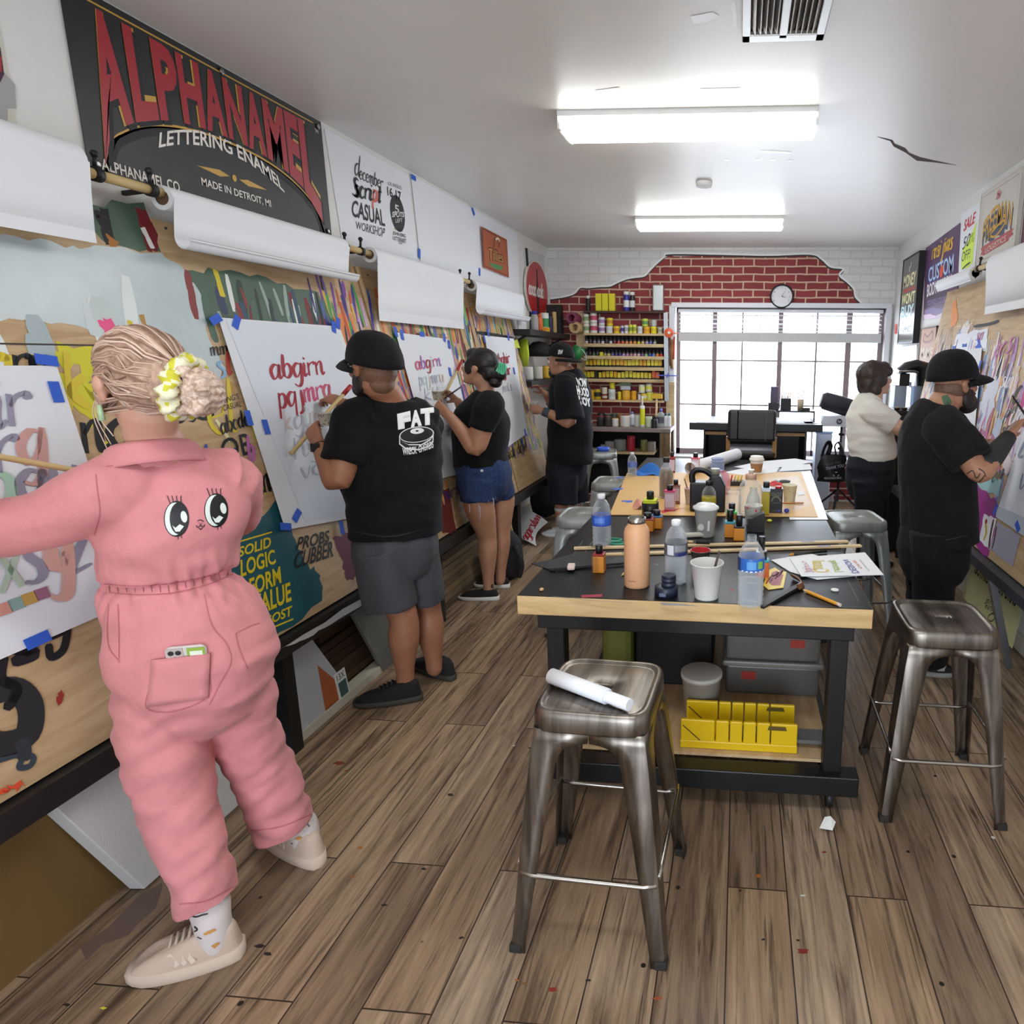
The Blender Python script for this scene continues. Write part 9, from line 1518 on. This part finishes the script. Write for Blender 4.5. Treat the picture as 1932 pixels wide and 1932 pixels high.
for a, e1, an in ((k1, J(1060, 945, 5.38), J(1060, 998, 5.38)), (k2, J(1088, 940, 5.64), J(1090, 985, 5.66))): L(b, [a[0], a[1], Vector((e1.x, e1.y, .42)), Vector((an.x, an.y, .25)), Vector((an.x, an.y, .06))], [.08, .075, .055, .058, .04], RT)
v, nr, fs = remesh(b, .0075, 3); skinmesh('body', t, v, fs, S4); face(t, H, R, 1.0); b = MB(); e = lambda x, y, z, rx, ry, rz_: b.ball(H(x, y, z), (rx, ry, rz_), DUM, n=16, rot=R); e(0, .066, -.1, .045, .044, .045); e(0, .095, -.062, .03, .012, .008); v, nr, fs = remesh(b, .006, 2); skinmesh('beard', t, v, fs, BEA)
o = ball_cap(t, H, CAPM, 1.06, back=True, brim=.08, lift=.004, soft=1.1); b = MB(); c = H(-.1, -.06, .075); f = Frame(c, R @ Vector((-.3, -1, 0)), R @ Vector((.25, 0, 1))); f.o = f.o+f.n*.012; b.text(f, 'SW', 0, -.02, .06, .04, WP, z=0, bold=.06); b.build('cap_lettering', o, world=True)
for an in (J(1060, 998, 5.38), J(1090, 985, 5.66)):
 b = MB(); b.tube([Vector((an.x, an.y, .05)), Vector((an.x, an.y, .2)), Vector((an.x, an.y, .27))], [.05, .053, .06], M('#d9d6d4', .85), n=18); b.build('sock', t, world=True); shoe(t, Vector((an.x+.08, an.y, 0)), Vector((an.x-.19, an.y+.04, 0)), M('#cfcfd2', .6), M('#e3e3e3', .6), .10, .05, name='sneaker', lace=WHITE)
b = MB(); d = (lw-le).normalized(); b.tube([lw-d*.07, lw-d*.015], [(.042, .038), (.038, .036)], M('#3a444a', .8), n=16); b.build('wristband', t, world=True); b = MB(); a, e_ = J(1045, 727, 5.5), J(997, 731, 5.55); b.tube([a, e_], .005, M('#7a2a30', .4), n=8); tag(b.build('paint_brush'), 'thin red paint brush held up by the person in backwards cap', 'brush'); pcup('small paper cup held by the person in backwards cap', J(1009, 770, 5.24), M('#c9c6c0', .6))
# ------------------------------------------------------------------ person in white tee
t = pkg('person in white tee and black trousers with short dark hair by the coffee maker', pz(1640, 1085)); S5 = skin('#d0a48e'); F = Vector((.9, .43, 0)); RT = Vector((.43, -.9, 0)); Y = 4.6
sec = [tor(1648, 745, Y, .085, .06), tor(1642, 757, Y, .14, .095), tor(1638, 785, Y, .175, .140), tor(1640, 815, Y, .175, .150), tor(1645, 845, Y, .178, .158), tor(1646, 866, Y, .175, .155)]
g = MB(); L(g, [s[0] for s in sec], [s[1] for s in sec], RT, n=28, rnd=False); rs, re, rw = J(1650, 778, 4.45), J(1704, 812, 4.42), J(1716, 806, 4.60); ls, le, lw = J(1642, 775, 4.78), J(1690, 805, 4.9), J(1712, 798, 4.95)
L(g, [J(1642, 770, 4.5), rs, rs.lerp(re, .5), rs.lerp(re, .72)], [.085, .085, .078, .072], (0, 1, 0), rnd=False); L(g, [J(1640, 770, 4.75), ls, ls.lerp(le, .6)], [.08, .075, .07], (0, 1, 0), rnd=False); v, nr, fs = remesh(g, .0085, 4); v = folds(v, nr, .010, (7, 7, 20), 4.0); v = folds(v, nr, .006, (10, 10, 34), 9.0, lambda p: max(0, 1-(p[2]-.85)/.35)); pr = Print(); skinmesh('tee_shirt', t, v, fs, fabric('#d9d5cc', .9, .25, 14, .03), pr.lay(v, fs, 5))
g = MB(); L(g, [J(1645, 855, Y), J(1642, 880, Y), J(1640, 915, Y)], [(.165, .14), (.18, .165), (.175, .16)], RT, n=28); k1 = [J(1642, 905, 4.52), J(1640, 960, 4.52), J(1636, 1020, 4.53), pz(1618, 1092).lerp(pz(1668, 1084), .25)+Vector((0, 0, .05))]; k2 = [J(1648, 905, 4.70), J(1650, 960, 4.71), J(1650, 1010, 4.72), pz(1636, 1074).lerp(pz(1682, 1068), .25)+Vector((0, 0, .05))]; L(g, k1, [(.105, .135), (.092, .105), (.07, .08), (.062, .07)], RT, rnd=False); L(g, k2, [(.105, .13), (.09, .1), (.07, .08), (.062, .07)], RT, rnd=False); v, nr, fs = remesh(g, .0085, 3); v = folds(v, nr, .008, (10, 10, 20), 2.0); skinmesh('trousers', t, v, fs, fabric('#191b22', .85, .25, 20, .2))
b = MB(); HF = Vector((.97, .24, 0)); hc = J(1652, 714, 4.62); H, R = head(b, hc, HF, tilt=-.12, s=.97); L(b, [H(0, -.02, -.06), J(1650, 745, 4.6), J(1645, 765, Y)], [.056, .056, (.09, .06)], RT); L(b, [s[0] for s in sec[1:]]+[J(1640, 915, Y)], [(s[1][0]*.75, s[1][1]*.75) for s in sec[1:]]+[(.13, .12)], RT); L(b, [rs, re, rw], [.06, .05, .03], (0, 0, 1)); L(b, [ls, le, lw], [.058, .046, .028], (0, 0, 1)); hand(b, rw, rw-re, Vector((0, 0, -1)), 1, .95, .5); hand(b, lw, lw-le, Vector((0, 0, -1)), -1, .95, .5)
for a in (k1, k2): L(b, [a[0], a[1], a[2], Vector((a[3].x, a[3].y, .06))], [.08, .07, .05, .036], RT)
v, nr, fs = remesh(b, .0065, 3); skinmesh('body', t, v, fs, S5); face(t, H, R, .97); HD2 = hairm('#1d1514', '#3d2e2a', (40, 40, 40)); b = MB(); e = lambda x, y, z, rx, ry, rz_: b.ball(H(x, y, z), (rx, ry, rz_), DUM, n=20, rot=R); e(0, -.028, .040, .096, .112, .092); e(0, -.07, -.03, .088, .066, .085); e(0, .045, .07, .072, .062, .042)
for k in (-1, 1): e(k*.078, .0, .0, .018, .055, .06); e(k*.07, -.03, -.07, .022, .04, .045); e(k*.05, .07, .045, .03, .03, .035)
v, nr, fs = remesh(b, .0065, 3); v = folds(v, nr, .007, (22, 22, 14), 2.0); skinmesh('hair', t, v, fs, HD2); shoe(t, pz(1618, 1090), pz(1668, 1082), SHB, SHS, .08, .045, name='shoe'); shoe(t, pz(1636, 1072), pz(1682, 1066), SHB, SHS, .08, .045, name='shoe')
# ------------------------------------------------------------------ person at the right board
t = pkg('bearded person in black tee and cap with a tattooed arm painting at the right board', pz(1765, 1265)); S6 = skin('#b58468'); F = Vector((.8, .6, 0)); RT = Vector((.6, -.8, 0)); Y = 3.1
sec = [tor(1778, 764, Y, .09, .07), tor(1771, 780, Y, .14, .10), tor(1766, 814, Y, .185, .135), tor(1766, 870, Y, .19, .15), tor(1768, 940, Y, .19, .155), tor(1770, 1020, Y, .192, .158)]
g = MB(); L(g, [s[0] for s in sec], [s[1] for s in sec], RT, n=28, rnd=False); rs, re, rw = J(1788, 812, 2.95), J(1850, 892, 2.82), J(1905, 822, 2.98); ls, le, lw = J(1776, 805, 3.32), J(1830, 880, 3.42), J(1845, 868, 3.3)
L(g, [J(1776, 800, 3.0), rs, rs.lerp(re, .4), rs.lerp(re, .74)], [.095, .098, .098, .096], (0, 1, 0), rnd=False); L(g, [J(1772, 800, 3.28), ls, ls.lerp(le, .8)], [.09, .09, .085], (0, 1, 0), rnd=False); v, nr, fs = remesh(g, .0075, 4); v = folds(v, nr, .012, (9, 9, 5), 6.0); v = folds(v, nr, .005, (20, 20, 14), 1.0); pr = Print(); pr.line([(1706, 1014), (1760, 1022), (1828, 1010)], 1.5, M('#26262b'), 1); skinmesh('tee_shirt', t, v, fs, fabric('#121215', .9, .2, 14, .15), pr.lay(v, fs, 6))
g = MB(); L(g, [J(1764, 975, Y), J(1762, 1020, Y), J(1760, 1060, Y)], [(.15, .12), (.178, .150), (.175, .150)], RT, n=28); A1, A2 = pz(1742, 1272).lerp(pz(1800, 1272), .25), pz(1716, 1240).lerp(pz(1776, 1238), .25); ZV = Vector((0, 0, 1)); k1 = [J(1764, 1000, 3.03), J(1763, 1060, 3.03), A1.lerp(J(1763, 1060, 3.03), .5), A1+ZV*.07]; k2 = [J(1756, 1000, 3.19), J(1752, 1060, 3.19), A2.lerp(J(1752, 1060, 3.19), .5), A2+ZV*.07]; L(g, k1, [(.105, .125), (.1, .115), (.085, .095), (.075, .085)], RT, rnd=False); L(g, k2, [(.105, .12), (.1, .11), (.085, .095), (.075, .085)], RT, rnd=False); v, nr, fs = remesh(g, .0085, 3); v = folds(v, nr, .010, (8, 8, 14), 2.0); skinmesh('trousers', t, v, fs, fabric('#131316', .9, .2, 16, .15))
b = MB(); HF = Vector((.9, .42, 0)); hc = J(1802, 722, 3.12); H, R = head(b, hc, HF, tilt=-.12, s=1.0); L(b, [H(0, -.02, -.07), J(1783, 752, 3.1), J(1774, 780, Y)], [.062, .062, (.1, .07)], RT); L(b, [s[0] for s in sec[1:]]+[J(1756, 1060, Y)], [(s[1][0]*.72, s[1][1]*.72) for s in sec[1:]]+[(.13, .11)], RT); L(b, [rs, rs.lerp(re, .6), re, re.lerp(rw, .4), rw], [.058, .054, .047, .045, .029], (0, 1, 0)); L(b, [ls, le, lw], [.055, .047, .029], (0, 1, 0)); rd_ = (rw-re).normalized()
hand(b, rw, Vector((.5, .45, .6)), Vector((.7, .0, -.5)), 1, 1.0, .6, thumb=.9); hand(b, lw, Vector((.2, .1, .9)), Vector((.7, -.5, 0)), -1, 1.0, .8)
for a in (k1, k2): L(b, [a[0], a[1], a[2], Vector((a[3].x, a[3].y, .06))], [.07, .07, .055, .04], RT)
v, nr, fs = remesh(b, .0055, 3); pr = Print(); TT = M('#4a3a34', .6); TG = M('#4a6a4c', .6)
for q in ([(1822, 896), (1835, 888), (1842, 902), (1850, 893)], [(1828, 905), (1840, 912), (1852, 905), (1858, 896)], [(1846, 884), (1856, 890), (1860, 900)], [(1786, 758), (1794, 766), (1800, 772)], [(1782, 764), (1790, 772)]): pr.line(q, 2.4, TT, 1)
pr.poly([(1776, 748), (1788, 744), (1796, 758), (1792, 770), (1780, 762)], TG, 1); skinmesh('body', t, v, fs, S6, pr.lay(v, fs, 5)); face(t, H, R, 1.0)
b = MB(); L(b, [re.lerp(rw, .12), re.lerp(rw, .5), re.lerp(rw, .97)], [.0475, .0465, .034], (0, 1, 0), n=22, rnd=False); b.m = [0]*len(b.m); b.mats = [M('#2b2d2c', .7, var=.2)]; b.build('arm_sleeve', t, world=True)
b = MB(); e = lambda x, y, z, rx, ry, rz_: b.ball(H(x, y, z), (rx, ry, rz_), DUM, n=18, rot=R); e(0, .066, -.105, .056, .050, .05); e(0, .097, -.062, .03, .012, .008)
for k in (-1, 1): e(k*.055, .028, -.075, .016, .038, .05); e(k*.066, .012, -.03, .008, .016, .035)
v, nr, fs = remesh(b, .005, 2); skinmesh('beard', t, v, fs, BEA); b = MB(); e(0, .06, .05, .066, .04, .03)
for k in (-1, 1): e(k*.066, .045, .02, .018, .03, .03)
v, nr, fs = remesh(b, .005, 2); v = folds(v, nr, .008, (60, 60, 60), 2.0); skinmesh('hair', t, v, fs, HD); ball_cap(t, H, CAPM, 1.12, brim=.085, lift=-.012, soft=1.2, tb=.12); b = MB(); e(0, -.024, -.015, .0755, .087, .07); v, nr, fs = remesh(b, .005, 2); skinmesh('cropped_hair', t, v, fs, hairm('#5a4236', '#86654f', (90, 90, 90)))
b = MB(); GM2 = M('#8a7a6a', .3, .6); b.tube([H(.080, -.01, .004), H(.075, .09, -.002)], .002, GM2, n=6)
for k in (-1, 1): c = H(k*.034, .106, -.006); b.tube([c+R @ Vector((.024*math.cos(q*PI/8), 0, .02*math.sin(q*PI/8))) for q in range(17)], .002, GM2, n=6)
b.build('glasses', t, world=True); AIR = M('#c9c9c4', .5); shoe(t, pz(1742, 1272), pz(1800, 1272), M('#1d1d1f', .7), M('#9a9890', .6), .10, .05, name='sneaker', stripe=AIR, lace=AIR); shoe(t, pz(1716, 1240), pz(1776, 1238), M('#1d1d1f', .7), M('#9a9890', .6), .10, .05, name='sneaker', stripe=AIR, lace=AIR)
pcup('patterned paper cup held by the bearded person in black cap', lw+Vector((.03, -.02, .05)), M('#bdb6a6', .6)); b = MB(); a = rw+Vector((.03, .03, .11)); b.tube([a+Vector((-.05, -.06, .07)), a+Vector((.06, .05, -.02))], [.003, .006], M('#241a18', .4), n=8); tag(b.build('paint_brush'), 'paint brush held by the tattooed arm at the right board', 'brush')
t, b = LPS; pr = Print(); script(pr.b, Frame((991, -1027, 0), (36, 60, 0), (-60, 36, 0)), 'nagpirstuvw', 0, 0, 11, RD, nib=(1.2, 2.6), z=1, sx=.62); script(pr.b, pr.fr, 'i', 978, -985, 10, RD, nib=(1.2, 2.5), z=1); pv = [Vector(q) for q in b.v]
for q in pr.lay(pv, b.f, 6): b.add(*q)
b.build('sheet', t, world=True)
